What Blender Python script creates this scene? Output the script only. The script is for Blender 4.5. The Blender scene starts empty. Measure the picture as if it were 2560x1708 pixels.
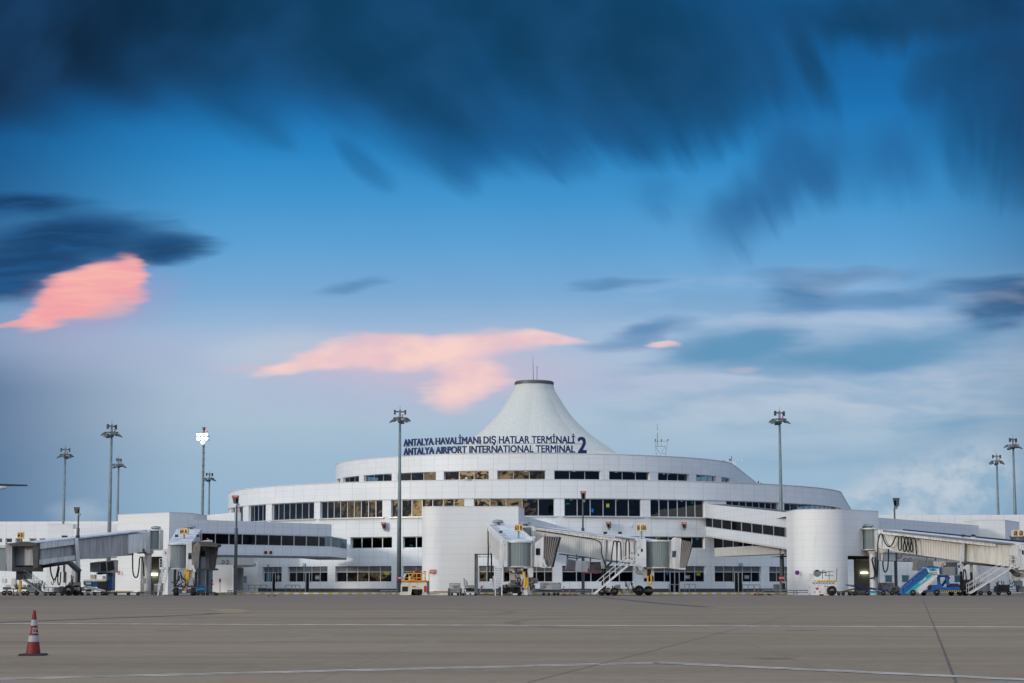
import bpy, math, random
from mathutils import Vector, Matrix
random.seed(7)
S = bpy.context.scene
COL = S.collection
R_ = math.radians

# ------------------------------------------------------------------ camera
F = 4978.0            # focal length measured in pixels of a 2560 px wide frame (70 mm on 36 mm)
PITCH = R_(6.93)
CH = 1.35
cp, sp = math.cos(PITCH), math.sin(PITCH)
cam = bpy.data.cameras.new('camera'); cam.lens = F/2560*36; cam.sensor_width = 36
cam.clip_start = 0.5; cam.clip_end = 6000
camo = bpy.data.objects.new('camera', cam); COL.objects.link(camo)
camo.location = (0, 0, CH); camo.rotation_euler = (R_(90)+PITCH, 0, 0)
S.camera = camo
S.view_settings.view_transform = 'Standard'; S.view_settings.look = 'None'
S.view_settings.exposure = 0; S.view_settings.gamma = 1
S.cycles.max_bounces = 6; S.cycles.transparent_max_bounces = 12
S.cycles.sample_clamp_indirect = 4

def ray(px, py):
    u = (px-1280)/F; v = (854-py)/F
    return u, cp - v*sp, sp + v*cp
def P(px, py, Y):
    x, y, z = ray(px, py)
    return Vector((x/y*Y, Y, CH + z/y*Y))
def G(px, py, z=0.0):
    x, y, zz = ray(px, py)
    t = (z-CH)/zz
    return Vector((x*t, y*t, z))
def Z(py, Y): return P(1280, py, Y).z
def X(px, Y, py=1440): return P(px, py, Y).x

# ------------------------------------------------------------------ world
W = bpy.data.worlds.new("World"); S.world = W; W.use_nodes = True
nt = W.node_tree; nt.nodes.clear()
def lin(c):
    return tuple(((v/255)/12.92 if v/255 <= .04045 else ((v/255+.055)/1.055)**2.4) for v in c) + (1,)
class NG:
    """small helper for shader node maths"""
    def __init__(s, tree): s.t = tree
    def n(s, typ, **kw):
        o = s.t.nodes.new(typ)
        for k, v in kw.items(): setattr(o, k, v)
        return o
    def put(s, sock, v):
        if isinstance(v, bpy.types.NodeSocket): s.t.links.new(v, sock)
        else: sock.default_value = v
    def m(s, op, a, b=None, c=None, clamp=False):
        o = s.n('ShaderNodeMath', operation=op, use_clamp=clamp)
        s.put(o.inputs[0], a)
        if b is not None: s.put(o.inputs[1], b)
        if c is not None: s.put(o.inputs[2], c)
        return o.outputs[0]
    def rng(s, v, a, b, c=0., d=1., smooth=True):
        o = s.n('ShaderNodeMapRange', interpolation_type='SMOOTHSTEP' if smooth else 'LINEAR')
        for i, q in enumerate((v, a, b, c, d)): s.put(o.inputs[i], q)
        return o.outputs[0]
    def mix(s, f, a, b, blend='MIX'):
        o = s.n('ShaderNodeMix', data_type='RGBA', blend_type=blend)
        s.put(o.inputs[0], f); s.put(o.inputs[6], a); s.put(o.inputs[7], b)
        return o.outputs[2]
    def comb(s, x, y, z):
        o = s.n('ShaderNodeCombineXYZ')
        for i, q in enumerate((x, y, z)): s.put(o.inputs[i], q)
        return o.outputs[0]
    def sep(s, v):
        o = s.n('ShaderNodeSeparateXYZ'); s.put(o.inputs[0], v); return o.outputs
    def noise(s, vec, scale, detail=3., rough=.5, dist=0.):
        o = s.n('ShaderNodeTexNoise'); s.put(o.inputs['Vector'], vec)
        o.inputs['Scale'].default_value = scale; o.inputs['Detail'].default_value = detail
        o.inputs['Roughness'].default_value = rough; o.inputs['Distortion'].default_value = dist
        return o.outputs[0]
    def ramp(s, f, stops, interp='LINEAR'):
        o = s.n('ShaderNodeValToRGB'); s.put(o.inputs[0], f); cr = o.color_ramp; cr.interpolation = interp
        while len(cr.elements) < len(stops): cr.elements.new(.5)
        for e, (p, c) in zip(cr.elements, stops): e.position = p; e.color = c
        return o.outputs[0]
SUN_AZ = R_(-52)   # where the light comes from: behind the camera, to the left
SUN_EL = R_(12)
g = NG(nt)
tc = g.n('ShaderNodeTexCoord')
dx, dy, dz = g.sep(tc.outputs['Generated'])
yy = g.m('MAXIMUM', dy, .08)
U = g.m('DIVIDE', dx, yy); V = g.m('DIVIDE', dz, yy)
def UV(px, py):
    x, y, z = ray(px, py); return x/y, z/y
# slow bending of every cloud edge, long and thin like drifting cloud
n1 = g.noise(g.comb(g.m('MULTIPLY', U, 9), g.m('MULTIPLY', V, 26), 0.), 1.6, 3., .55)
n2 = g.noise(g.comb(g.m('MULTIPLY', U, 7), g.m('MULTIPLY', V, 20), 3.), 1.9, 3., .5)
n3 = g.noise(g.comb(g.m('MULTIPLY', U, 12), g.m('MULTIPLY', V, 130), 7.), 1.5, 3., .5)
Uw = g.m('ADD', U, g.m('MULTIPLY', g.m('SUBTRACT', n1, .5), .040))
Uw = g.m('ADD', Uw, g.m('MULTIPLY', g.m('SUBTRACT', n3, .5), .020))
Vw = g.m('ADD', V, g.m('MULTIPLY', g.m('SUBTRACT', n2, .5), .017))
low = (Uw, Vw)
# drift direction: clouds stream away from a point on the horizon (lower right)
vu, vv = UV(2420, 1600)
du, dv = g.m('SUBTRACT', U, vu), g.m('SUBTRACT', V, vv)
ang = g.m('ARCTAN2', dv, du)
rad = g.m('SQRT', g.m('ADD', g.m('MULTIPLY', du, du), g.m('MULTIPLY', dv, dv)))
st = g.noise(g.comb(g.m('MULTIPLY', ang, 5.5), g.m('MULTIPLY', rad, 6.5), 1.), 1.5, 2.5, .5)
st2 = g.noise(g.comb(g.m('MULTIPLY', ang, 16), g.m('MULTIPLY', rad, 5.), 5.), 1.5, 2., .5)
st3 = g.noise(g.comb(g.m('MULTIPLY', ang, 5), g.m('MULTIPLY', rad, 12.), 2.), 1.5, 3., .5)
sw = g.m('SUBTRACT', st, .5)
# displace along the drift only
dsp = g.m('ADD', g.m('MULTIPLY', sw, .06), g.m('MULTIPLY', g.m('SUBTRACT', st2, .5), .012))
hu = g.m('ADD', U, g.m('MULTIPLY', g.m('DIVIDE', du, rad), dsp))
hv = g.m('ADD', V, g.m('MULTIPLY', g.m('DIVIDE', dv, rad), dsp))
high = (hu, hv)
LAST = [0.]   # each blob waits for the one before it, which keeps the shader small enough to run
def blob(vec, px, py, rx, ry, rot=0., k=1., soft=1.):
    u0, v0 = UV(px, py)
    mp = g.n('ShaderNodeMapping', vector_type='TEXTURE')
    mp.inputs['Location'].default_value = (u0, v0, 0)
    mp.inputs['Rotation'].default_value = (0, 0, rot)
    mp.inputs['Scale'].default_value = (rx/F*1.0, ry/F*1.0, 1e7)
    g.put(mp.inputs[0], g.comb(vec[0], vec[1], LAST[0]))
    l = g.n('ShaderNodeVectorMath', operation='LENGTH'); g.put(l.inputs[0], mp.outputs[0])
    LAST[0] = g.rng(l.outputs['Value'], 1.15, 1.15-soft, 0., k); return LAST[0]
def union(lst):
    a = lst[0]
    for b in lst[1:]: a = g.m('SUBTRACT', g.m('ADD', a, b), g.m('MULTIPLY', a, b))
    LAST[0] = a; return a
def v_of(py): return UV(1280, py)[1]
def rp(py): return v_of(py)/.32
cols = [(rp(1459), (156, 186, 207)), (rp(1300), (151, 184, 209)), (rp(1150), (160, 188, 211)), (rp(1050), (174, 195, 214)),
        (rp(950), (176, 195, 217)), (rp(840), (166, 190, 219)), (rp(740), (128, 174, 216)), (rp(620), (96, 164, 215)),
        (rp(500), (66, 151, 209)), (rp(380), (38, 135, 198)), (rp(250), (18, 112, 178)), (rp(60), (12, 92, 152))]
base = g.ramp(g.m('DIVIDE', V, .32), [(p, lin(c)) for p, c in cols])
# far left and right: darker cloud, with edge falloff put into the colour
c = base
lefty = g.rng(U, UV(620, 0)[0], UV(-250, 0)[0]); righty = g.rng(U, UV(2150, 0)[0], UV(2950, 0)[0])
c = g.mix(g.m('MULTIPLY', lefty, .95), c, lin((48, 88, 138)), 'MIX') if False else c
lowm = g.rng(V, v_of(700), v_of(1000))
c = g.mix(g.m('MULTIPLY', g.m('MULTIPLY', lefty, lowm), .95), c, lin((50, 88, 136)))
c = g.mix(g.m('MULTIPLY', g.m('MULTIPLY', righty, g.rng(V, v_of(500), v_of(800))), .70), c, lin((58, 102, 142)))
him = g.rng(V, v_of(900), v_of(500))
c = g.mix(g.m('MULTIPLY', g.m('MULTIPLY', g.m('MAXIMUM', lefty, righty), him), .85), c, lin((0, 62, 116)))
# mauve and pale veils
veil = union([blob(low, 300, 880, 420, 90, 0, .28), blob(low, 1000, 960, 620, 110, 0, .35), blob(low, 1500, 960, 500, 60, 0, .30)])
c = g.mix(veil, c, lin((186, 184, 214)))
pale = union([blob(low, 700, 880, 260, 70, 0, .55), blob(low, 2300, 1230, 260, 110, .5, .55), blob(low, 2250, 1000, 360, 60, .1, .35),
              blob(low, 2150, 800, 420, 40, 0, .30), blob(low, 1900, 1010, 400, 50, .05, .35), blob(low, 210, 1280, 90, 30, 0, .25)])
c = g.mix(pale, c, lin((196, 206, 220)))
# low slate clouds
slate = union([blob(low, 50, 510, 210, 42, 0, 1., 1.05), blob(low, 190, 595, 330, 90, .05, 1., 1.05), blob(low, 40, 660, 330, 95, .1, 1., 1.05),
               blob(low, 420, 625, 180, 55, .05, .95, 1.05), blob(low, 20, 720, 190, 70, 0, .85, 1.05), blob(low, 880, 715, 150, 26, .25, .55, 1.05),
               blob(low, 1520, 715, 170, 24, .12, .6, 1.05), blob(low, 2010, 740, 160, 70, 0, .8, 1.05), blob(low, 2100, 690, 330, 32, 0, .65, 1.05),
               blob(low, 2230, 748, 220, 34, .08, .7, 1.05), blob(low, 2510, 770, 210, 85, .2, 1., 1.05), blob(low, 2450, 712, 150, 30, .1, .75, 1.05),
               blob(low, 1640, 822, 170, 28, .18, .7, 1.05), blob(low, 1560, 862, 150, 24, .1, .55, 1.05)])
lumpR = g.noise(g.comb(g.m('MULTIPLY', Uw, 13), g.m('MULTIPLY', Vw, 62), 31.), 1.3, 3., .5)
wisp = g.noise(g.comb(g.m('MULTIPLY', Uw, 16), g.m('MULTIPLY', Vw, 120), 11.), 1.4, 4., .55)
slR = g.m('MULTIPLY', g.rng(U, UV(500, 0)[0], UV(800, 0)[0]), g.rng(U, UV(2560, 0)[0], UV(2250, 0)[0]))
slate = g.m('MULTIPLY', g.rng(g.m('ADD', slate, g.m('MULTIPLY', g.m('SUBTRACT', wisp, .5), .75)), .0, 1.0), g.rng(slate, .0, .3))
c = g.mix(slate, c, g.mix(g.rng(wisp, .3, .7), g.mix(slR, lin((12, 60, 104)), lin((56, 110, 160))), g.mix(slR, lin((30, 86, 138)), lin((92, 142, 188)))))
lay = g.m('MULTIPLY', g.rng(U, UV(1350, 0)[0], UV(1750, 0)[0]), g.m('MULTIPLY', g.rng(V, v_of(1200), v_of(1000)), g.rng(V, v_of(620), v_of(760))))
c = g.mix(g.m('MULTIPLY', lay, g.rng(lumpR, .42, .70, 0., .45)), c, lin((118, 162, 200)))
c = g.mix(g.m('MULTIPLY', lay, g.rng(lumpR, .55, .32, 0., .30)), c, lin((186, 200, 222)))
haze = union([blob(low, 1840, 870, 310, 85, .15, .95), blob(low, 2220, 885, 400, 75, .12, .90), blob(low, 1950, 920, 200, 40, .1, .4),
              blob(low, 2350, 1090, 250, 90, .1, .45), blob(low, 2000, 1150, 350, 70, 0, .3)])
c = g.mix(g.rng(g.m('ADD', haze, g.m('MULTIPLY', g.m('SUBTRACT', lumpR, .5), .5)), .05, 1.), c, lin((100, 152, 190)))
# heaped pale cloud low on the right, and a little one at the left
cn = g.noise(g.comb(g.m('MULTIPLY', U, 40), g.m('MULTIPLY', V, 55), 9.), 1.3, 5., .6)
cu = (g.m('ADD', U, g.m('MULTIPLY', g.m('SUBTRACT', cn, .5), .030)), g.m('ADD', V, g.m('MULTIPLY', g.m('SUBTRACT', cn, .5), .022)))
heap = union([blob(cu, 2330, 1235, 210, 105, 0, .72, .6), blob(cu, 2180, 1270, 140, 70, 0, .66, .65), blob(cu, 2450, 1180, 130, 90, 0, .66, .65), blob(cu, 210, 1290, 60, 34, 0, .22, .6)])
c = g.mix(heap, c, g.mix(g.rng(cn, .35, .66), lin((146, 178, 204)), lin((194, 206, 219))))
# pink lit clouds
pk1 = union([blob(low, 255, 705, 150, 58, .22, 1, .6), blob(low, 150, 770, 150, 48, .30, 1, .65), blob(low, 325, 700, 70, 75, 0, .95, .7),
             blob(low, 230, 760, 190, 60, .15, .7, .9), blob(low, 20, 812, 110, 12, .12, .8, .9)])
c = g.mix(blob(low, 240, 760, 260, 100, .2, .35), c, lin((196, 150, 190)))
pk1 = g.m('MULTIPLY', g.rng(g.m('ADD', pk1, g.m('MULTIPLY', g.m('SUBTRACT', wisp, .5), .45)), .0, 1.15), g.rng(pk1, 0., .4))
c = g.mix(pk1, c, g.mix(g.rng(wisp, .35, .7), lin((253, 168, 168)), lin((255, 186, 176))))
pk2 = union([blob(low, 1120, 862, 330, 38, .02, 1, .75), blob(low, 800, 905, 210, 36, .16, .95, .8), blob(low, 1000, 880, 200, 48, .05, .9, .8),
             blob(low, 1340, 850, 130, 20, -.05, .9, .7), blob(low, 1170, 930, 120, 75, 0, .95, .9), blob(low, 950, 895, 260, 60, .05, .6, 1.), blob(low, 1660, 854, 62, 13, .05, .85, .8),
             blob(low, 1150, 985, 110, 60, 0, .6, 1.), blob(low, 980, 860, 170, 40, 0, .8, .9), blob(low, 1880, 930, 70, 20, .2, .45, 1.)])
c = g.mix(blob(low, 1080, 910, 460, 100, 0, .5), c, lin((214, 192, 210)))
c = g.mix(blob(low, 720, 915, 260, 18, .05, .4), c, lin((222, 190, 200)))
lump = g.noise(g.comb(g.m('MULTIPLY', U, 22), g.m('MULTIPLY', V, 45), 21.), 1.3, 3., .5)
pk2 = g.m('MULTIPLY', g.rng(g.m('ADD', pk2, g.m('ADD', g.m('MULTIPLY', g.m('SUBTRACT', wisp, .5), .3), g.m('MULTIPLY', g.m('SUBTRACT', lump, .5), .9))), -.02, 1.12), g.rng(pk2, 0., .4))
c = g.mix(g.m('MULTIPLY', pk2, .93), c, g.mix(g.rng(lump, .35, .65), lin((240, 200, 206)), lin((255, 216, 206))))
# high dark streaming clouds
dark = union([blob(high, 250, 0, 1200, 370, -.02, 1., .75), blob(high, -100, 60, 700, 330, 0, .9, .8), blob(high, 1150, 60, 1050, 350, -.08, .93, .8), blob(high, 1290, 290, 480, 190, 0., .85, .95), blob(high, 1640, 260, 220, 170, 0., .6, .95),
              blob(high, 1000, 190, 420, 110, -.25, .55, .9), 
              blob(high, 2030, 160, 42, 180, .42, .60, .95), blob(high, 1890, 210, 110, 170, .45, .58, .95),
              blob(high, 2300, 20, 420, 110, 0, .8, .9), blob(high, 2500, 240, 260, 280, 0, .75, .95), blob(high, 2330, 190, 110, 90, 0, .4, .95),
              blob(high, 920, 425, 90, 42, -.7, .42, .95), blob(high, 1130, 400, 120, 70, -.7, .4, .95)])
tone = g.mix(g.rng(g.m('ADD', V, g.m('MULTIPLY', sw, .12)), v_of(430), v_of(60)), lin((16, 90, 144)), lin((0, 60, 96)))
tone = g.mix(g.rng(U, UV(1000, 0)[0], UV(-150, 0)[0]), tone, lin((0, 16, 40)))
tone = g.mix(g.m('MULTIPLY', g.rng(U, UV(2250, 0)[0], UV(2650, 0)[0]), .8), tone, lin((2, 34, 66)))
soft = union([blob(high, 2010, 420, 210, 190, .35, .80, 1.05), blob(high, 1860, 540, 170, 150, .3, .70, 1.05), blob(high, 2240, 400, 120, 180, .15, .62, 1.05), blob(high, 1640, 480, 110, 110, .4, .3, 1.05)])
soft = g.m('MULTIPLY', g.rng(g.m('ADD', soft, g.m('ADD', g.m('MULTIPLY', sw, .5), g.m('MULTIPLY', g.m('SUBTRACT', st2, .5), .25))), -.05, 1.05), g.rng(soft, 0., .25))
c = g.mix(g.m('MULTIPLY', soft, .9), c, lin((30, 92, 148)))
darkf = dark
dark = g.m('ADD', dark, g.m('ADD', g.m('MULTIPLY', sw, .36), g.m('ADD', g.m('MULTIPLY', g.m('SUBTRACT', st2, .5), .22), g.m('MULTIPLY', g.m('SUBTRACT', st3, .5), .35))))
dark = g.m('MULTIPLY', g.rng(dark, -.12, .98), g.rng(darkf, .0, .22))
c = g.mix(dark, c, g.mix(g.rng(st3, .3, .75, 0., .35), tone, lin((34, 92, 146))))
# fine brightness wander
c = g.mix(.10, c, g.mix(st, (0, .05, .12, 1), (.55, .75, .95, 1)), 'SOFT_LIGHT')
# the rest of the sky dome: behind the camera the west still glows
el = g.m('ARCSINE', dz)
az = g.m('ARCTAN2', dx, g.m('MULTIPLY', dy, -1))      # 0 straight behind the camera, negative to the left
daz = g.m('SUBTRACT', az, R_(-36))
wob = g.noise(g.comb(g.m('MULTIPLY', az, 9), g.m('MULTIPLY', el, 30), 0.), 1.4, 3., .55)
glow = g.m('MULTIPLY', g.rng(g.m('ABSOLUTE', daz), R_(46), R_(8)), g.rng(el, R_(15), R_(1)))
glow = g.m('MULTIPLY', glow, g.rng(wob, .46, .56))
hi = g.mix(g.rng(dz, .10, .55), lin((120, 140, 170)), (1.62, 1.78, 1.92, 1))  # unseen rear sky brightened with height to light the walls
hi = g.mix(g.rng(az, R_(-90), R_(60)), hi, g.mix(g.rng(dz, .10, .6), lin((52, 80, 124)), (.80, 1.05, 1.45, 1)))
rear = g.mix(glow, hi, (5.4, 3.7, 1.8, 1))
front = g.rng(dy, .02, .45)
sky = g.mix(front, rear, c)
# unseen sky overhead: a pale grey, raised in brightness to light the scene
sky = g.mix(g.m('MULTIPLY', g.rng(dz, .42, .85), 1.), sky, (.90, 1.0, 1.12, 1))
nish = g.n('ShaderNodeTexSky', sky_type='NISHITA', sun_disc=False)
nish.sun_elevation = SUN_EL; nish.sun_rotation = math.pi - SUN_AZ if False else math.pi + SUN_AZ*-1
bg1 = g.n('ShaderNodeBackground'); g.put(bg1.inputs[0], sky); bg1.inputs[1].default_value = 1.0
bg2 = g.n('ShaderNodeBackground'); g.put(bg2.inputs[0], nish.outputs[0]); bg2.inputs[1].default_value = 0.05
nmix = g.n('ShaderNodeMixShader'); nmix.inputs[0].default_value = .06
nt.links.new(bg1.outputs[0], nmix.inputs[1]); nt.links.new(bg2.outputs[0], nmix.inputs[2])
wo = g.n('ShaderNodeOutputWorld'); nt.links.new(nmix.outputs[0], wo.inputs[0])
W.cycles.sampling_method = 'MANUAL'; W.cycles.sample_map_resolution = 1024

sun = bpy.data.lights.new('sun', 'SUN'); sun.energy = 1.15; sun.angle = R_(7); sun.color = (1, .94, .84)
suno = bpy.data.objects.new('sun', sun); COL.objects.link(suno)
sdir = Vector((math.sin(SUN_AZ)*math.cos(SUN_EL), -math.cos(SUN_AZ)*math.cos(SUN_EL), math.sin(SUN_EL)))
suno.rotation_euler = (-sdir).to_track_quat('-Z', 'Y').to_euler()

# ------------------------------------------------------------------ materials
M = {}
def newmat(name):
    m = bpy.data.materials.new(name); m.use_nodes = True; M[name] = m
    t = m.node_tree; t.nodes.clear()
    gg = NG(t); out = gg.n('ShaderNodeOutputMaterial'); b = gg.n('ShaderNodeBsdfPrincipled')
    t.links.new(b.outputs[0], out.inputs[0]); return m, gg, b, out
def plain(name, col, rough=.5, metal=0., vary=.12, scale=1.5, spec=.5, streak=False, dirt=None):
    m, gg, b, out = newmat(name)
    t = gg.n('ShaderNodeTexCoord')
    vec = t.outputs['Object']
    if streak:
        mp = gg.n('ShaderNodeMapping'); mp.inputs['Scale'].default_value = (3, 3, .35); gg.put(mp.inputs[0], vec); vec = mp.outputs[0]
    n = gg.noise(vec, scale, 5., .6)
    dk = tuple(v*(1-vary*2) for v in col) + (1,)
    if dirt: dk = tuple(dirt) + (1,)
    gg.put(b.inputs['Base Color'], gg.mix(gg.rng(n, .35, .72), col + (1,), dk))
    b.inputs['Roughness'].default_value = rough; b.inputs['Metallic'].default_value = metal
    b.inputs['Specular IOR Level'].default_value = spec
    return m
def panel(name, du, dv, col, joint=(.40, .42, .44), jw=.032, rough=.42, vary=.045, dirty=0.):
    """metal cladding: joints and a slight tone per panel, from the wall's own running metres"""
    m, gg, b, out = newmat(name)
    uv = gg.n('ShaderNodeUVMap'); u, v, _ = gg.sep(uv.outputs[0])
    uu = gg.m('DIVIDE', u, du); vv_ = gg.m('DIVIDE', v, dv)
    fu = gg.m('FRACT', uu); fv = gg.m('FRACT', vv_)
    ju = gg.m('LESS_THAN', fu, jw/du); jv = gg.m('LESS_THAN', fv, jw*.8/dv)
    j = gg.m('MAXIMUM', gg.m('MULTIPLY', ju, 1.), gg.m('MULTIPLY', jv, .55))
    wn = gg.n('ShaderNodeTexWhiteNoise', noise_dimensions='2D')
    gg.put(wn.inputs['Vector'], gg.comb(gg.m('FLOOR', uu), gg.m('FLOOR', vv_), 0.))
    c1 = gg.mix(wn.outputs[0], tuple(x*(1-vary) for x in col)+(1,), tuple(col)+(1,))
    t = gg.n('ShaderNodeTexCoord')
    n = gg.noise(gg.comb(gg.m('MULTIPLY', u, 1.3), gg.m('MULTIPLY', v, .22), 0.), 1., 4., .6)
    c1 = gg.mix(gg.rng(n, .50, .88, 0., .26+dirty), c1, (.42, .41, .37, 1))
    gg.put(b.inputs['Base Color'], gg.mix(j, c1, tuple(joint)+(1,)))
    b.inputs['Roughness'].default_value = rough
    bm_ = gg.n('ShaderNodeBump'); bm_.inputs['Strength'].default_value = .12; bm_.inputs['Distance'].default_value = .05
    gg.put(bm_.inputs['Height'], gg.m('ADD', gg.m('SUBTRACT', 1., j), gg.m('MULTIPLY', gg.noise(gg.comb(u, v, 0.), .9, 2.), .35)))
    gg.put(b.inputs['Normal'], bm_.outputs[0])
    return m
panel('cladding', 2.4, .83, (.81, .84, .865))
panel('cladding_fine', 2.2, .42, (.80, .80, .79), joint=(.55, .55, .54), jw=.02, vary=.02)
panel('cladding_tower', 60, .80, (.79, .80, .80), joint=(.50, .49, .47), jw=.03, vary=.02, rough=.62)
panel('cladding_link', 1.66, .86, (.76, .79, .83), jw=.04, vary=.03)
panel('cladding_beige', 2.4, 1.2, (.62, .60, .55), jw=.04, dirty=.2)
plain('trim', (.70, .71, .72), .35, 0, .05)
plain('plinth', (.07, .075, .09), .6)
plain('pavement', (.20, .19, .18), .9)
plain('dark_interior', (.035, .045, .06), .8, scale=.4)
plain('slab', (.10, .10, .11), .8)
plain('alu_frame', (.62, .64, .66), .35, .3, .05)
plain('bridge_white', (.74, .75, .77), .42, 0, .1, 1.1, streak=True, dirt=(.50, .49, .46))
plain('bridge_side', (.42, .42, .43), .6, 0, .2, .9, streak=True, dirt=(.25, .245, .25))  # greyed down so the colour itself carries the dim left edge
plain('bridge_cream', (.66, .64, .58), .6, 0, .2, .9, streak=True, dirt=(.44, .41, .35))
plain('bridge_roof', (.62, .65, .72), .5, 0, .12, .7, dirt=(.42, .46, .53))
plain('rubber', (.015, .015, .017), .75)
plain('black_metal', (.025, .025, .028), .5)
plain('canopy_hoop', (.27, .25, .23), .7)
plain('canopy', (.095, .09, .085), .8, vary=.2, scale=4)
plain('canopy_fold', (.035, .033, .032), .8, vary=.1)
plain('sign_red_dull', (.16, .015, .02), .6)
plain('steel', (.28, .33, .35), .45, .5)
plain('mast_grey', (.20, .25, .27), .5, .3)
plain('dark_steel', (.10, .115, .125), .5, .3)
plain('galv', (.30, .32, .33), .4, .6)
plain('white_paint', (.78, .78, .78), .35, 0, .08, dirt=(.55, .54, .52))
plain('cream_paint', (.74, .72, .60), .4, 0, .1, dirt=(.50, .47, .38))
plain('yellow', (.80, .46, .03), .5)
plain('orange', (.80, .30, .02), .5)
plain('kerb_yellow', (.62, .44, .05), .7)
plain('kerb_white', (.66, .66, .64), .7)
plain('red', (.62, .02, .03), .45)
plain('maroon', (.22, .01, .04), .8, scale=5)
plain('blue_paint', (.008, .115, .36), .45, 0, .2, dirt=(.02, .07, .18))
plain('bogie_shade_paint', (.34, .33, .28), .6, 0, .2, 4, dirt=(.10, .095, .085))  # bogie paint darkened to stand for the shade under the bridges
plain('turquoise', (.02, .38, .48), .5)
plain('navy', (.006, .018, .12), .6, vary=.05)
plain('sign_face', (.86, .55, .20), .5, vary=.02)
plain('sign_black', (.02, .015, .015), .6, vary=.0)
plain('cone_red', (.20, .006, .005), .6, scale=8, dirt=(.12, .012, .012))  # red darkened to carry the dim picture corner, with scuffed dirt
plain('cone_white', (.32, .33, .36), .5, scale=14, dirt=(.35, .35, .36))  # white lowered in colour for the same dim corner
plain('blue_sign', (.01, .20, .55), .4)
plain('white_letter', (.80, .80, .80), .4, vary=0)
plain('red_letter', (.65, .02, .03), .4, vary=0)
plain('blue_letter', (.02, .06, .42), .4, vary=0)
plain('silver_box', (.36, .36, .35), .35, .5)
plain('louvre', (.22, .23, .25), .4, .3)
plain('grey_wall', (.33, .33, .31), .7)
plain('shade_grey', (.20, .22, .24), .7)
def corrug(name, col, freq, rough=.45):
    m, gg, b, out = newmat(name)
    uv = gg.n('ShaderNodeUVMap'); u, v, _ = gg.sep(uv.outputs[0])
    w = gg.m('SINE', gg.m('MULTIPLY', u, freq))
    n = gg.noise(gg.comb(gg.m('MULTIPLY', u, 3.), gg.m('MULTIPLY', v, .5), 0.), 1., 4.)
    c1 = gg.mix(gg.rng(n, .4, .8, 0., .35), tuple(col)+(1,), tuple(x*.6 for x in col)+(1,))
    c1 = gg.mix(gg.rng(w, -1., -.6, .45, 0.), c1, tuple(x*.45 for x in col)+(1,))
    gg.put(b.inputs['Base Color'], c1)
    b.inputs['Roughness'].default_value = rough
    bb = gg.n('ShaderNodeBump'); bb.inputs['Strength'].default_value = .6; bb.inputs['Distance'].default_value = .04
    gg.put(bb.inputs['Height'], w); gg.put(b.inputs['Normal'], bb.outputs[0])
corrug('shutter', (.235, .285, .285), 38)
corrug('tunnel_ribs', (.60, .60, .585), 16)
corrug('tunnel_ribs_cream', (.62, .60, .54), 16)
# glass: partly see-through with a coated reflection
def glassmat(name, tint, refl, wob=.02):
    m, gg, b, out = newmat(name); t = m.node_tree; t.nodes.remove(b)
    tr = gg.n('ShaderNodeBsdfTransparent'); tr.inputs[0].default_value = tuple(tint)+(1,)
    gl = gg.n('ShaderNodeBsdfGlossy'); gl.inputs['Roughness'].default_value = .03
    gl.inputs[0].default_value = (.92, .97, 1, 1)
    fr = gg.n('ShaderNodeFresnel'); fr.inputs[0].default_value = refl
    geo = gg.n('ShaderNodeTexCoord')
    nz = gg.noise(geo.outputs['Object'], .32, 2., .5)
    bb = gg.n('ShaderNodeBump'); bb.inputs['Strength'].default_value = wob*10; bb.inputs['Distance'].default_value = .25
    gg.put(bb.inputs['Height'], nz); gg.put(gl.inputs['Normal'], bb.outputs[0])
    mx = gg.n('ShaderNodeMixShader'); gg.put(mx.inputs[0], gg.m('MINIMUM', fr.outputs[0], .11 if refl > 1.5 else .045))
    t.links.new(tr.outputs[0], mx.inputs[1]); t.links.new(gl.outputs[0], mx.inputs[2]); t.links.new(mx.outputs[0], out.inputs[0])
glassmat('glass', (.26, .33, .38), 1.75)
glassmat('glass_dark', (.10, .14, .17), 1.38)
def emis(name, col, s):
    m, gg, b, out = newmat(name); b.inputs['Base Color'].default_value = tuple(col)+(1,)
    b.inputs['Emission Color'].default_value = tuple(col)+(1,); b.inputs['Emission Strength'].default_value = s
emis('lamp_lit', (1, .97, .88), 7); emis('tube_lit', (1, 1, .72), 5); emis('ceiling_lamp', (1, .9, .7), 1.6)
emis('led_red', (1, .13, .01), 1.1); emis('screen_blue', (.02, .35, 1), .9); emis('screen_yellow', (1, .85, .03), .9)
emis('beacon_red', (.9, .02, .02), .8)
emis('screen_green', (.05, .8, .5), .5)
# tent fabric with radial seams
m, gg, b, out = newmat('tent_fabric')
uv = gg.n('ShaderNodeUVMap'); u, v, _ = gg.sep(uv.outputs[0])
seam = gg.m('LESS_THAN', gg.m('FRACT', gg.m('MULTIPLY', u, 96.)), .07)
n = gg.noise(gg.comb(gg.m('MULTIPLY', u, 90), gg.m('MULTIPLY', v, 2.), 0.), 1., 4.)
c1 = gg.mix(gg.rng(n, .35, .8, 0., .6), (.55, .575, .56, 1), (.45, .47, .46, 1))
gg.put(b.inputs['Base Color'], gg.mix(gg.m('MULTIPLY', seam, .5), c1, (.34, .34, .32, 1)))
b.inputs['Roughness'].default_value = .7
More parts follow.
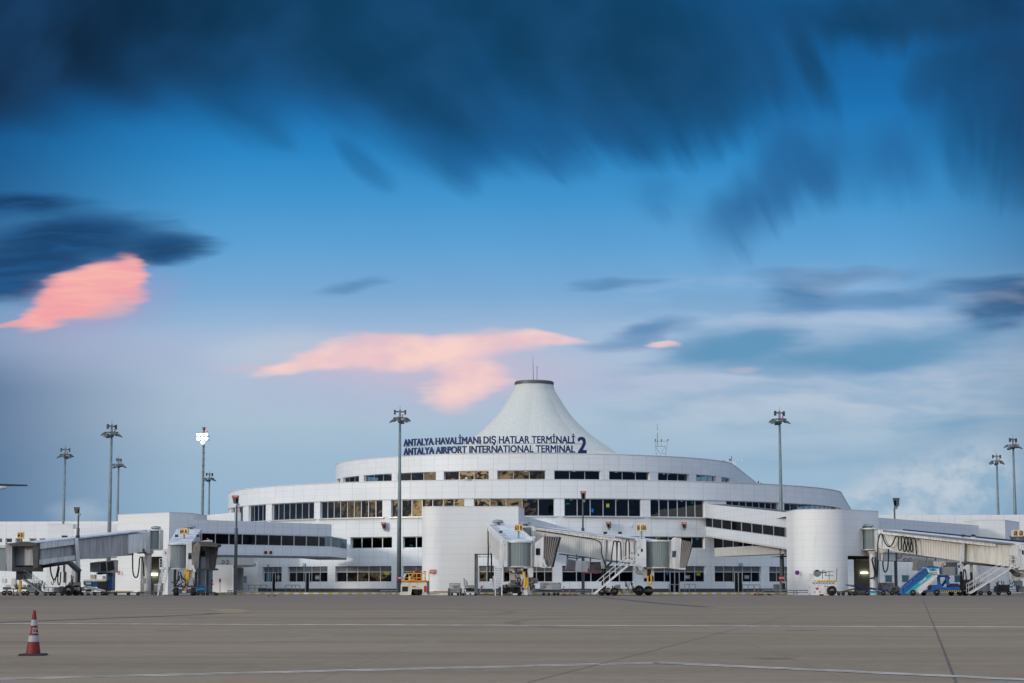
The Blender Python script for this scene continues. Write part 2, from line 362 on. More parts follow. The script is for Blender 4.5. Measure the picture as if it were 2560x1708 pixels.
# apron concrete
m, gg, b, out = newmat('apron')
geo = gg.n('ShaderNodeNewGeometry'); x_, y_, z_ = gg.sep(geo.outputs['Position'])
n1_ = gg.noise(gg.comb(gg.m('MULTIPLY', x_, .06), gg.m('MULTIPLY', y_, .20), 0.), 1., 6., .65)
n2_ = gg.noise(geo.outputs['Position'], 2.2, 6., .7)
n3_ = gg.noise(gg.comb(gg.m('MULTIPLY', x_, .9), gg.m('MULTIPLY', y_, .9), 0.), 9., 3., .7)
wv = gg.noise(gg.comb(gg.m('MULTIPLY', x_, .03), gg.m('MULTIPLY', y_, .9), 4.), 1., 4., .6)
c1 = gg.mix(gg.rng(n1_, .3, .7), (.262, .206, .152, 1), (.182, .144, .108, 1))
c1 = gg.mix(gg.rng(n2_, .35, .7, 0., .45), c1, (.290, .236, .182, 1))
c1 = gg.mix(gg.rng(wv, .55, .75, 0., .45), c1, (.115, .100, .090, 1))
c1 = gg.mix(gg.rng(n3_, .58, .75, 0., .5), c1, (.09, .078, .066, 1))
far = gg.rng(y_, 60, 190)
c1 = gg.mix(gg.m('MULTIPLY', far, .75), c1, (.170, .138, .122, 1))
jx = gg.m('LESS_THAN', gg.m('ABSOLUTE', gg.m('SUBTRACT', gg.m('FRACT', gg.m('DIVIDE', gg.m('ADD', y_, gg.m('MULTIPLY', x_, .035)), 7.5)), .5)), .004)
jy = gg.m('LESS_THAN', gg.m('ABSOLUTE', gg.m('SUBTRACT', gg.m('FRACT', gg.m('DIVIDE', gg.m('SUBTRACT', x_, gg.m('MULTIPLY', y_, .035)), 7.5)), .5)), .0012)
c1 = gg.mix(gg.m('MULTIPLY', gg.m('MAXIMUM', jx, jy), .38), c1, (.06, .055, .05, 1))
# tyre sweeps: rings of a few large turning circles, broken up by noise
for (cx0, cy0, r0_) in ((-14, 52, 9.), (-9, 47, 7.2), (22, 70, 22.), (-30, 95, 30.)):
    dd = gg.m('SQRT', gg.m('ADD', gg.m('POWER', gg.m('ABSOLUTE', gg.m('SUBTRACT', x_, cx0)), 2.), gg.m('POWER', gg.m('ABSOLUTE', gg.m('SUBTRACT', y_, cy0)), 2.)))
    rg_ = gg.rng(gg.m('ABSOLUTE', gg.m('SUBTRACT', dd, r0_)), .45, .05)
    c1 = gg.mix(gg.m('MULTIPLY', rg_, gg.rng(n2_, .3, .65, .05, .5)), c1, (.27, .235, .19, 1) if r0_ < 10 else (.075, .066, .058, 1))
# oil spots
vo = gg.n('ShaderNodeTexVoronoi'); gg.put(vo.inputs['Vector'], geo.outputs['Position']); vo.inputs['Scale'].default_value = .16
sp0 = gg.rng(gg.m('ADD', vo.outputs['Distance'], gg.m('MULTIPLY', n2_, .12)), .17, .11)
c1 = gg.mix(gg.m('MULTIPLY', sp0, .45), c1, (.055, .048, .042, 1))
gg.put(b.inputs['Base Color'], c1); b.inputs['Roughness'].default_value = .92; b.inputs['Specular IOR Level'].default_value = .12
bb = gg.n('ShaderNodeBump'); bb.inputs['Strength'].default_value = .35; bb.inputs['Distance'].default_value = .02
gg.put(bb.inputs['Height'], n3_); gg.put(b.inputs['Normal'], bb.outputs[0])
def paintmat(name, col, wear):
    m, gg, b, out = newmat(name)
    geo = gg.n('ShaderNodeNewGeometry'); n = gg.noise(geo.outputs['Position'], 1.4, 6., .7)
    gg.put(b.inputs['Base Color'], gg.mix(gg.rng(n, .38, .62, 0., wear), tuple(col)+(1,), (.20, .185, .17, 1)))
    b.inputs['Roughness'].default_value = .75
paintmat('line_white', (.60, .53, .50), .75); paintmat('line_yellow', (.30, .19, .05), .9); paintmat('line_dark', (.055, .045, .04), .3)

# ------------------------------------------------------------------ mesh building
WM = {}     # world matrix of each object we make
class MB:
    def __init__(s, Mx=None): s.v = []; s.f = []; s.uv = []; s.mi = []; s.M = Mx
    def a(s, p):
        p = Vector(p)
        if s.M is not None: p = s.M @ p
        s.v.append(p); return len(s.v)-1
    def face(s, pts, uv=None, mi=0):
        s.f.append([s.a(p) for p in pts]); s.uv.append(uv); s.mi.append(mi); return s
    def hexa(s, p, mi=0, uvface=None):
        # p: bottom 4 (ccw from above), top 4
        i = [s.a(q) for q in p]
        for k, fc in enumerate(((3, 2, 1, 0), (4, 5, 6, 7), (0, 1, 5, 4), (1, 2, 6, 5), (2, 3, 7, 6), (3, 0, 4, 7))):
            s.f.append([i[j] for j in fc])
            if uvface:
                q = [Vector(p[j]) for j in fc]; L = (q[1]-q[0]).length; H = (q[2]-q[1]).length
                s.uv.append([(0, 0), (L, 0), (L, H), (0, H)])
            else: s.uv.append(None)
            s.mi.append(mi)
        return s
    def box(s, c, d, yaw=0., mi=0, tilt=None):
        c = Vector(c); hx, hy, hz = d[0]/2, d[1]/2, d[2]/2
        Rm = Matrix.Rotation(yaw, 3, 'Z')
        if tilt is not None: Rm = Rm @ Matrix.Rotation(tilt, 3, 'Y')
        pts = [c + Rm @ Vector(q) for q in ((-hx, -hy, -hz), (hx, -hy, -hz), (hx, hy, -hz), (-hx, hy, -hz), (-hx, -hy, hz), (hx, -hy, hz), (hx, hy, hz), (-hx, hy, hz))]
        return s.hexa(pts, mi)
    def pbox(s, x0, y0, x1, y1, Y, dep, mi=0):
        """box whose front face, at distance Y, spans the given field of view; y1 None stands on the ground"""
        xa, xb = X(x0, Y), X(x1, Y); zt = Z(y0, Y); zb = 0. if y1 is None else Z(y1, Y)
        return s.hexa([(xa, Y, zb), (xb, Y, zb), (xb, Y+dep, zb), (xa, Y+dep, zb), (xa, Y, zt), (xb, Y, zt), (xb, Y+dep, zt), (xa, Y+dep, zt)], mi)
    def prism(s, pts, vec, mi=0):
        n = len(pts); vec = Vector(vec); a = [s.a(p) for p in pts]; b_ = [s.a(Vector(p)+vec) for p in pts]
        s.f.append(a); s.uv.append(None); s.mi.append(mi); s.f.append(b_[::-1]); s.uv.append(None); s.mi.append(mi)
        for k in range(n):
            q = (k+1) % n; s.f.append([a[q], a[k], b_[k], b_[q]]); s.uv.append(None); s.mi.append(mi)
        return s
    def ppoly(s, pts, Y, dep, mi=0):
        q = []
        for p in pts:
            w = P(p[0], p[1], Y)
            if w.z < 0: w.z = 0
            q.append(w)
        # counter-clockwise seen from the camera
        ar = sum(q[i].x*q[(i+1) % len(q)].z - q[(i+1) % len(q)].x*q[i].z for i in range(len(q)))
        if ar < 0: q = q[::-1]
        return s.prism(q, (0, dep, 0), mi)
    def tube(s, pts, r, n=8, mi=0, caps=True):
        pts = [Vector(p) for p in pts]; rr = r if isinstance(r, (list, tuple)) else [r]*len(pts)
        rings = []; up = None
        for i, p in enumerate(pts):
            d = (pts[min(i+1, len(pts)-1)] - pts[max(i-1, 0)])
            d = d.normalized() if d.length > 1e-9 else Vector((0, 0, 1))
            ref = Vector((0, 1, 0)) if abs(d.y) < .9 else Vector((0, 0, 1))
            if up is None: up = ref
            sx = d.cross(up)
            if sx.length < 1e-4: sx = d.cross(ref)
            sx.normalize(); up = sx.cross(d).normalized()
            rings.append([s.a(p + (sx*math.cos(t) + up*math.sin(t))*rr[i]) for t in [2*math.pi*k/n for k in range(n)]])
        for i in range(len(rings)-1):
            for k in range(n):
                q = (k+1) % n
                s.f.append([rings[i][k], rings[i][q], rings[i+1][q], rings[i+1][k]]); s.uv.append(None); s.mi.append(mi)
        if caps:
            s.f.append(rings[0][::-1]); s.f.append(rings[-1][:]); s.uv += [None, None]; s.mi += [mi, mi]
        return s
    def ptube(s, pts, r, n=6, mi=0):
        return s.tube([P(*p) for p in pts], r, n, mi)
    def lathe(s, c, prof, n=24, a0=0., a1=2*math.pi, mi=0, uvs=False, cap=False):
        full = abs(a1-a0-2*math.pi) < 1e-6; k = n if full else n+1; rings = []
        for (r, z) in prof:
            rings.append([s.a((c[0]+r*math.sin(a0+(a1-a0)*j/n), c[1]-r*math.cos(a0+(a1-a0)*j/n), c[2]+z)) for j in range(k)])
        for i in range(len(prof)-1):
            for j in range(n):
                q = (j+1) % k
                s.f.append([rings[i][j], rings[i][q], rings[i+1][q], rings[i+1][j]])
                if uvs:
                    Rr = max(p[0] for p in prof); da = (a1-a0)/n
                    if uvs == 'frac': s.uv.append([(j/n, i), ((j+1)/n, i), ((j+1)/n, i+1), (j/n, i+1)])
                    else:
                        s.uv.append([(j*da*Rr, prof[i][1]), ((j+1)*da*Rr, prof[i][1]), ((j+1)*da*Rr, prof[i+1][1]), (j*da*Rr, prof[i+1][1])])
                else: s.uv.append(None)
                s.mi.append(mi)
        if cap:
            s.f.append(rings[0][::-1]); s.f.append(rings[-1][:]); s.uv += [None, None]; s.mi += [mi, mi]
        return s
    def wheel(s, c, r, w, yaw=0., n=20, mi=0):
        """tyre with its axle along local x turned by yaw"""
        c = Vector(c); ax = Matrix.Rotation(yaw, 3, 'Z') @ Vector((1, 0, 0))
        return s.tube([c-ax*w*.5, c-ax*w*.5, c-ax*w*.38, c+ax*w*.38, c+ax*w*.5, c+ax*w*.5], [r*.5, r*.88, r, r, r*.88, r*.5], n, mi)
    def build(s, name, mat, parent=None, smooth=False):
        me = bpy.data.meshes.new(name)
        inv = WM[parent.name].inverted() if parent is not None else Matrix.Identity(4)
        me.from_pydata([inv @ v for v in s.v], [], s.f)
        if any(u is not None for u in s.uv):
            ul = me.uv_layers.new(name='UVMap')
            for pl, u in zip(me.polygons, s.uv):
                if u is None: u = [(.5*.1+.2, .1)]*len(pl.loop_indices)
                for li, q in zip(pl.loop_indices, u): ul.data[li].uv = q
        for mm in (mat if isinstance(mat, (list, tuple)) else [mat]): me.materials.append(M[mm])
        for pl, k in zip(me.polygons, s.mi): pl.material_index = k; pl.use_smooth = smooth
        me.update()
        o = bpy.data.objects.new(name, me); COL.objects.link(o)
        if parent is not None: o.parent = parent; WM[o.name] = WM[parent.name].copy()
        else: WM[o.name] = Matrix.Identity(4)
        return o
def tag(o, label, cat, group=None):
    o['label'] = label; o['category'] = cat
    if group: o['group'] = group
    return o
def thing(name, label, cat, loc=(0, 0, 0), yaw=0., group=None):
    o = bpy.data.objects.new(name, None); COL.objects.link(o); o.empty_display_size = .3
    Mx = Matrix.Translation(Vector(loc)) @ Matrix.Rotation(yaw, 4, 'Z'); o.matrix_world = Mx; WM[o.name] = Mx
    return tag(o, label, cat, group)
def struct(o): o['kind'] = 'structure'; return o
def tofloor(mb, name, mat, label, cat, group=None):
    """a thing that is one mesh: give it an origin at its base"""
    xs = [v.x for v in mb.v]; ys = [v.y for v in mb.v]; zs = [v.z for v in mb.v]
    o = mb.build(name, mat); org = Vector(((min(xs)+max(xs))/2, (min(ys)+max(ys))/2, min(zs)))
    o.data.transform(Matrix.Translation(-org)); o.location = org
    return tag(o, label, cat, group)
def dup_tree(o, parent=None):
    c_ = o.copy(); COL.objects.link(c_); c_.parent = parent
    for ch in list(o.children): dup_tree(ch, c_)
    return c_
# text as a mesh
_tc = {}
def textmesh(txt, off=0., ext=0.):
    k = (txt, off, ext)
    if k in _tc: return _tc[k]
    cu = bpy.data.curves.new('lettering', 'FONT'); cu.body = txt; cu.size = 1; cu.extrude = ext; cu.resolution_u = 3
    o = bpy.data.objects.new('lettering', cu); COL.objects.link(o)
    dg = bpy.context.evaluated_depsgraph_get(); ev = o.evaluated_get(dg); me = ev.to_mesh()
    vs = [v.co.copy() for v in me.vertices]; fs = [list(p.vertices) for p in me.polygons]
    ev.to_mesh_clear(); bpy.data.objects.remove(o); bpy.data.curves.remove(cu)
    bv, bf = [], []      # bold: the glyph laid over itself, each copy a touch deeper
    for j, (ax_, ay_) in enumerate(((-1, -1), (1, -1), (-1, 1), (1, 1), (0, 0))):
        n0 = len(bv); bv += [Vector((v.x+ax_*off, v.y+ay_*off*.7, v.z*(1-.04*j))) for v in vs]; bf += [[n0+i for i in f_] for f_ in fs]
    vs, fs = bv, bf
    _tc[k] = (vs, fs); return _tc[k]
def addtext(mb, txt, centre, width, height, right=(1, 0, 0), up=(0, 0, 1), off=.035, ext=.0, mi=0):
    vs, fs = textmesh(txt, off, 1.)
    x0 = min(v.x for v in vs); x1 = max(v.x for v in vs); y0 = min(v.y for v in vs); y1 = max(v.y for v in vs)
    right = Vector(right); up = Vector(up); nrm = right.cross(up)*1.0; c_ = Vector(centre)
    base_ = len(mb.v)
    for v in vs:
        mb.a(c_ + right*((v.x-(x0+x1)/2)/(x1-x0)*width) + up*((v.y-(y0+y1)/2)/(y1-y0)*height) + nrm*(v.z*max(ext, .008)))
    for f_ in fs: mb.f.append([base_+i for i in f_]); mb.uv.append(None); mb.mi.append(mi)
    return mb

# ------------------------------------------------------------------ wall paths
class Path:
    def __init__(s, pts):
        s.p = [Vector((q[0], q[1])) for q in pts]; s.s = [0.]
        for a_, b_ in zip(s.p, s.p[1:]): s.s.append(s.s[-1] + (b_-a_).length)
        s.nn = []
        for i in range(len(s.p)):
            d0 = (s.p[i]-s.p[i-1]).normalized() if i > 0 else None
            d1 = (s.p[i+1]-s.p[i]).normalized() if i < len(s.p)-1 else None
            if d0 is None: d0 = d1
            if d1 is None: d1 = d0
            n0 = Vector((d0.y, -d0.x)); n1_ = Vector((d1.y, -d1.x)); m_ = (n0+n1_).normalized()
            s.nn.append(m_ / max(.4, m_.dot(n1_)))
    @property
    def L(s): return s.s[-1]
    def at(s, q):
        q = max(0., min(s.L, q))
        for i in range(len(s.p)-1):
            if q <= s.s[i+1]+1e-9:
                t = (q-s.s[i])/max(1e-9, s.s[i+1]-s.s[i]); return s.p[i].lerp(s.p[i+1], t), s.nn[i].lerp(s.nn[i+1], t)
    def pos(s, q, off=0.):
        p, n_ = s.at(q); return p + n_*off
    def px(s, x):
        sl = ray(x, 1330); sl = sl[0]/sl[1]; best = None
        for i in range(len(s.p)-1):
            a_, b_ = s.p[i], s.p[i+1]; fa = a_.x - sl*a_.y; fb = b_.x - sl*b_.y
            if fa*fb <= 0 and fa != fb:
                t = fa/(fa-fb); y = a_.y+(b_.y-a_.y)*t
                if best is None or y < best[0]: best = (y, s.s[i]+t*(s.s[i+1]-s.s[i]))
        if best is None:
            return 0. if x < 1336 else s.L
        return best[1]
    def cuts(s, a_, b_):
        return [a_] + [q for q in s.s if a_+1e-4 < q < b_-1e-4] + [b_]
def fz(z, q): return z(q) if callable(z) else z
def slab_wall(mb, path, a_, b_, z0, z1, off=0., th=.6, mi=0):
    qs = path.cuts(a_, b_)
    for i in range(len(qs)-1):
        q0, q1 = qs[i], qs[i+1]; f0, f1 = path.pos(q0, off), path.pos(q1, off); b0, b1 = path.pos(q0, off-th), path.pos(q1, off-th)
        za, zb, zc, zd = fz(z0, q0), fz(z0, q1), fz(z1, q1), fz(z1, q0)
        A, B, C_, D = (f0.x, f0.y, za), (f1.x, f1.y, zb), (f1.x, f1.y, zc), (f0.x, f0.y, zd)
        E, F_, G_, H = (b0.x, b0.y, za), (b1.x, b1.y, zb), (b1.x, b1.y, zc), (b0.x, b0.y, zd)
        mb.face([A, B, C_, D], [(q0, za), (q1, zb), (q1, zc), (q0, zd)], mi)
        mb.face([D, C_, G_, H], None, mi); mb.face([B, A, E, F_], None, mi); mb.face([F_, E, H, G_], None, mi)
        if i == 0: mb.face([A, D, H, E], None, mi)
        if i == len(qs)-2: mb.face([C_, B, F_, G_], None, mi)
def band(parent, name, path, a_, b_, z0, z1, openings=(), off=0., th=.6, mat='cladding'):
    c_ = a_; o = None
    for (o0, o1) in sorted(openings) + [(b_, b_)]:
        if o0 > c_+.01: mb = MB(); slab_wall(mb, path, c_, min(o0, b_), z0, z1, off, th); o = mb.build(name, mat, parent)
        c_ = max(c_, o1)
    return o
def window(parent, path, a_, b_, z0, z1, panes, setback=.35, glass='glass', fw=.10, fixed=None, name='window', louvre=None):
    """one glazed opening: glass, its frame, and a louvre strip when it has one"""
    mb = MB(); off = -setback; zt = z1
    if louvre is not None: zt = louvre
    rq = random.Random(int(a_*100)+int(b_*7))
    for k in range(panes):
        q0, q1 = a_+(b_-a_)*k/panes, a_+(b_-a_)*(k+1)/panes; tl_ = rq.uniform(-.035, .035)
        f0, f1 = path.pos(q0, off+tl_), path.pos(q1, off-tl_)
        mb.face([(f0.x, f0.y, fz(z0, q0)), (f1.x, f1.y, fz(z0, q1)), (f1.x, f1.y, fz(zt, q1)), (f0.x, f0.y, fz(zt, q0))])
    w = mb.build(name, glass, parent)
    fr = MB()
    fr_q = [a_+(b_-a_)*k/panes for k in range(panes+1)] if fixed is None else [a_+(b_-a_)*k for k in fixed]
    for q in fr_q:
        q0 = min(max(q-fw/2, a_), b_-fw); slab_wall(fr, path, q0, q0+fw, z0, z1, off+.09, .12)
    for (za, zb) in ((z0, lambda q: fz(z0, q)+fw), (lambda q: fz(zt, q)-fw, zt)):
        slab_wall(fr, path, a_, b_, za, zb, off+.08, .1)
    fo = fr.build('frame', 'alu_frame', w)
    if louvre is not None:
        lv = MB(); n_ = 6
        for k in range(n_):
            za = louvre + (z1-louvre)*k/n_; zb = za + (z1-louvre)/n_*.62
            slab_wall(lv, path, a_, b_, za, zb, off+.05, .05)
        slab_wall(lv, path, a_, b_, louvre, z1, off-.03, .02)
        lv.build('louvre', 'louvre', w)
    return w

# ------------------------------------------------------------------ setting: ground
mb = MB(); mb.face([(-1500, -60, 0), (1500, -60, 0), (1500, 4000, 0), (-1500, 4000, 0)]); struct(mb.build('apron_ground', 'apron'))
KY = 256.
mb = MB(); mb.hexa([(X(505, KY), KY+.25, .02), (X(1985, KY), KY+.25, .02), (X(1985, KY), 300, .02), (X(505, KY), 300, .02),
                    (X(505, KY), KY+.25, .15), (X(1985, KY), KY+.25, .15), (X(1985, KY), 300, .15), (X(505, KY), 300, .15)])
struct(mb.build('pavement', 'pavement'))
mb = MB(); xk = X(505, KY); k = 0
while xk < X(1985, KY):
    mb.hexa([(xk, KY, .0), (xk+.61, KY, .0), (xk+.61, KY+.25, .0), (xk, KY+.25, .0), (xk, KY+.03, .2), (xk+.61, KY+.03, .2), (xk+.61, KY+.25, .2), (xk, KY+.25, .2)], k % 2)
    xk += .62; k += 1
struct(mb.build('kerb', ['kerb_yellow', 'kerb_white']))
def line(name, pts, w, mat, z=.004):
    """painted line through ground points"""
    mb = MB(); q = [G(*p) for p in pts]
    for a_, b_ in zip(q, q[1:]):
        d = (b_-a_).normalized(); n_ = Vector((-d.y, d.x, 0))*w/2
        mb.face([(a_-n_)+Vector((0, 0, z)), (a_+n_)+Vector((0, 0, z)), (b_+n_)+Vector((0, 0, z)), (b_-n_)+Vector((0, 0, z))][::-1])
    return struct(mb.build(name, mat))
line('white_line', [(-200, 1558.5), (1280, 1563.5), (2760, 1568.5)], .85, 'line_white')
for dy_ in (-1.2, 1.4):
    line('white_line', [(-200, 1703+dy_), (1640, 1657.5+dy_)], .20, 'line_white')
    line('white_line', [(1640, 1657.5+dy_), (2760, 1709+dy_)], .20, 'line_white', .008)
line('yellow_line', [(350, 1522.5), (560, 1523.5)], 2.0, 'line_yellow')
line('yellow_line', [(560, 1523.5), (592, 1529), (560, 1533)], 1.6, 'line_yellow', .008)
line('yellow_line', [(900, 1526), (1150, 1526.5)], 2.6, 'line_yellow')
line('yellow_line', [(1270, 1520.5), (1560, 1521)], 2.2, 'line_yellow')
line('yellow_line', [(1760, 1519), (2050, 1520)], 2.2, 'line_yellow')
line('yellow_line', [(2180, 1521), (2480, 1522)], 2.2, 'line_yellow')
line('slab_joint', [(2303, 1489), (2345, 1590), (2395, 1720)], .035, 'line_dark', .006)
line('slab_joint', [(1300, 1712), (2040, 1522)], .014, 'line_dark', .006)
line('slab_joint', [(-40, 1558), (300, 1545), (520, 1536), (590, 1529)], .55, 'line_dark', .006)
line('slab_joint', [(1500, 1493), (1640, 1508), (1770, 1518)], .9, 'line_dark', .006)

# ------------------------------------------------------------------ terminal
XC, YC = X(1336, 330, 1330), 330.
RO, RI = 50., 32.8
def arcpath(R, a0, a1, extra=None, step=1.5):
    n_ = int((a1-a0)/step); pts = []
    for k in range(n_+1):
        a_ = R_(a0+(a1-a0)*k/n_); pts.append((XC+R*math.sin(a_), YC-R*math.cos(a_)))
    if extra: pts += extra
    return Path(pts)
YF = YC-RO; YI = YC-RI
term = thing('terminal_building', 'big round white terminal with a stepped drum, dark window bands and a tent roof', 'terminal', (XC, YC, 0))
pr = P(2127, 1277, 398.)
outer = arcpath(RO, -112, 81, [(pr.x, pr.y)])
lower = arcpath(RO-.12, -75, 72)
zg = {k: Z(k, YF) for k in (1200, 1246, 1291, 1340, 1369.5, 1414.5, 1428.5, 1455.5, 1472)}
z_ring_t, z_ring_b, z_sill2, z_l1t, z_l1b, z_gt, z_gl, z_gs, z_pl = [zg[k] for k in sorted(zg)]
def ops(path, lst): return [(path.px(a_), path.px(b_)) for a_, b_ in lst]
# parapet ring
band(term, 'parapet_band', outer, 0, outer.L, z_ring_b, z_ring_t, off=.10, th=.9, mat='cladding')
capm = MB(); slab_wall(capm, outer, 0, outer.L, z_ring_t+.003, z_ring_t+.10, .16, 1.05); capm.build('parapet_cap', 'trim', term)
# second floor: windows between piers
W2 = [(577, 586, 2), (592, 606, 2), (620, 663, 4), (678, 784, 7), (799, 955, 9), (976.5, 1160.5, 7), (1184, 1386.5, 5), (1411, 1604.7, 6), (1627, 1763, 6), (1817, 1948, 8), (1962, 2092, 10)]
op2 = ops(outer, [(a_, b_) for a_, b_, _ in W2])
band(term, 'upper_wall', outer, 0, outer.L, z_sill2, z_ring_b-.004, op2, off=-.05, th=.7)
for (q0, q1), (_, _, n_) in zip(op2, W2):
    window(term, outer, q0, q1, z_sill2, z_ring_b-.01, n_, .45)
for (q0, q1) in op2[2:9]:
    sl = MB(); slab_wall(sl, outer, q0-.3, q1+.3, z_sill2-.10, z_sill2+.02, .22, .3); sl.build('window_sill', 'alu_frame', term)
# first floor wall and windows
l0, l1 = lower.px(618), lower.px(1984)
band(term, 'first_floor_wall', lower, l0, l1, z_l1t, z_sill2-.012, off=0, th=.7)
W1 = [(876, 980, 4), (1007, 1170, 5), (1290, 1470, 5), (1480, 1600, 4), (1612, 1762, 5), (1785, 1950, 7)]
op1 = ops(lower, [(a_, b_) for a_, b_, _ in W1])
band(term, 'pier', lower, l0, l1, z_l1b, z_l1t-.004, op1, off=-.03, th=.7)
for (q0, q1), (_, _, n_) in zip(op1, W1): window(term, lower, q0, q1, z_l1b, z_l1t-.006, n_, .5, 'glass_dark')
band(term, 'ground_floor_wall', lower, l0, l1, z_gt, z_l1b-.004, off=0, th=.7)
WG = [(657, 705, 4, (681, 690)), (720, 819.5, 5, (764, 775)), (839, 979, 5, None), (1007, 1170, 5, None), (1197, 1236, 2, None), (1258, 1290, 2, None), (1300, 1382, 4, None),
      (1405, 1584, 5, None), (1609, 1763, 6, (1673, 1699)), (1786, 1902, 5, (1834, 1856)), (1922, 1984, 3, None)]
opg = ops(lower, [(a_, b_) for a_, b_, _, _ in WG])
band(term, 'pier', lower, l0, l1, z_gs, z_gt-.004, opg, off=-.03, th=.7)
doors = ops(lower, [w[3] for w in WG if w[3]])
band(term, 'sill_wall', lower, l0, l1, .15, z_gs-.004, doors, off=.02, th=.7)
band(term, 'plinth', lower, l0, l1, .15, z_pl, doors, off=.06, th=.2, mat='plinth')
for (q0, q1), w in zip(opg, WG): window(term, lower, q0, q1, z_gs, z_gt-.01, w[2], .4, 'glass_dark', louvre=z_gl)
for q0, q1 in doors:
    mb = MB(); slab_wall(mb, lower, q0+.02, q1-.02, .16, z_gl, -.10, .06); d = mb.build('door', 'glass_dark', term)
    mb = MB()
    qm = (q0+q1)/2
    for q in ([q0+.03, qm-.06, q1-.15] if q1-q0 > 1.2 else [q0+.03, q1-.15]): slab_wall(mb, lower, q, q+.12, .16, z_gl, -.05, .10)
    slab_wall(mb, lower, q0+.16, q1-.16, z_gl-.12, z_gl, -.05, .10); mb.build('door_frame', 'alu_frame', d)
# inner drum
pi_ = P(1900, 1213, 396.)
inner = arcpath(RI, -112, 81, [(pi_.x, pi_.y)])
zi_t, zi_w, zi_s = Z(1134.5, YI), Z(1176, YI), Z(1197.5, YI)
W3 = [(840, 849, 1), (855, 896, 3), (908, 978, 3), (993, 1089, 3), (1108.5, 1221.7, 3), (1242.8, 1364, 3), (1386, 1502.5, 3), (1524, 1626, 3), (1646.5, 1725, 3), (1742, 1792.5, 3), (1805, 1827, 2)]
op3 = ops(inner, [(a_, b_) for a_, b_, _ in W3])
band(term, 'drum_parapet', inner, 0, inner.L, zi_w, zi_t, off=.0, th=.8)
capm = MB(); slab_wall(capm, inner, 0, inner.L, zi_t+.003, zi_t+.08, .05, .9); capm.build('drum_cap', 'trim', term)
band(term, 'pier', inner, 0, inner.L, zi_s-.2, zi_w-.004, op3, off=-.02, th=.7)
band(term, 'drum_base', inner, 0, inner.L, z_ring_t-1.2, zi_s-.204, off=0, th=.7)
for (q0, q1), (_, _, n_) in zip(op3, W3): window(term, inner, q0, q1, zi_s-.2, zi_w-.01, n_, .5, fw=.08)
# roofs, floors and rear core of the rooms
def disc(name, R, z, mat, th=.35, Rin=0., a0=-112, a1=112):
    mb = MB(); pr_ = [(R, z-th), (R, z)]
    mb.lathe((XC, YC, 0), [(.5, z-th), (R, z-th), (R, z), (.5, z)], 96); return mb.build(name, mat, term)
disc('roof_deck', RO-.9, z_ring_t-.9, 'slab'); disc('drum_roof_deck', RI-.85, zi_t-.6, 'slab')
disc('floor_slab', RO-.9, z_sill2-.02, 'slab', .6); disc('floor_slab', RO-1.0, z_l1b-.02, 'slab', .6)
disc('drum_floor_slab', RI-.8, zi_s-.3, 'slab', .3)
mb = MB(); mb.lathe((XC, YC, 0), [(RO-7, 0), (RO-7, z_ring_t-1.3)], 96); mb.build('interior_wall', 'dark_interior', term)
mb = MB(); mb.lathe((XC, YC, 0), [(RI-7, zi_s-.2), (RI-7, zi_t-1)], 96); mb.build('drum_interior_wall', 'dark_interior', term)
# ceiling lamps inside
def clamp_(path, pxs, z, back, r=.24):
    for x in pxs:
        mb = MB(); p = path.pos(path.px(x), -back); mb.lathe((p.x, p.y, z), [(r, -.03), (r, 0)], 12, cap=True); mb.build('ceiling_lamp', 'ceiling_lamp', term)
clamp_(inner, [955, 1063, 1158, 1217, 1313, 1441, 1553, 1601], zi_w-.05, 1.6)
clamp_(inner, [1661, 1676, 1688, 1759], zi_w-.08, 1.4, .2)
def screen(path, x, zc, w, h, mat, back=.9):
    p, n_ = path.at(path.px(x)); p = p - n_*back; t_ = Vector((-n_.y, n_.x))
    mb = MB(); a_ = p - t_*w/2; b_ = p + t_*w/2; q = -n_*.08
    mb.hexa([(a_.x, a_.y, zc-h/2), (b_.x, b_.y, zc-h/2), (b_.x+q.x, b_.y+q.y, zc-h/2), (a_.x+q.x, a_.y+q.y, zc-h/2),
             (a_.x, a_.y, zc+h/2), (b_.x, b_.y, zc+h/2), (b_.x+q.x, b_.y+q.y, zc+h/2), (a_.x+q.x, a_.y+q.y, zc+h/2)])
    mb.build('screen', mat, term)
screen(outer, 1524, Z(1264, YF+2), .42, .5, 'screen_yellow'); screen(outer, 1484.5, Z(1277, YF+2), .3, .5, 'screen_blue')
screen(outer, 1476, Z(1252.5, YF), .5, .42, 'lamp_lit', .2) if False else None
screen(lower, 1752, Z(1346.5, YF+7), .5, .45, 'screen_blue'); screen(lower, 1653, Z(1343.5, YF+3), .35, .3, 'screen_yellow')
screen(lower, 1751, Z(1436, YF+7), .6, .36, 'screen_yellow', .6); screen(lower, 962, Z(1434, YF+7), .8, .42, 'screen_yellow', .6)
screen(lower, 1672, Z(1434.5, YF+5), .28, .3, 'screen_blue', .55)
screen(lower, 855, Z(1348, YF+9), .6, .45, 'screen_blue', .6); screen(lower, 1022, Z(1364, YF+4), .5, .25, 'screen_green', .8)
screen(outer, 1421, Z(1260.5, YF+2), .5, .1, 'screen_green', .7); screen(outer, 1738, Z(1256, YF+5), .2, .2, 'screen_green', .7)
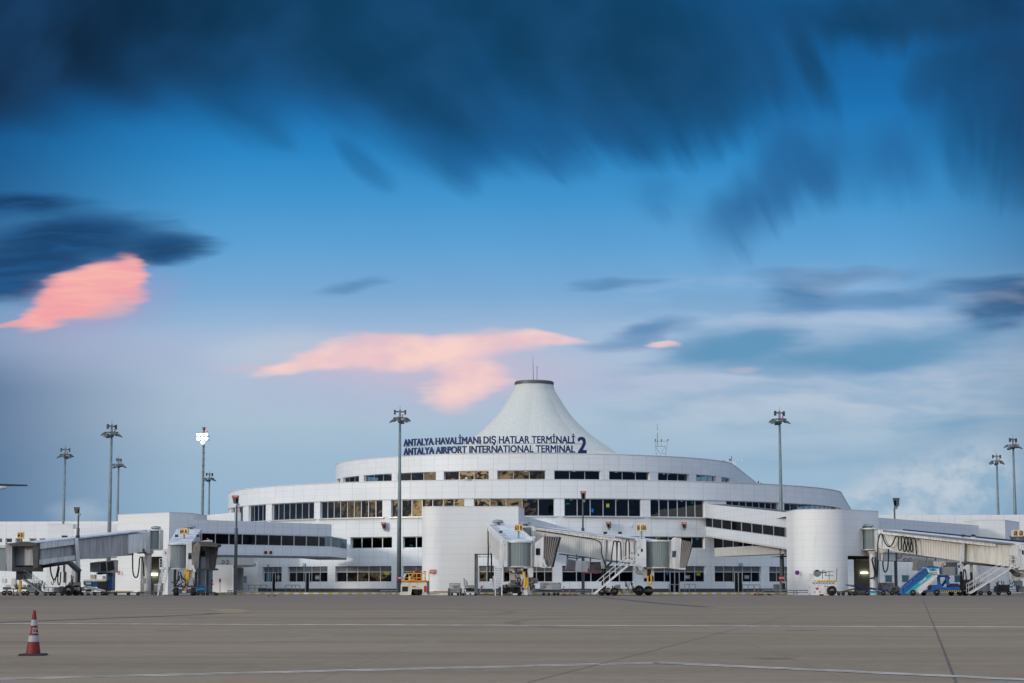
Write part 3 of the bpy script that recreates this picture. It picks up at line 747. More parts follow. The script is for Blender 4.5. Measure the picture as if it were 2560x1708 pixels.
# gate plates above doors and door numbers
def plate(path, x, y0, y1, w, txt, back=-.08, mat='blue_sign'):
    q = path.px(x); p, n_ = path.at(q); n_ = n_.normalized(); p = p + n_*(-back); t_ = Vector((-n_.y, n_.x, 0)); n3d = Vector((n_.x, n_.y, 0))
    zt_, zb_ = Z(y0, p.y), Z(y1, p.y); c_ = Vector((p.x, p.y, (zt_+zb_)/2)); h = zt_-zb_
    mb = MB(); mb.box(c_, (w, .06, h), math.atan2(t_.y, t_.x)); o = mb.build('gate_plate', mat, term)
    mb = MB(); addtext(mb, txt, c_+n3d*.05, w*.75, h*.5, t_, (0, 0, 1)); mb.build('plate_lettering', 'white_letter', o)
plate(lower, 672, 1412, 1419, .52, '201'); plate(lower, 763, 1409, 1416, .62, '203'); plate(lower, 1850, 1408.5, 1415, .7, '201')
def winno(x, yc, txt):
    q = lower.px(x); p, n_ = lower.at(q); n_ = n_.normalized(); p = p + n_*(-.30); t_ = Vector((-n_.y, n_.x, 0)); c_ = Vector((p.x, p.y, Z(yc, p.y)))
    mb = MB(); addtext(mb, txt, c_, .62, .27, t_, (0, 0, 1))
    for sx, sz, w, h in ((0, .24, .84, .035), (0, -.24, .84, .035), (-.42, 0, .035, .51), (.42, 0, .035, .51)):
        mb.box(c_+t_*sx+Vector((0, 0, sz)), (w, .02, h), math.atan2(t_.y, t_.x))
    mb.build('window_number', 'white_letter', term)
winno(791, 1444, '203'); winno(1719, 1443, '202'); winno(1869, 1443, '201'); winno(693, 1444, 'X')
# tent roof
prof = [(170, 215), (186, 270), (210, 310), (238, 352), (268, 400), (300, 446), (335, 492), (375, 538), (420, 582), (468, 628), (520, 672), (580, 717), (650, 765), (715, 808), (765, 845)]
pf = []
for (o_, y_) in prof:
    pf.append((o_/3.5606/F*YC*.995, Z(900+y_/3.5606, YC)))
pf += [(19., zi_t+.75), (25., zi_t+.1), (31., zi_t-.35)]
n_ = 96
rings = []
mb = MB()
for (r, z) in pf[::-1]:
    rings.append((r, z))
def scal(a_, r, z):   # shallow valleys between the eight radial cables
    e = abs(math.sin(a_*4+.35)); return r*(1-.030*(1-e)*min(1, (r-3)/4+.35)) 
for i in range(len(rings)-1):
    for j in range(n_*2):
        a0_, a1_ = 2*math.pi*j/(n_*2), 2*math.pi*(j+1)/(n_*2)
        (r0, z0_), (r1, z1_) = rings[i], rings[i+1]
        def pt(a_, r, z): rr = scal(a_, r, z); return (XC+rr*math.sin(a_), YC-rr*math.cos(a_), z)
        mb.face([pt(a0_, r0, z0_), pt(a1_, r0, z0_), pt(a1_, r1, z1_), pt(a0_, r1, z1_)],
                [(j/(n_*2), i), ((j+1)/(n_*2), i), ((j+1)/(n_*2), i+1), (j/(n_*2), i+1)])
tent = mb.build('tent_roof', 'tent_fabric', term)
rt, zt_ = pf[0]
mb = MB(); mb.lathe((XC, YC, zt_), [(rt-.2, -.15), (rt+.12, -.15), (rt+.12, .28), (rt-.1, .42), (.1, .45)], 48); ring = mb.build('tent_crown', 'dark_steel', tent)
mb = MB(); mb.tube([(XC-.15, YC-1, zt_+.4), (XC-.2, YC-1, zt_+3.2), (XC-.22, YC-1, zt_+4.6)], [.05, .035, .015], 6)
mb.tube([(XC+.45, YC-1, zt_+.4), (XC+.47, YC-1, zt_+2.6), (XC+.47, YC-1, zt_+2.9)], [.045, .04, .06], 6); mb.build('whip_antenna', 'dark_steel', tent)

# left and right parts: wings
zw = 11.5
wl = Path([(X(-160, 331, 1330), 331), (X(290, 328, 1330), 328), (X(480, 304, 1330), 304), (X(585, 287.5, 1330), 287.5)])
lw = thing('concourse_building', 'long low white concourse stretching off to the left of the round terminal', 'concourse', (X(200, 330), 330, 0))
wop = ops(wl, [(-24, -7), (-5, 6), (14, 31), (39, 57), (74, 92), (99, 114)])
zwt, zwb = Z(1346, 330), Z(1357, 330)
band(lw, 'parapet', wl, 0, wl.L, zwt, zw, mat='cladding', th=1.)
band(lw, 'window_wall', wl, 0, wl.L, zwb, zwt-.004, wop, th=.6)
band(lw, 'lower_wall', wl, 0, wl.L, 0, zwb-.004, th=.6)
for q0, q1 in wop: window(lw, wl, q0, q1, zwb, zwt-.01, 1, .35, 'glass_dark')
mb = MB(); mb.hexa([(wl.p[0].x, 332.5, zw-1), (wl.p[1].x, 329.5, zw-1), (wl.p[1].x, 370, zw-1), (wl.p[0].x, 372, zw-1), (wl.p[0].x, 332.5, zw-.7), (wl.p[1].x, 329.5, zw-.7), (wl.p[1].x, 370, zw-.7), (wl.p[0].x, 372, zw-.7)])
mb.build('roof_deck', 'slab', lw)
rw = thing('concourse_building', 'long low white concourse stretching off to the right behind the jet bridge', 'concourse', (X(2380, 300), 300, 0))
wr = Path([(X(2105, 300, 1330), 300), (X(2760, 298, 1330), 298)])
band(rw, 'parapet', wr, 0, wr.L, 5.2, zw+.05, mat='cladding', th=1.)
w4 = ops(wr, [(2210, 2229), (2252, 2271), (2284, 2303), (2383, 2402), (2415, 2434), (2470, 2489), (2530, 2550)])
band(rw, 'lower_wall', wr, 0, wr.L, Z(1438, 300), 5.196, mat='cladding', th=.6, off=-.06)
band(rw, 'window_wall', wr, 0, wr.L, Z(1457, 300), Z(1438, 300)-.004, w4, th=.6, off=-.06)
band(rw, 'base_wall', wr, 0, wr.L, 0, Z(1457, 300)-.004, th=.6, off=-.06)
for q0, q1 in w4: window(rw, wr, q0, q1, Z(1457, 300), Z(1438, 300)-.01, 1, .4, 'glass_dark')

# link corridors
zlt, zlb = 9.24, 4.94
lk = thing('link_corridor', 'pale blue walkway with a dark window strip joining the left gate tower to the terminal', 'walkway', (X(660, 258), 258, 0), group='raised walkways between terminal and gates')
lp = Path([(X(470, 247.5, 1330), 247.5), (X(829, 268, 1330), 268), (X(868, 287, 1330), 287)])
zwa, zwb2 = Z(1333, 251.5), Z(1362, 251.5)
band(lk, 'upper_panel', lp, 0, lp.px(829), zwa, zlt, mat='cladding_link', th=.3)
band(lk, 'upper_panel', lp, lp.px(829), lp.L, zwa, zlt-2.2, mat='cladding_link', th=.3) if False else None
band(lk, 'lower_panel', lp, 0, lp.L, zlb, zwb2, mat='cladding_link', th=.3)
window(lk, lp, 0, lp.px(829)-.02, zwb2+.004, zwa-.004, 11, .12, 'glass_dark', .09)
window(lk, lp, lp.px(829)+.02, lp.L, zwb2+.004, zwa-.004, 2, .12, 'glass_dark', .09)
mb = MB(); slab_wall(mb, lp, 0, lp.px(829), zlt-.2, zlt-.02, -.31, 3.5); mb.build('roof', 'slab', lk)
mb = MB(); slab_wall(mb, lp, 0, lp.L, zlb-.22, zlb-.004, -.05, 4.2); mb.build('deck', 'shade_grey', lk)
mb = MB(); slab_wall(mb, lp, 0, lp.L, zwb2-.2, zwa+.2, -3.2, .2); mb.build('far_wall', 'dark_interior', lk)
def round_sign(parent, px, py, Y, r=.42, rim='red_letter', face='white_letter', name='round_sign'):
    p = P(px, py, Y); mb = MB()
    mb.tube([p, p+Vector((0, -.05, 0))], r, 20); o = mb.build(name, rim, parent)
    mb = MB(); mb.tube([p+Vector((0, -.05, 0)), p+Vector((0, -.07, 0))], r*.74, 20); mb.build('sign_disc', face, o); return o
for px_, Y_ in ((664.5, 258.), (677, 258.8)): round_sign(lk, px_, 1381.5, Y_, .22, 'sign_red_dull', 'sign_red_dull')
# supports below the walkway
for px_, Y_ in ((501, 251), (519, 252)):
    mb = MB(); mb.tube([(X(px_, Y_), Y_+1.5, 0), (X(px_, Y_), Y_+1.5, zlb-.2)], .42, 16); mb.build('pillar', 'mast_grey', lk)
# left link behind tower
ll = thing('link_corridor', 'pale blue walkway wall rising behind the edge-darkened jet bridge, left of the left gate tower', 'walkway', (X(240, 280), 280, 0), group='raised walkways between terminal and gates')
lp2 = Path([(X(183, 291, 1330), 291), (X(300, 268, 1330), 268)])
band(ll, 'panel', lp2, 0, lp2.L, 4.9, zlt, mat='cladding_link', th=3.)
# beige link on the left under the walkway
bl = thing('link_bridge', 'beige low link with two round signs below the pale blue walkway', 'walkway', (X(570, 284), 284, 0), group='raised walkways between terminal and gates')
bp = Path([(X(500, 276, 1330), 276), (X(636, 283, 1330), 283)])
band(bl, 'beam', bp, 0, bp.L, Z(1412, 280), Z(1388, 280), mat='cladding_beige', th=3.)
for px_ in (557, 568.5): round_sign(bl, px_, 1405, 280-1.0+ (px_-560)*.05, .28, 'maroon', 'cladding_beige')
rb = thing('service_building', 'low rounded white building under the walkway beside the left gate tower', 'building', (X(550, 290), 290, 0))
rp_ = [(X(515, 292, 1440)-.3, 300)]
for k in range(11):
    t_ = math.pi*(1-k/10*.5); rp_.append((X(525, 288)+3.2+3.2*math.cos(t_), 291.2-3.2*math.sin(t_)))
rp_.append((X(583, 288, 1440), 288.))
rpp = Path(rp_); band(rb, 'wall', rpp, 0, rpp.L, 0, Z(1411, 288), mat='cladding_fine', th=.5)
r2 = Path([(X(583, 289, 1440), 291), (X(640, 289, 1440), 291)])
ow = ops(r2, [(607, 619)])
band(rb, 'rear_wall', r2, 0, r2.L, Z(1440, 291), Z(1404, 291), mat='cladding_fine'); band(rb, 'rear_wall', r2, 0, r2.L, Z(1459, 291), Z(1440, 291)-.004, ow, mat='cladding_fine')
band(rb, 'rear_wall', r2, 0, r2.L, 0, Z(1459, 291)-.004, mat='cladding_fine')
for q0, q1 in ow: window(rb, r2, q0, q1, Z(1459, 291), Z(1440, 291)-.01, 1, .2, 'glass_dark')
mb = MB(); mb.ppoly([(583, 1413), (633, 1408), (633, 1416), (583, 1420)], 285.5, 3.); mb.build('canopy_roof', 'grey_wall', rb)
mb = MB(); mb.pbox(583, 1420, 607, 1476, 288.5, 1.); mb.build('corner_pier', 'grey_wall', rb)

# ramps on the right
ur = thing('ramp_corridor', 'white sloping walkway with a dark window strip, ending at the right gate tower', 'walkway', (X(1870, 265), 265, 0), group='raised walkways between terminal and gates')
up = Path([(X(1758, 287.5, 1330), 287.5), (X(1992, 243, 1330), 243)])
sA, sB = up.px(1763.6), up.px(1984)
def lerpz(ya, yb, Ya, Yb):
    za, zb = Z(ya, Ya), Z(yb, Yb); return lambda q: za + (zb-za)*(q-sA)/(sB-sA)
Ya, Yb = up.pos(sA).y, up.pos(sB).y
z_t, z_wt, z_wb, z_b = lerpz(1260.5, 1283.5, Ya, Yb), lerpz(1293, 1320, Ya, Yb), lerpz(1318, 1347.8, Ya, Yb), lerpz(1338.4, 1372.7, Ya, Yb)
band(ur, 'upper_panel', up, 0, up.L, z_wt, z_t, mat='cladding_link', th=.3); band(ur, 'lower_panel', up, 0, up.L, z_b, z_wb, mat='cladding_link', th=.3)
window(ur, up, 0, up.L, lambda q: z_wb(q)+.004, lambda q: z_wt(q)-.004, 9, .12, 'glass_dark', .10)
mb = MB(); slab_wall(mb, up, 0, up.L, lambda q: z_t(q)-.2, lambda q: z_t(q)-.02, -.31, 3.); mb.build('roof', 'slab', ur)
mb = MB(); slab_wall(mb, up, 0, up.L, lambda q: z_b(q)-.2, lambda q: z_b(q)-.004, -.02, 3.3); mb.build('deck', 'cladding_beige', ur)
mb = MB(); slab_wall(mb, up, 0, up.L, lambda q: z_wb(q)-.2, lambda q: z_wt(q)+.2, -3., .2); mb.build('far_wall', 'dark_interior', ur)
lr = thing('link_bridge', 'shaded beige low link with a round sign below the sloping walkway', 'walkway', (X(1880, 270), 270, 0), group='raised walkways between terminal and gates')
lrp = Path([(X(1786, 283, 1330), 283), (X(1990, 252, 1330), 252)])
band(lr, 'beam', lrp, 0, lrp.L, Z(1391.5, 283), Z(1370, 283), mat='cladding_beige', th=3.)
pz = lrp.pos(lrp.px(1967), .05); round_sign(lr, 1967, 1381, pz.y-.05, .30, 'maroon', 'cladding_beige')

# gate towers
def tower(label, pts, ztop, opening, mat='cladding_tower', zopen=None, depth=9., group='white gate towers', back=True):
    path = Path(pts); t_ = thing('gate_tower', label, 'tower', (pts[0][0], pts[0][1], 0), group=group)
    if opening:
        q0, q1 = path.px(opening[0]), path.px(opening[1])
        band(t_, 'upper_wall', path, 0, path.L, zopen, ztop, mat=mat, th=.5); band(t_, 'lower_wall', path, 0, path.L, 0, zopen-.004, [(q0, q1)], mat=mat, th=.5)
    else: band(t_, 'wall', path, 0, path.L, 0, ztop, mat=mat, th=.5)
    mb = MB(); slab_wall(mb, path, 0, path.L, ztop+.003, ztop+.06, .03, .6); mb.build('coping', 'trim', t_)
    mid = [Vector((p.x, p.y, ztop-.5)) for p in path.p]
    a_, b_ = path.p[0], path.p[-1]; yb = max(a_.y, b_.y)+depth
    mb = MB(); poly = [(p.x, p.y+.3, ztop-.5) for p in path.p] + [(b_.x, yb, ztop-.5), (a_.x, yb, ztop-.5)]
    mb.face(poly); mb.build('roof_deck', 'slab', t_)
    if zopen:
        mb = MB(); mb.face([(p[0], p[1], zopen+.15) for p in poly]); mb.build('soffit', 'slab', t_)
    return t_, path
# left tower: two faces
A = P(294.5, 1287.6, 253.3); Bc = P(423.6, 1281.7, 245.); Cc = P(480, 1283.7, 248.)
zt64 = Bc.z
t64, p64 = tower('sharp-cornered white gate tower at left, between the two jet bridges marked 64', [(A.x+1., 262.), (A.x, A.y), (Bc.x, Bc.y), (Cc.x, Cc.y), (Cc.x+.5, 257.)], zt64, (354, 407), zopen=Z(1391.7, 247))
mb = MB(); mb.pbox(350, 1391, 412, None, 251.5, .4); mb.build('recess_wall', 'grey_wall', t64)
mb = MB(); mb.pbox(354, 1391, 361, None, 247.6, 3.5); mb.build('recess_pier', 'grey_wall', t64)
mb = MB(); mb.pbox(377, 1433.5, 393, 1438.5, 251.2, .12); mb.build('tube_lamp', 'tube_lit', t64)
# centre tower with rounded left corner
def rounded(xl, xr, Yf, Yr, rad, depth):
    pts = [(X(xl, Yf+rad), Yf+depth)]; cx_ = X(xl, Yf+rad)+rad; cy_ = Yf+rad
    sw_ = math.pi/2 + math.atan2(Yr-Yf, X(xr, Yr, 1330)-cx_)
    for k in range(19):
        t_ = math.pi - sw_*k/18; pts.append((cx_+rad*math.cos(t_), cy_-rad*math.sin(t_)))
    pts.append((X(xr, Yr, 1330), Yr)); return pts
ptc = rounded(1055, 1296, 240., 240.3, 2.3, 9.); ptc.append((ptc[-1][0]+.75, 247.))
zt63 = Z(1266.8, 240)
t63, p63 = tower('tall white gate tower with a rounded left corner, behind the jet bridges marked 63', ptc, zt63, (1186, 1291), zopen=Z(1384.7, 240))
mb = MB(); mb.pbox(1186.2, 1384.7, 1193.5, None, 240.4, 3.8); mb.build('recess_pier', 'grey_wall', t63)
mb = MB(); mb.pbox(1193, 1385.5, 1232, 1387, 240.6, .15); mb.pbox(1193, 1392, 1232, 1393, 240.6, .1); mb.pbox(1199, 1386, 1200, 1394, 240.5, .1); mb.build('pipe', 'black_metal', t63)
# link from centre tower back to the terminal
cl = thing('link_corridor', 'short pale blue walkway behind the centre gate tower and the marker board 63 B', 'walkway', (X(1300, 262), 262, 0), group='raised walkways between terminal and gates')
cpth = Path([(X(1302, 246, 1330), 247), (X(1390, 280, 1330), 281)])
zcA, zcB = Z(1288, 247), Z(1312, 281)
band(cl, 'panel', cpth, 0, cpth.L, 5.4, lambda q: zcA+(zcB-zcA)*q/cpth.L, mat='cladding_link', th=3.)
# right tower
ptr = rounded(1984, 2197, 233.5, 240., 3.4, 9.); ptr.append((ptr[-1][0]+.1, 250.))
zt62 = Z(1275, 235)
t62, p62 = tower('broad white gate tower with a rounded left corner, at right beside the white scissor loader', ptr, zt62, (2118, 2192), zopen=Z(1390.6, 239))
mb = MB(); mb.pbox(2137, 1391, 2180, None, 243., .6); mb.build('recess_wall', 'grey_wall', t62)
mb = MB(); mb.pbox(2152, 1430.5, 2170, 1433.5, 242.8, .12); mb.build('tube_lamp', 'tube_lit', t62)
mb = MB(); mb.pbox(2119, 1393, 2172, 1397, 240.5, 1.); mb.pbox(2120, 1391, 2140, 1399, 240.2, .3); mb.build('pipe', 'black_metal', t62)
round_sign(t62, 1993, 1432, 234.6, .28, 'red_letter', 'blue_letter', 'no_parking_sign')
# right walkway wall from tower to block
rl = thing('link_corridor', 'white walkway wall sloping down behind the roof of the long right jet bridge', 'walkway', (X(2320, 255), 255, 0), group='raised walkways between terminal and gates')
rlp = Path([(X(2190, 240, 1330), 240), (X(2447, 273.5, 1330), 273.5)])
band(rl, 'panel', rlp, 0, rlp.L, 5.1, zlt, mat='cladding_link', th=3.)
band(rl, 'lower_beam', rlp, 0, rlp.L, 4.1, 5.096, mat='cladding_beige', th=2.6, off=-.2)
for px_ in (2247.5, 2264, 2276):
    q = rlp.pos(rlp.px(px_), .1); zz_ = 1390 if px_ < 2250 else 1400; round_sign(rl, px_, zz_, q.y-.25, .34 if px_ < 2250 else .26, 'maroon', 'cladding_beige')
# small blocks
sb1, _ = tower('small grey-white stair block behind the far left jet bridge', [(X(119, 293, 1330), 302), (X(119, 293, 1330), 293), (X(182, 293, 1330), 293.), (X(188, 296, 1330), 297)], Z(1311, 293), None)
sb2, _ = tower('grey-white square block at the far right under two tall masts', [(X(2447.6, 275, 1330), 284), (X(2447.6, 275, 1330), 275), (X(2513, 275, 1330), 275), (X(2551, 284, 1330), 284.5)], Z(1301, 275), None)
# roof box
rbx = thing('roof_plant_room', 'small white plant room poking above the right end of the upper drum', 'plant room', (X(1822, 345), 345, 0))
mb = MB(); mb.pbox(1806, 1154, 1842, 1215, 345, 5); mb.build('wall', 'white_paint', rbx)
mb = MB(); mb.pbox(1804, 1152, 1816, 1153.5, 344.8, 2); mb.build('roof_slab', 'dark_steel', rbx)
mb = MB(); mb.ptube([(1829, 1154, 346), (1829, 1140, 346)], .05); mb.pbox(1827, 1147, 1831, 1152, 345.9, .3); mb.build('antenna', 'dark_steel', rbx)
mb = MB(); mb.ptube([(1843, 1156, 345.5), (1848, 1146, 345.5), (1857, 1145, 345.5), (1857, 1149, 345.5)], .05); mb.tube([P(1857, 1148, 345.5), P(1857, 1151.5, 345.5)], .16); mb.build('camera_arm', 'white_paint', rbx)
mb = MB(); mb.ptube([(1896, 1210, 380), (1896, 1203, 380)], .12); mb.ptube([(1901, 1211, 380), (1901, 1208, 380), (1907, 1210.5, 380)], .1); mb.build('vent_pipe', 'dark_steel', rbx)
# lattice aerial on the drum roof
la = thing('antenna_frame', 'spidery lattice aerial frame standing on the drum roof, right of the tent', 'antenna', (X(1652, 318), 318, Z(1140, 318)))
mb = MB(); Yl = 318.
def T3(a_, b_, r=.035, Y0=Yl, Y1=Yl): mb.tube([P(a_[0], a_[1], Y0), P(b_[0], b_[1], Y1)], r, 5)
for dY in (0, 1.6):
    y0, y1 = Yl+dY, Yl+dY
    for a_, b_ in (((1635, 1103.5), (1669, 1103.5)), ((1638, 1116), (1665, 1116)), ((1637.5, 1104), (1641, 1140)), ((1668, 1104), (1666.5, 1128)), ((1664, 1116), (1665, 1141)), ((1640, 1118), (1649, 1133)),
                   ((1662, 1118), (1651, 1135)), ((1637.5, 1134), (1644, 1135.5)), ((1655, 1134), (1665, 1134)), ((1653.5, 1098), (1653.5, 1117)), ((1638.5, 1097), (1638.5, 1104)), ((1669.5, 1098), (1669, 1105)), ((1651, 1134), (1651, 1142))):
        T3(a_, b_, .04, y0, y1)
for x_, y_ in ((1637.5, 1104), (1668, 1104), (1664, 1116), (1638, 1116)): T3((x_, y_), (x_, y_), .04, Yl, Yl+1.6)
mb.build('lattice', 'galv', la)
mb = MB(); mb.tube([P(1643.5, 1116, Yl), P(1643.5, 1076, Yl), P(1643, 1060, Yl)], [.06, .05, .02], 6); mb.build('mast', 'galv', la)
mb = MB(); mb.tube([P(1645.5, 1077, Yl), P(1645.5, 1081.5, Yl)], .16, 8); mb.build('beacon', 'white_paint', la)
for x_ in (1653.5, 1669.3, 1638.5):
    mb = MB(); mb.tube([P(x_, 1102, Yl), P(x_, 1098.5, Yl)], .1, 6); mb.build('element', 'dark_steel', la)

# ------------------------------------------------------------------ roof lettering
sgn = thing('terminal_sign', 'two lines of dark blue capital letters and a large 2 standing on the drum edge', 'sign', (XC, YI, zi_t))
sp_ = arcpath(RI-.15, -60, 30)
def letters(txt, x0, x1, ybase, cap, yY):
    z0 = Z(ybase, YI); q0, q1 = sp_.px(x0), sp_.px(x1)
    iw = max(v.x for v in textmesh('I', .027, 1.)[0])
    def adv(s_): return max(v.x for v in textmesh(s_+'I', .027, 1.)[0]) - iw
    tot = max(v.x for v in textmesh(txt, .027, 1.)[0]); hs = max(v.y for v in textmesh('H', .027, 1.)[0]); k_ = (q1-q0)/tot
    for i, ch in enumerate(txt):
        if ch == ' ': continue
        x_ = adv(txt[:i]) if i else 0.
        vs, fs = textmesh(ch, .027, 1.); w = max(v.x for v in vs)
        q = q0+(x_+w/2)*k_; p, n_ = sp_.at(q); n_ = n_.normalized(); t_ = Vector((-n_.y, n_.x, 0)); n3d = Vector((n_.x, n_.y, 0))
        mb = MB(); 
        for v in vs: mb.a(Vector((p.x, p.y, z0)) + t_*((v.x-w/2)*k_) + Vector((0, 0, v.y/hs*cap)) + n3d*(v.z*.11))
        for f_ in fs: mb.f.append(f_); mb.uv.append(None); mb.mi.append(0)
        mb.build('letter', 'navy', sgn)
capm_ = (1130.5-1113)/F*YI*1.0
letters('ANTALYA HAVALİMANI DIŞ HATLAR TERMİNALİ', 1008.5, 1438, 1107.5, capm_, YI)
letters('ANTALYA AIRPORT INTERNATIONAL TERMINAL', 1008.5, 1438.5, 1130.5, capm_, YI)
letters('2', 1445, 1467.5, 1130.5, 39/F*YI, YI)
mb = MB()
for yb in (1108.7, 1131.7):
    slab_wall(mb, sp_, sp_.px(1008), sp_.px(1469), Z(yb+.8, YI), Z(yb-.3, YI), -.15, .10)
q = sp_.px(1012)
while q < sp_.px(1466):
    slab_wall(mb, sp_, q, q+.06, zi_t-.3, Z(1098, YI), -.2, .06); q += 2.6
mb.build('support_rail', 'silver_box', sgn)

# ------------------------------------------------------------------ light masts
def mast(px, ylamp, Y, label, group, yaw):
    x = X(px, Y, ylamp); zl = Z(ylamp, Y)
    t_ = thing('light_mast', label, 'light mast', (x, Y, 0), yaw, group)
    Mx = WM[t_.name]
    mb = MB(Mx); mb.tube([(0, 0, 0), (0, 0, zl*.5), (0, 0, zl+1.6)], [.31, .24, .13], 14); mb.build('pole', 'mast_grey', t_, True)
    mb = MB(Mx); mb.box((0, 0, .7), (.6, .5, 1.4)); mb.build('base_cabinet', 'mast_grey', t_)
    mb = MB(Mx); mb.box((0, 0, zl+1.32), (1.3, .14, .16)); 
    for s_ in (-1, 1):
        mb.box((s_*.68, 0, zl+1.25), (.22, .26, .62))
    mb.tube([(0, 0, zl+1.5), (0, 0, zl+2.1)], .02, 5); mb.build('top_bracket', 'dark_steel', t_)
    mb = MB(Mx); n_ = 16; pts = [(math.cos(2*math.pi*k/n_)*.9, math.sin(2*math.pi*k/n_)*.9, zl+.52) for k in range(n_+1)]
    mb.tube(pts, .035, 5)
    for k in range(4):
        a_ = math.pi/2*k+.4; mb.tube([(0, 0, zl+.5), (math.cos(a_)*.9, math.sin(a_)*.9, zl+.52)], .03, 5)
    mb.build('head_ring', 'dark_steel', t_)
    mb = MB(Mx); mb.lathe((0, 0, zl-.12), [(.22, 0), (.3, .1), (.3, .3), (.18, .45)], 12, cap=True); mb.build('collar', 'dark_steel', t_)
    mb = MB(Mx); mb.tube([(.3, -.3, zl+.6), (.3, -.3, zl+.95)], .07, 8); mb.build('beacon', 'red', t_)
    for k, a_ in enumerate((.25, 1.25, 2.2, 3.35, 4.3, 5.3)):
        Lm = Mx @ Matrix.Translation((math.cos(a_)*1.05, math.sin(a_)*1.05, zl+(.08 if k % 2 else .34))) @ Matrix.Rotation(a_, 4, 'Z') @ Matrix.Rotation(.30, 4, 'Y')
        mb = MB(Lm)
        mb.hexa([(-.28, -.30, -.08), (.42, -.30, -.08), (.42, .30, -.08), (-.28, .30, -.08), (-.26, -.16, .20), (.02, -.16, .16), (.02, .16, .16), (-.26, .16, .20)])
        mb.box((.07, 0, -.11), (.66, .54, .05)); mb.tube([(-.35, 0, .05), (-.1, 0, .12)], .05, 6)
        mb.build('floodlight', 'dark_steel', t_)
    return t_
GM = 'tall grey apron light masts'
mast(1000, 1055, 257.6, 'tall mast with unlit floodlights left of the roof lettering, in front of the terminal', GM, .15)
mast(1949, 1058, 257.6, 'tall mast with unlit floodlights beside the right gate tower', GM, .5)
mast(279, 1091, 262, 'tallest unlit light mast on the left side, behind the edge-darkened jet bridge', GM, .9)
mast(163, 1144, 329, 'leftmost unlit light mast, rising behind the small grey block', GM, .3)
mast(296.5, 1168, 353, 'shorter unlit light mast just right of the tallest left mast', GM, 1.2)
mast(523.5, 1202, 401, 'smallest light mast, far off just right of the lit mast', GM, .7)
mast(2492, 1160, 344, 'lower of the two unlit light masts at the far right', GM, .2)
mast(2533, 1121, 305, 'higher of the two unlit light masts at the far right edge', GM, .6)
# the lit mast
Yl = 335.
lm = thing('light_mast', 'tall mast with seven glowing floodlights on the left', 'light mast', (X(509, Yl, 1100), Yl, 0), 0, GM)
mb = MB(); xx = X(509.5, Yl, 1090); mb.tube([(xx, Yl, 0), (xx, Yl, Z(1075, Yl))], [.30, .17], 12)
for yv in range(1115, 1300, 16): mb.tube([(xx, Yl, Z(yv, Yl)), (xx, Yl, Z(yv+1.5, Yl))], .27, 10)
mb.build('pole', 'mast_grey', lm)
mb = MB(); mb.lathe((xx, Yl, Z(1076, Yl)), [(.18, 0), (.24, .15), (.24, .35), (.32, .42), (.32, .5)], 10, cap=True); mb.build('cap', 'dark_steel', lm)
mb = MB(); mb.pbox(493, 1090, 518, 1091.5, Yl-.3, .2); mb.pbox(493, 1099.5, 518, 1100.8, Yl-.3, .2); mb.build('crossbar', 'dark_steel', lm)
mb = MB(); mb.tube([P(518.5, 1080.5, Yl), P(518.5, 1077, Yl)], .14, 8); mb.build('beacon', 'beacon_red', lm)
for (lx, ly) in ((496, 1086.5), (506, 1086.5), (514.5, 1086), (496, 1096.5), (506, 1096), (515, 1096), (507, 1105.5)):
    mb = MB(); p = P(lx, ly, Yl-.45); mb.tube([p, p+Vector((0, .3, .05))], [.33, .18], 14); fl = mb.build('floodlight', 'dark_steel', lm)
    mb = MB(); mb.tube([p+Vector((0, -.03, 0)), p+Vector((0, -.01, 0))], .32, 14); mb.build('lamp', 'lamp_lit', fl)

# docking display poles and wall displays
def display(parent, px0, px1, y0, y1, Y, led=True, lean=0.):
    mb = MB(); w = px1-px0
    mb.ppoly([(px0, y0), (px1, y0), (px1-lean, y1), (px0+w*.35-lean, y1)] if True else [], Y, .45); o = mb.build('display_housing', 'dark_steel', parent)
    mb = MB(); mb.pbox(px0+w*.45, y1, px1-w*.08, y1+(y1-y0)*.30, Y+.05, .35); mb.build('sensor_box', 'galv', parent)
    if led:
        mb = MB(); addtext(mb, 'OPEN', P((px0+px1)/2, y0+2.6, Y-.03), w*.62/F*Y, 2.1/F*Y); mb.build('led_text', 'led_red', o)
    mb = MB(); mb.pbox(px0+w*.42, y0+6, px0+w*.72, y1-2, Y-.03, .03); mb.build('display_glass', 'glass_dark', o)
    return o
GD = 'docking guidance displays'
def dpole(px, y0, y1, w, Y, label, led=True, ybase=None):
    t_ = thing('docking_display', label, 'display', (X(px, Y), Y, 0), 0, GD)
    mb = MB(); zt2 = Z(y1+4, Y); zm = Z(1320, Y)
    mb.tube([(X(px, Y), Y+.3, 0), (X(px, Y), Y+.3, zm)], .20, 12); mb.tube([(X(px, Y), Y+.3, zm), (X(px, Y), Y+.3, zt2)], .11, 10); mb.build('pole', 'dark_steel', t_)
    display(t_, px-w/2, px+w/2, y0, y1, Y, led, 1.5); return t_
dpole(588, 1239, 1259, 17, 243, 'docking display with orange digits on a slim pole before the terminal left end')
dpole(1458, 1228, 1249, 14, 252, 'docking display on a slim pole in the centre, behind the jet bridge marked 63 A')
dpole(191, 1268, 1284, 14, 250, 'dark docking display on a slim pole at far left, above the edge-darkened jet bridge', False)
dpole(2241, 1245, 1266, 16, 246, 'docking display on a slim pole at the right, above the long right jet bridge', False)
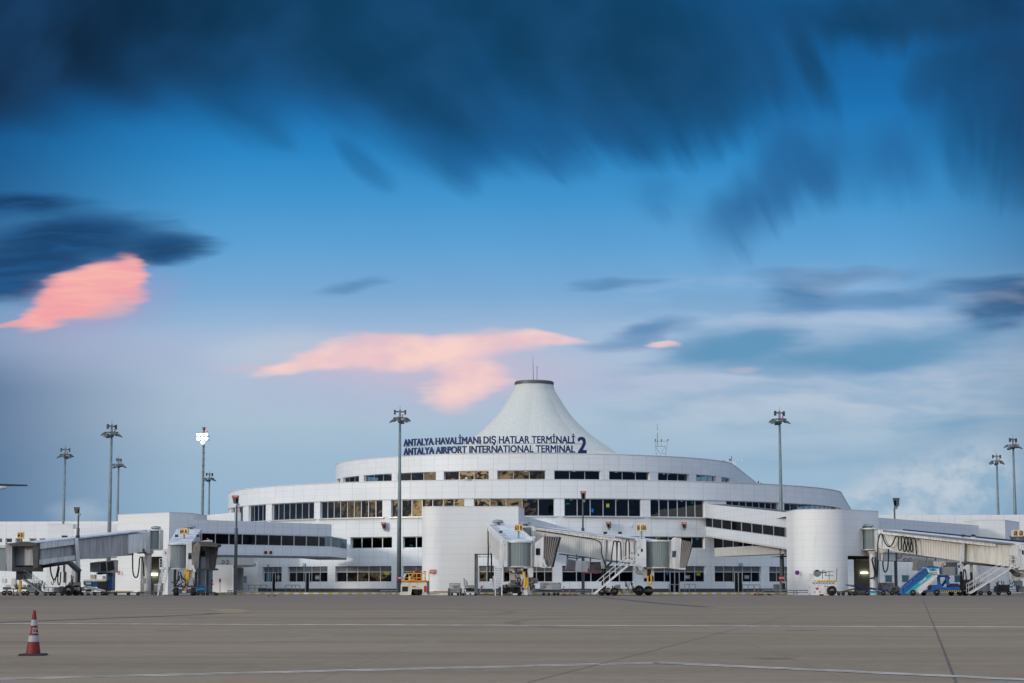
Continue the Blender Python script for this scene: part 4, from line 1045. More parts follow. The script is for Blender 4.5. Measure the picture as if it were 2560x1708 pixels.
for (x0, x1, y0, y1, yb, lab) in ((952, 965, 1306, 1322, 1331, 'wall docking display with orange digits left of the central mast'),
                              (1514, 1528, 1305, 1320, 1330, 'dark wall docking display above the jet bridge marked 63 A'),
                              (1704, 1716.5, 1306, 1321, 1331, 'wall docking display with orange digits right of the marker board 63 A')):
    p_ = lower.pos(lower.px((x0+x1)/2), 1.0); Yd = p_.y
    t_ = thing('docking_display', lab, 'display', (p_.x, Yd, Z(yb, Yd)), 0, GD)
    display(t_, x0, x1, y0, y1, Yd)
    mb = MB(); mb.pbox((x0+x1)/2-2, y0+4, (x0+x1)/2+2, y0+6, Yd+.4, .75); mb.build('bracket', 'dark_steel', t_)
# security cameras on the facade
for (cx_, cy_, path, lab) in ((1168, 1194, outer, 'small white camera on the parapet band above the centre gate tower'), (1577, 1312, lower, 'small white camera on the wall left of the marker board 63 A')):
    p_ = path.pos(path.px(cx_), .6); t_ = thing('security_camera', lab, 'camera', (p_.x, p_.y, Z(cy_, p_.y)))
    mb = MB(); mb.tube([(p_.x, p_.y, Z(cy_, p_.y)), (p_.x, p_.y+.7, Z(cy_, p_.y)-.05)], .05, 6); mb.build('arm', 'white_paint', t_)
    mb = MB(); mb.lathe((p_.x, p_.y, Z(cy_, p_.y)-.25), [(.02, -.16), (.13, -.08), (.16, .05), (.16, .3)], 12, cap=True); mb.build('dome', 'white_paint', t_, True)


# ------------------------------------------------------------------ jet bridges
def section(parent, name, L, Rr, wid, mat='tunnel_ribs', mi=0):
    """one telescoping tunnel box; L and Rr are (px, y_top, y_bottom, Y) on the side turned to the camera"""
    a, b_ = P(L[0], L[2], L[3]), P(Rr[0], Rr[2], Rr[3]); c_, d = P(L[0], L[1], L[3]), P(Rr[0], Rr[1], Rr[3])
    t_ = Vector((b_.x-a.x, b_.y-a.y, 0)).normalized(); n_ = Vector((-t_.y, t_.x, 0))*wid
    mb = MB(); mb.hexa([a, b_, b_+n_, a+n_, c_, d, d+n_, c_+n_], 0, True); return mb.build(name, mat, parent)
def rail_on(parent, name, L, Rr, h, dep, mat='bridge_white', out=.08):
    a, b_ = P(*L), P(*Rr); t_ = Vector((b_.x-a.x, b_.y-a.y, 0)).normalized(); n_ = Vector((-t_.y, t_.x, 0)); u_ = Vector((0, 0, h))
    a = a-n_*out; b_ = b_-n_*out; mb = MB(); mb.hexa([a, b_, b_+n_*dep, a+n_*dep, a+u_, b_+u_, b_+n_*dep+u_, a+n_*dep+u_]); return mb.build(name, mat, parent)
def drum(parent, px, y0, y1, Y, r, name='rotunda', mat='shutter', cap='bridge_white', a0=0., lip=.10):
    x = X(px, Y, y0); z0, z1 = Z(y1, Y-r), Z(y0, Y-r); mb = MB()
    mb.lathe((x, Y, 0), [(r, z0), (r, z1)], 40, uvs=True); o = mb.build(name, mat, parent)
    mb = MB(); mb.lathe((x, Y, 0), [(.05, z1), (r+lip, z1), (r+lip, z1+.16), (.05, z1+.22)], 32); mb.build(name+'_roof', cap, o)
    mb = MB(); mb.lathe((x, Y, 0), [(.05, z0-.12), (r+lip*.6, z0-.12), (r+lip*.6, z0), (.05, z0)], 32); mb.build(name+'_floor', 'bridge_cream', o)
    return o
def board(parent, px0, px1, y0, y1, Y, txt, ybase, side=None, faces=((0, 1),)):
    xa, xb = X(px0, Y, y0), X(px1, Y, y0); z0, z1 = Z(y1, Y), Z(y0, Y); w = xb-xa
    mb = MB(); mb.hexa([(xa, Y, z0), (xb, Y, z0), (xb, Y+w*.9, z0), (xa, Y+w*.9, z0), (xa, Y, z1), (xb, Y, z1), (xb, Y+w*.9, z1), (xa, Y+w*.9, z1)])
    o = mb.build('marker_board', 'sign_face' if side is None else 'trim', parent)
    mb = MB()
    for f0, f1 in faces: mb.box((xa+w*(f0+f1)/2, Y-.012, (z0+z1)/2), (w*(f1-f0)*.96, .02, (z1-z0)*.95))
    mb.build('board_face', 'sign_face', o)
    mb = MB()
    for f0, f1 in faces: addtext(mb, txt, (xa+w*(f0+f1)/2, Y-.04, (z0+z1)/2), w*(f1-f0)*.84, (z1-z0)*.66, off=.03)
    mb.build('board_lettering', 'sign_black', o)
    mb = MB(); mb.tube([((xa+xb)/2, Y+w*.45, Z(ybase, Y)), ((xa+xb)/2, Y+w*.45, z0+.02)], .09, 10); mb.build('board_post', 'steel', o)
    return o
def stairs(parent, top, bot, Y, w=1.0, n=20, land=None, rails=True, mat='white_paint', name='stairs'):
    a, b_ = P(top[0], top[1], Y), P(bot[0], bot[1], Y); b_.z = max(b_.z, .05); d = a-b_
    o = None; mb = MB()
    for dy in (0., w):
        mb.hexa([b_+Vector((0, dy, 0)), b_+Vector((.30*(1 if d.x > 0 else -1), dy, 0)), b_+Vector((.30*(1 if d.x > 0 else -1), dy+.05, 0)), b_+Vector((0, dy+.05, 0)),
                 a+Vector((-.02, dy, .0)), a+Vector((.30*(1 if d.x > 0 else -1), dy, 0)), a+Vector((.30*(1 if d.x > 0 else -1), dy+.05, 0)), a+Vector((-.02, dy+.05, 0))])
    o = mb.build(name, mat, parent); mb = MB()
    for k in range(n):
        p = b_ + d*((k+.5)/n); mb.box((p.x+.15*(1 if d.x > 0 else -1), p.y+w/2+.02, p.z), (.26, w-.06, .035))
    mb.build('treads', 'galv', o)
    mb = MB()
    for dy in (0., w):
        for h in (1.0, .55):
            mb.tube([b_+Vector((0, dy, h)), a+Vector((0, dy, h))] + ([P(land, top[1], Y)+Vector((0, dy, h))] if land else []), .022, 5)
        for k in range(7):
            p = b_+d*(k/6); mb.tube([p+Vector((0, dy, 0)), p+Vector((0, dy, 1.0))], .02, 5)
    mb.build('handrail', mat, o)
    if land:
        l_ = P(land, top[1], Y); mb = MB(); mb.hexa([(min(a.x, l_.x), Y, a.z-.08), (max(a.x, l_.x), Y, a.z-.08), (max(a.x, l_.x), Y+w+.1, a.z-.08), (min(a.x, l_.x), Y+w+.1, a.z-.08),
            (min(a.x, l_.x), Y, a.z+.05), (max(a.x, l_.x), Y, a.z+.05), (max(a.x, l_.x), Y+w+.1, a.z+.05), (min(a.x, l_.x), Y+w+.1, a.z+.05)])
        mb.build('landing', mat, o)
    return o
def stairs_front(parent, x0, x1, ytop, Yt, Yb, n=18, mat='galv'):
    xa, xb = X(x0, Yt), X(x1, Yt); zt2 = Z(ytop, Yt); mb = MB()
    for x in (xa, xb): mb.tube([(x, Yt, zt2), (x, Yb, 0.05)], .05, 6)
    o = mb.build('stairs', 'white_paint', parent); mb = MB()
    for k in range(n):
        t_ = (k+.5)/n; mb.box(((xa+xb)/2, Yt+(Yb-Yt)*t_, zt2*(1-t_)), (xb-xa, .22, .045))
    mb.build('treads', 'galv', o); mb = MB()
    for x in (xa-.04, xb+.04):
        for h in (.55, 1.0): mb.tube([(x, Yt, zt2+h), (x, Yb, h)], .022, 5)
        for k in range(7): t_ = k/6; mb.tube([(x, Yt+(Yb-Yt)*t_, zt2*(1-t_)), (x, Yt+(Yb-Yt)*t_, zt2*(1-t_)+1.)], .02, 5)
    mb.build('handrail', 'white_paint', o); return o
def wheels(parent, lst, Y, w=.45, yaw=math.pi/2, name='wheel'):
    for (px, r, dY) in lst:
        mb = MB(); c_ = (X(px, Y+dY), Y+dY, r); mb.wheel(c_, r, w, yaw); o = mb.build(name, 'rubber', parent)
        mb = MB(); ax = Matrix.Rotation(yaw, 3, 'Z') @ Vector((1, 0, 0)); c2 = Vector(c_)-ax*(w*.5+.02) if yaw > 0 else Vector(c_)+ax*0
        mb.tube([Vector(c_)-ax*(w*.51), Vector(c_)+ax*(w*.51)], r*.42, 12); mb.build('hub', 'galv', o)
def hose(parent, pts, r, mat='rubber', name='cable', n=8, sub=6):
    """smooth curve through points (px, py, Y)"""
    q = [P(*p) for p in pts]; out = []
    for i in range(len(q)-1):
        p0, p1, p2, p3 = q[max(i-1, 0)], q[i], q[i+1], q[min(i+2, len(q)-1)]
        for k in range(sub):
            t_ = k/sub; out.append(.5*((2*p1)+(-p0+p2)*t_+(2*p0-5*p1+4*p2-p3)*t_*t_+(-p0+3*p1-3*p2+p3)*t_**3))
    out.append(q[-1]); mb = MB(); mb.tube(out, r, n); return mb.build(name, mat, parent, True)
def bellows(parent, quad, Y, dep, n=6, mat='canopy', name='canopy'):
    """soft folded hood: quad = top-left, top-right, bottom-right, bottom-left in the view at distance Y"""
    tl, tr, br, bl_ = quad; mb = MB()
    for k in range(n):
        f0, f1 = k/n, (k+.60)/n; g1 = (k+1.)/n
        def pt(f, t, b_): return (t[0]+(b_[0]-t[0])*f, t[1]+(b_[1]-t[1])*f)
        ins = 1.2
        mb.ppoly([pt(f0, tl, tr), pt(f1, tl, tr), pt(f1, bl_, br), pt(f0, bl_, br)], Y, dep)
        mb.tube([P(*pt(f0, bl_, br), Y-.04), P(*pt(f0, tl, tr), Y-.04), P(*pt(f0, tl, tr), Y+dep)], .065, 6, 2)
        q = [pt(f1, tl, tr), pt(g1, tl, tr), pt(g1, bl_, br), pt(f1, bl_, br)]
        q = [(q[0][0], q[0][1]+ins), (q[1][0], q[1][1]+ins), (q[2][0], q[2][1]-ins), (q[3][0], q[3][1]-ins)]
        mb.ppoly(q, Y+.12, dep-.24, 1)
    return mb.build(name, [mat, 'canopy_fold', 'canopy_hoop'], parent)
GJ = 'jet bridges at the gates'
# --- 63 A, long one sloping down to the right
Y0, Y1 = 236., 222.
def yl(px, x0, x1): return Y0+(Y1-Y0)*(px-x0)/(x1-x0)
b = thing('jet_bridge', 'white jet bridge marked 63 A sloping down to the right, stairs on its near side', 'jet bridge', (X(1318, 237), 238, 0), 0, GJ)
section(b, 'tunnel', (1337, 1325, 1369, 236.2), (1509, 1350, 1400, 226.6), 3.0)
section(b, 'tunnel', (1500, 1347, 1397.5, 227.4), (1592, 1349.5, 1404, 222.), 2.6, 'bridge_white')
rail_on(b, 'roof_edge', (1335, 1327, 236.2), (1556, 1354, 224.), .42, .5)
rail_on(b, 'roof', (1335, 1321, 236.), (1592, 1350.5, 221.8), .12, 3.1, 'bridge_roof')
rail_on(b, 'cable_tray', (1339, 1320, 236.), (1590, 1351, 222.), .16, .18, 'galv', .16)
drum(b, 1318, 1319, 1352, 238.6, 1.5)
mb = MB(); mb.pbox(1329, 1317, 1338, 1372, 236.2, 3.); mb.build('end_frame', 'bridge_white', b)
mb = MB(); mb.lathe((X(1312, 238), 238.6, Z(1317, 238)), [(.5, 0), (.35, .25), (.75, .35), (.6, .6), (.1, .72)], 20); mb.build('roof_vent', 'steel', b)
mb = MB(); mb.tube([(X(1320, 238), 238.6, 0), (X(1320, 238), 238.6, Z(1354, 237))], .5, 20); mb.build('column', 'bridge_white', b)
# cab
mb = MB(); mb.pbox(1589, 1348, 1616, 1417.5, 221.2, 3.2); cab = mb.build('cab', 'bridge_white', b)
mb = MB(); mb.pbox(1603, 1372, 1607, 1379.5, 221.14, .05); mb.pbox(1595, 1384.5, 1597, 1390, 221.14, .05); mb.build('cab_window', 'glass_dark', cab)
mb = MB(); mb.pbox(1594, 1366, 1597.5, 1370, 221.1, .08); mb.build('cab_lamp', 'bridge_cream', cab)
drum(b, 1645.5, 1354, 1418, 223.0, 1.44, 'cab_rotunda')
mb = MB(); mb.ppoly([(1674.5, 1420.5), (1679.5, 1352.5), (1688, 1343.5), (1703.5, 1347), (1698.5, 1423.5)], 221.2, 3.0); ce = mb.build('cab_end', 'bridge_white', b)
mb = MB(); mb.ppoly([(1681, 1377.5), (1690, 1377.5), (1689, 1393), (1680, 1393)], 221.15, .06); mb.build('side_window', 'glass', ce)
mb = MB(); mb.pbox(1672, 1352, 1679, 1420, 221.9, 1.6); mb.build('slit_panel', 'steel', b)
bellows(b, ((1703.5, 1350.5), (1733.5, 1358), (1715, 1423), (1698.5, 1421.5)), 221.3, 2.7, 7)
mb = MB(); mb.pbox(1697, 1421, 1714.5, 1424, 221.1, 3.); mb.build('bumper', 'white_paint', b)
for x_, y_ in ((1684.5, 1342), (1699.5, 1345)):
    mb = MB(); mb.tube([P(x_, y_+1.5, 221.5), P(x_, y_-1, 221.5)], .09, 8); mb.build('beacon', 'red', b)
board(b, 1592, 1616.5, 1310.5, 1328, 223., '63A', 1350, side=1, faces=((.0, .32), (.40, 1.)))
for x_ in (1514, 1551):
    mb = MB(); mb.pbox(x_-4.5, 1329.5, x_+4.5, 1335, 227 if x_ < 1520 else 225, .5); o_ = mb.build('flood_lamp', 'black_metal', b)
    mb = MB(); mb.pbox(x_-4, 1335, x_+5, 1341, 227.1 if x_ < 1520 else 225.1, .45); mb.build('lamp_bracket', 'white_paint', o_)
mb = MB(); mb.ppoly([(1507.5, 1350), (1515.5, 1350), (1511, 1422), (1503, 1422)], 226.0, .45); post = mb.build('lift_leg', 'bridge_white', b)
mb = MB(); mb.pbox(1504, 1422, 1509, 1478, 226.05, .35); mb.build('lift_piston', 'black_metal', post)
mb = MB(); mb.pbox(1509, 1349, 1516, 1422, 230.6, .45); post = mb.build('lift_leg', 'bridge_white', b)
mb = MB(); mb.pbox(1510, 1422, 1515, 1478, 230.65, .35); mb.build('lift_piston', 'black_metal', post)
mb = MB(); mb.pbox(1500, 1472, 1560, 1481, 226.1, 5.2); mb.pbox(1556, 1472.5, 1582, 1484, 224.6, 2.2); mb.pbox(1540, 1462, 1551, 1473, 225.4, 1.4); mb.build('bogie', 'bogie_shade_paint', b)
mb = MB(); mb.pbox(1578, 1476, 1632, 1482, 225.2, 1.4); mb.pbox(1610, 1473, 1634, 1479, 224.7, .5); mb.build('bogie_axle', 'dark_steel', b)
wheels(b, [(1535.5, .46, -.2), (1520, .44, 4.), (1504, .42, 1.)], 225.); wheels(b, [(1597.5, .57, -.4), (1620.5, .54, .6)], 225.)
stairs(b, (1568, 1413), (1481, 1486), 220.2, 1.0, 22, land=1590)
mb = MB()
for x_ in (1568, 1580, 1591):
    mb.ptube([(x_, 1413, 220.2), (x_, 1380 if x_ > 1575 else 1391, 220.2)], .022)
for y_ in (1391, 1402): mb.ptube([(1568, y_, 220.2), (1591, y_, 220.2)], .022)
mb.build('landing_gate', 'white_paint', b)
for y_ in (1378, 1392):
    mb = MB(); mb.pbox(1576, y_, 1583, y_+9, 221.8, .3); o_ = mb.build('wall_box', 'white_paint', b); mb = MB(); mb.pbox(1577.5, y_+2, 1582, y_+7.5, 221.76, .03); mb.build('screen', 'shade_grey', o_)
hose(b, [(1528, 1402, 223.2), (1533, 1360, 223.4), (1537, 1353.5, 223.5), (1541.5, 1360, 223.3), (1542, 1420, 223.)], .07)
hose(b, [(1542, 1412, 223.1), (1543.5, 1358, 223.4), (1547.5, 1354.5, 223.3), (1551.5, 1360, 223.2), (1553, 1401, 223.)], .07)
hose(b, [(1564.5, 1398, 222.), (1565, 1358, 222.4), (1569, 1350, 222.4), (1573, 1357, 222.2), (1573, 1398, 221.8)], .07)
hose(b, [(1340, 1326, 235.8), (1440, 1341, 229.9), (1497, 1354, 226.6), (1504, 1385, 226.), (1514, 1413, 225.8)], .06)
hose(b, [(1590, 1353, 221.), (1587, 1356, 221.1), (1587, 1385, 221.)], .045)
mb = MB(); mb.ppoly([(1512, 1417), (1530, 1402), (1533, 1404), (1516, 1421)], 225.3, .5); mb.ppoly([(1485, 1418), (1503, 1419.5), (1503, 1426), (1486, 1424)], 225.8, .5); mb.build('air_duct', 'canopy', b)
mb = MB(); mb.ppoly([(1515, 1399.5), (1575, 1407), (1575, 1410), (1515, 1403)], 223.6, 2.); mb.build('underframe', 'dark_steel', b)
# cab gear: beige cable box with the yellow loop
mb = MB(); mb.pbox(1608, 1420.5, 1618, 1445.5, 222.2, .7); mb.pbox(1628, 1423, 1635, 1441, 222.2, .7); mb.pbox(1612, 1420, 1632, 1423, 222.2, .8); hb = mb.build('cable_housing', 'bridge_cream', b)
mb = MB(); mb.pbox(1617, 1423, 1629, 1446, 222.4, .4); mb.build('cable_drum', 'black_metal', hb)
hose(b, [(1620, 1440, 222.1), (1619.5, 1455, 222.1), (1624, 1462, 222.1), (1628.5, 1455, 222.1), (1627, 1436, 222.1)], .10, 'yellow', 'yellow_cable')
hose(b, [(1585, 1419, 222.4), (1590, 1421, 222.4), (1594, 1430, 222.4), (1600, 1432, 222.4), (1610, 1432, 222.4)], .22, 'bridge_cream', 'hose')
# air conditioning pack under the tunnel
mb = MB(); mb.ppoly([(1414, 1424.5), (1418, 1397), (1440, 1401), (1438, 1428)], 229.6, 2.2); ac = mb.build('cooling_unit', 'silver_box', b)
mb = MB(); mb.ppoly([(1416.5, 1422.5), (1419.5, 1399.5), (1438.5, 1403), (1437, 1426)], 229.53, .1); mb.build('grille', 'louvre', ac)
mb = MB(); mb.ppoly([(1438, 1428.5), (1440.2, 1401.5), (1475, 1404), (1473, 1433)], 229.3, 2.2); ac2 = mb.build('cooling_unit', 'bridge_white', b)
mb = MB(); mb.ppoly([(1422, 1424), (1438, 1427), (1438, 1429.5), (1422, 1426.8)], 229.2, .1); mb.ppoly([(1457, 1429.5), (1472.5, 1431.5), (1472.5, 1434.5), (1457, 1432)], 229.2, .1); mb.pbox(1469, 1421, 1472, 1430, 229.24, .05); mb.build('red_stripe', 'red', ac2)
mb = MB(); mb.ppoly([(1475.5, 1405), (1502, 1405), (1502, 1433), (1474, 1433)], 229.5, 1.6); ac3 = mb.build('cooling_unit', 'louvre', b)
mb = MB(); mb.ppoly([(1483, 1431.5), (1495, 1431.5), (1495, 1434.5), (1483, 1434.5)], 229.4, .08); mb.pbox(1478, 1407, 1484, 1410.5, 229.42, .06); mb.build('red_stripe', 'red', ac3)
mb = MB()
for x_ in (1442, 1476, 1418):
    mb.ptube([(x_, 1386, 230.2), (x_, 1404, 230.2)], .07)
mb.ptube([(1398, 1385, 230.5), (1503, 1398, 228.)], .08); mb.ptube([(1416, 1386, 230.4), (1422, 1394, 230.4), (1444, 1396, 230.4), (1460, 1391, 230.)], .07); mb.build('hanger', 'dark_steel', b)

# --- 63 B, coming towards the camera
b = thing('jet_bridge', 'white jet bridge marked 63 B with a ribbed grey cab facing forward', 'jet bridge', (X(1250, 238), 238, 0), 0, GJ)
Yk, Yf = 238.5, 221.8
q = [P(1217.5, 1371, Yk), P(1257.5, 1417, Yf), P(1332, 1417, Yf), P(1285, 1371, Yk), P(1217.5, 1316.5, Yk), P(1257.5, 1355, Yf), P(1332, 1355, Yf), P(1285, 1316.5, Yk)]
zb_, zf_ = q[0].z, q[1].z
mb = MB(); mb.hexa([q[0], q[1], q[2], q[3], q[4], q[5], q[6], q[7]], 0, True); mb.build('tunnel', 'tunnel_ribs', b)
mb = MB(); e = Vector((0, 0, .14))
mb.hexa([q[4]+Vector((-.08, 0, .003)), q[5]+Vector((-.08, 0, .003)), q[6]+Vector((.08, 0, .003)), q[7]+Vector((.08, 0, .003)), q[4]+e, q[5]+e, q[6]+e, q[7]+e]); mb.build('roof', 'bridge_roof', b)
mb = MB(); s_ = Vector((.0, 0, 0))
for (a_, c_, dx_) in ((q[4], q[5], -.1), (q[7], q[6], -.1)):
    mb.hexa([a_+Vector((dx_, 0, -.3)), c_+Vector((dx_, 0, -.3)), c_+Vector((dx_+.25, 0, -.3)), a_+Vector((dx_+.25, 0, -.3)), a_+Vector((dx_, 0, .3)), c_+Vector((dx_, 0, .3)), c_+Vector((dx_+.25, 0, .3)), a_+Vector((dx_+.25, 0, .3))])
mb.build('roof_edge', 'bridge_white', b)
for k in range(9):
    t_ = (k+.5)/9; p = q[4].lerp(q[5], t_); mb = MB(); mb.box((p.x+.65, p.y, p.z+.22), (.7, .10, .05)); mb.build('rung', 'galv', b)
mb = MB(); p = P(1246, 1310, 238.5); mb.lathe((p.x-.1, 240.5, Z(1312, 238.)), [(1.1, -.05), (1.1, .05), (.4, .08), (.4, .3), (.75, .35), (.6, .62), (.1, .74)], 20); mb.build('roof_vent', 'steel', b)
mb = MB(); mb.pbox(1248, 1327.5, 1256, 1332.5, 228, .5); fl_ = mb.build('flood_lamp', 'black_metal', b); mb = MB(); mb.pbox(1249, 1332.5, 1256, 1346, 228.1, .3); mb.build('lamp_bracket', 'white_paint', fl_)
mb = MB(); mb.pbox(1257, 1353, 1268.5, 1417.5, 221.2, 2.6); cab = mb.build('cab', 'bridge_white', b)
mb = MB(); mb.pbox(1259.5, 1360.5, 1262, 1363.5, 221.12, .06); mb.build('cab_lamp', 'bridge_cream', cab)
mb = MB(); mb.pbox(1247.5, 1352, 1257, 1414, 222.5, 3.); mb.build('side_panel', 'bridge_white', b)
drum(b, 1299, 1356.5, 1415.5, 222.6, 1.43, 'cab_rotunda')
mb = MB(); mb.pbox(1330, 1355, 1337.5, 1416.5, 221.4, 2.2); mb.build('slit_panel', 'steel', b)
mb = MB(); mb.ppoly([(1335.5, 1417), (1337.5, 1357.5), (1360.5, 1339.5), (1360, 1420), (1351, 1418)], 220.9, 3.); ce = mb.build('cab_end', 'bridge_white', b)
mb = MB(); mb.pbox(1339.5, 1371, 1350, 1387.5, 220.83, .08); mb.build('side_window', 'glass_dark', ce)
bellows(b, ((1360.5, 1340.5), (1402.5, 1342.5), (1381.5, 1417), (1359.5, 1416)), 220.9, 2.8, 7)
mb = MB(); mb.ppoly([(1398, 1343), (1403.5, 1343), (1394, 1376), (1384.5, 1418), (1380.5, 1418), (1388, 1376)], 220.8, 2.9); mb.build('canopy_edge', 'rubber', b)
mb = MB(); mb.pbox(1357, 1417, 1378, 1419.5, 220.7, 3.); mb.ptube([(1359.5, 1398, 220.6), (1362, 1411, 220.6), (1366, 1418, 220.6)], .12); mb.build('bumper', 'white_paint', b)
for x_, y_ in ((1356.7, 1341), (1363, 1337)):
    mb = MB(); mb.tube([P(x_, y_+2, 221.5), P(x_, y_-.8, 221.5)], .09, 8); mb.build('beacon', 'red', b)
board(b, 1286, 1307, 1311, 1328, 224., '63 B', 1350)
mb = MB(); mb.pbox(1312, 1341.5, 1338, 1347, 224, 1.5); mb.build('roof_box', 'bridge_white', b)
stairs_front(b, 1239, 1255, 1416, 222.5, 218.8)
mb = MB(); mb.pbox(1236, 1414, 1259, 1419, 221.2, 1.8)
for x_ in (1237, 1247, 1257):
    mb.ptube([(x_, 1415, 221.2), (x_, 1391, 221.2)], .03)
for y_ in (1391, 1398, 1406): mb.ptube([(1237, y_, 221.2), (1257, y_, 221.2)], .03)
mb.build('landing', 'white_paint', b)
hose(b, [(1220, 1320, 237), (1221, 1360, 236.5), (1220, 1420, 236), (1221, 1438, 236), (1224, 1442, 236), (1228, 1438, 236), (1228.5, 1390, 236), (1226, 1366, 235)], .09)
hose(b, [(1232, 1336, 233), (1234, 1360, 233), (1240, 1376, 232), (1246, 1385, 231)], .08)
mb = MB(); mb.pbox(1218.5, 1326, 1222, 1362, 237, .5); mb.pbox(1224, 1331, 1231, 1376, 235.6, .8); mb.pbox(1230, 1374, 1238, 1382, 234.5, 1.); mb.build('cable_chain', 'black_metal', b)
mb = MB(); mb.pbox(1284, 1417, 1303, 1424, 222, 1.8); mb.pbox(1274, 1418, 1289, 1427, 221.9, 1.8); mb.build('underbox', 'bridge_white', b)
mb = MB(); mb.pbox(1302, 1419, 1308, 1448, 221.6, .8); mb.pbox(1319, 1419, 1333, 1443, 221.6, .9); mb.build('cable_housing', 'bridge_white', b)
mb = MB(); mb.pbox(1308, 1421, 1319, 1452, 221.9, .5); mb.build('cable_drum', 'black_metal', b)
hose(b, [(1310, 1430, 221.4), (1312.5, 1452, 221.3), (1312, 1468, 221.3), (1315, 1471, 221.3), (1318, 1466, 221.3), (1318, 1452, 221.4), (1316.5, 1444, 221.4)], .15, 'yellow', 'yellow_hose')
hose(b, [(1288, 1420, 221.5), (1290, 1428, 221.5), (1297, 1431, 221.5), (1304, 1430, 221.6)], .2, 'canopy', 'hose')
mb = MB(); mb.pbox(1276, 1431, 1299, 1466, 224.2, 1.2); mb.build('equipment_cabinet', 'bridge_white', b)
mb = MB(); mb.pbox(1276, 1450, 1292, 1460, 222.6, 1.); mb.pbox(1270, 1458, 1303, 1468, 222.6, 1.2); mb.ptube([(1262, 1462, 222.4), (1262, 1470, 222.4)], .35, 12); mb.ptube([(1273, 1463, 222.3), (1286, 1466, 222.3)], .3, 10); mb.build('bogie', 'bogie_shade_paint', b)
mb = MB(); mb.pbox(1256, 1468, 1300, 1484, 222.9, 1.6); mb.build('bogie_axle', 'black_metal', b)
mb = MB(); addtext(mb, 'Ø × N', P(1275, 1482.5, 222.85), 10/F*223, 4.5/F*223); mb.build('axle_lettering', 'white_letter', b)
wheels(b, [(1250.5, .47, 0.), (1298, .45, 0.)], 222.6, .36, 0.)
mb = MB(); mb.pbox(1322, 1445, 1335, 1463, 222.2, .8); cbx = mb.build('control_cabinet', 'silver_box', b)
mb = MB(); mb.pbox(1335, 1445, 1345, 1459, 222.4, .7); mb.ptube([(1331, 1463, 222.4), (1332, 1478, 222.4)], .3); mb.build('cabinet_stand', 'galv', cbx)
mb = MB(); mb.ptube([(1316, 1470, 221), (1326, 1488, 220.6)], .08); mb.ptube([(1320, 1470, 221.3), (1322, 1488, 221)], .08); mb.build('tow_bar', 'galv', b)
mb = MB(); mb.pbox(1260, 1427.5, 1280, 1430, 223.6, .8); mb.build('red_beam', 'red', b)
mb = MB(); mb.pbox(1224, 1447, 1231, 1464, 221.8, .5); mb.pbox(1232, 1440, 1236, 1475, 221.9, .4); mb.build('power_box', 'bridge_white', b)

# --- 64 A
b = thing('jet_bridge', 'white jet bridge marked 64 A with an open dark hood facing right', 'jet bridge', (X(470, 238), 238, 0), 0, GJ)
Yk, Yf = 243.5, 226.2
q = [P(442, 1376, Yk), P(421, 1420, Yf), P(478, 1420, Yf), P(501, 1376, Yk), P(442, 1326, Yk), P(421, 1360, Yf), P(478, 1360, Yf), P(501, 1326, Yk)]
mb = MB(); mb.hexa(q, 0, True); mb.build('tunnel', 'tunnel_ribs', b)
mb = MB(); mb.hexa([q[4]+Vector((-.05, 0, .003)), q[5]+Vector((-.05, 0, .003)), q[6]+Vector((.05, 0, .003)), q[7]+Vector((.05, 0, .003)), q[4]+e, q[5]+e, q[6]+e, q[7]+e]); mb.build('roof', 'bridge_roof', b)
for k in range(6):
    t_ = (k+.5)/6
    for (u_, v_, dx_) in ((q[4], q[5], .5), (q[7], q[6], -.5)):
        p = u_.lerp(v_, t_); mb = MB(); mb.box((p.x+dx_, p.y, p.z+.22), (.6, .3, .05)); mb.build('rung', 'bridge_white', b)
mb = MB(); mb.pbox(463, 1323.5, 502, 1330, 243.2, .8); mb.build('end_frame', 'bridge_white', b)
mb = MB(); mb.lathe((X(470, 243), 244., Z(1321, 243)), [(.35, -.1), (.35, .1), (.75, .14), (.6, .34), (.1, .42)], 20); mb.build('roof_vent', 'steel', b)
drum(b, 446, 1362, 1420.5, 225., .92, 'cab_rotunda', lip=.3)
mb = MB(); mb.pbox(418, 1358, 426.5, 1421, 224.6, 2.6); mb.build('cab', 'bridge_white', b)
mb = MB(); mb.ppoly([(464.5, 1424), (465.5, 1362), (479.5, 1353.5), (479.5, 1425.5)], 223.8, 2.8); ce = mb.build('cab_end', 'bridge_white', b)
mb = MB(); mb.pbox(469.5, 1382.5, 477, 1398, 223.73, .08); mb.build('side_window', 'glass_dark', ce)
# hood: hoops fan out to the right, open mouth
Yh = 223.6
mb = MB(); mb.ppoly([(479.5, 1356), (495, 1353), (512, 1354), (500, 1366), (496, 1392), (494, 1424), (479.5, 1425)], Yh, 2.6); mb.build('canopy', 'canopy', b)
mb = MB()
for k in range(6):
    f_ = k/5; mb.ptube([(481+14*f_, 1424.5, Yh-.05), (482+14.5*f_, 1392, Yh-.06), (485+15*f_, 1366, Yh-.06), (496+16*f_, 1354.5, Yh-.05), (500+18*f_, 1354, Yh+1.2)], .07)
mb.build('canopy_hoops', 'canopy_hoop', b)
mb = MB(); mb.ppoly([(495, 1354), (520, 1354.5), (546, 1361), (542, 1368), (520, 1366), (504, 1366)], Yh-.3, 2.6); mb.build('canopy_top', 'canopy', b)
mb = MB(); mb.ppoly([(543, 1362), (546.5, 1361), (537, 1424), (523, 1421), (523, 1366)], Yh+1.3, .3); mb.build('canopy_side', 'canopy', b)
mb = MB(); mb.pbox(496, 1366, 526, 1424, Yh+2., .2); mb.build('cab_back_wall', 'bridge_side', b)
mb = MB(); mb.pbox(503, 1377.5, 511.5, 1393, Yh+1.93, .08); mb.build('cab_door_window', 'black_metal', b)
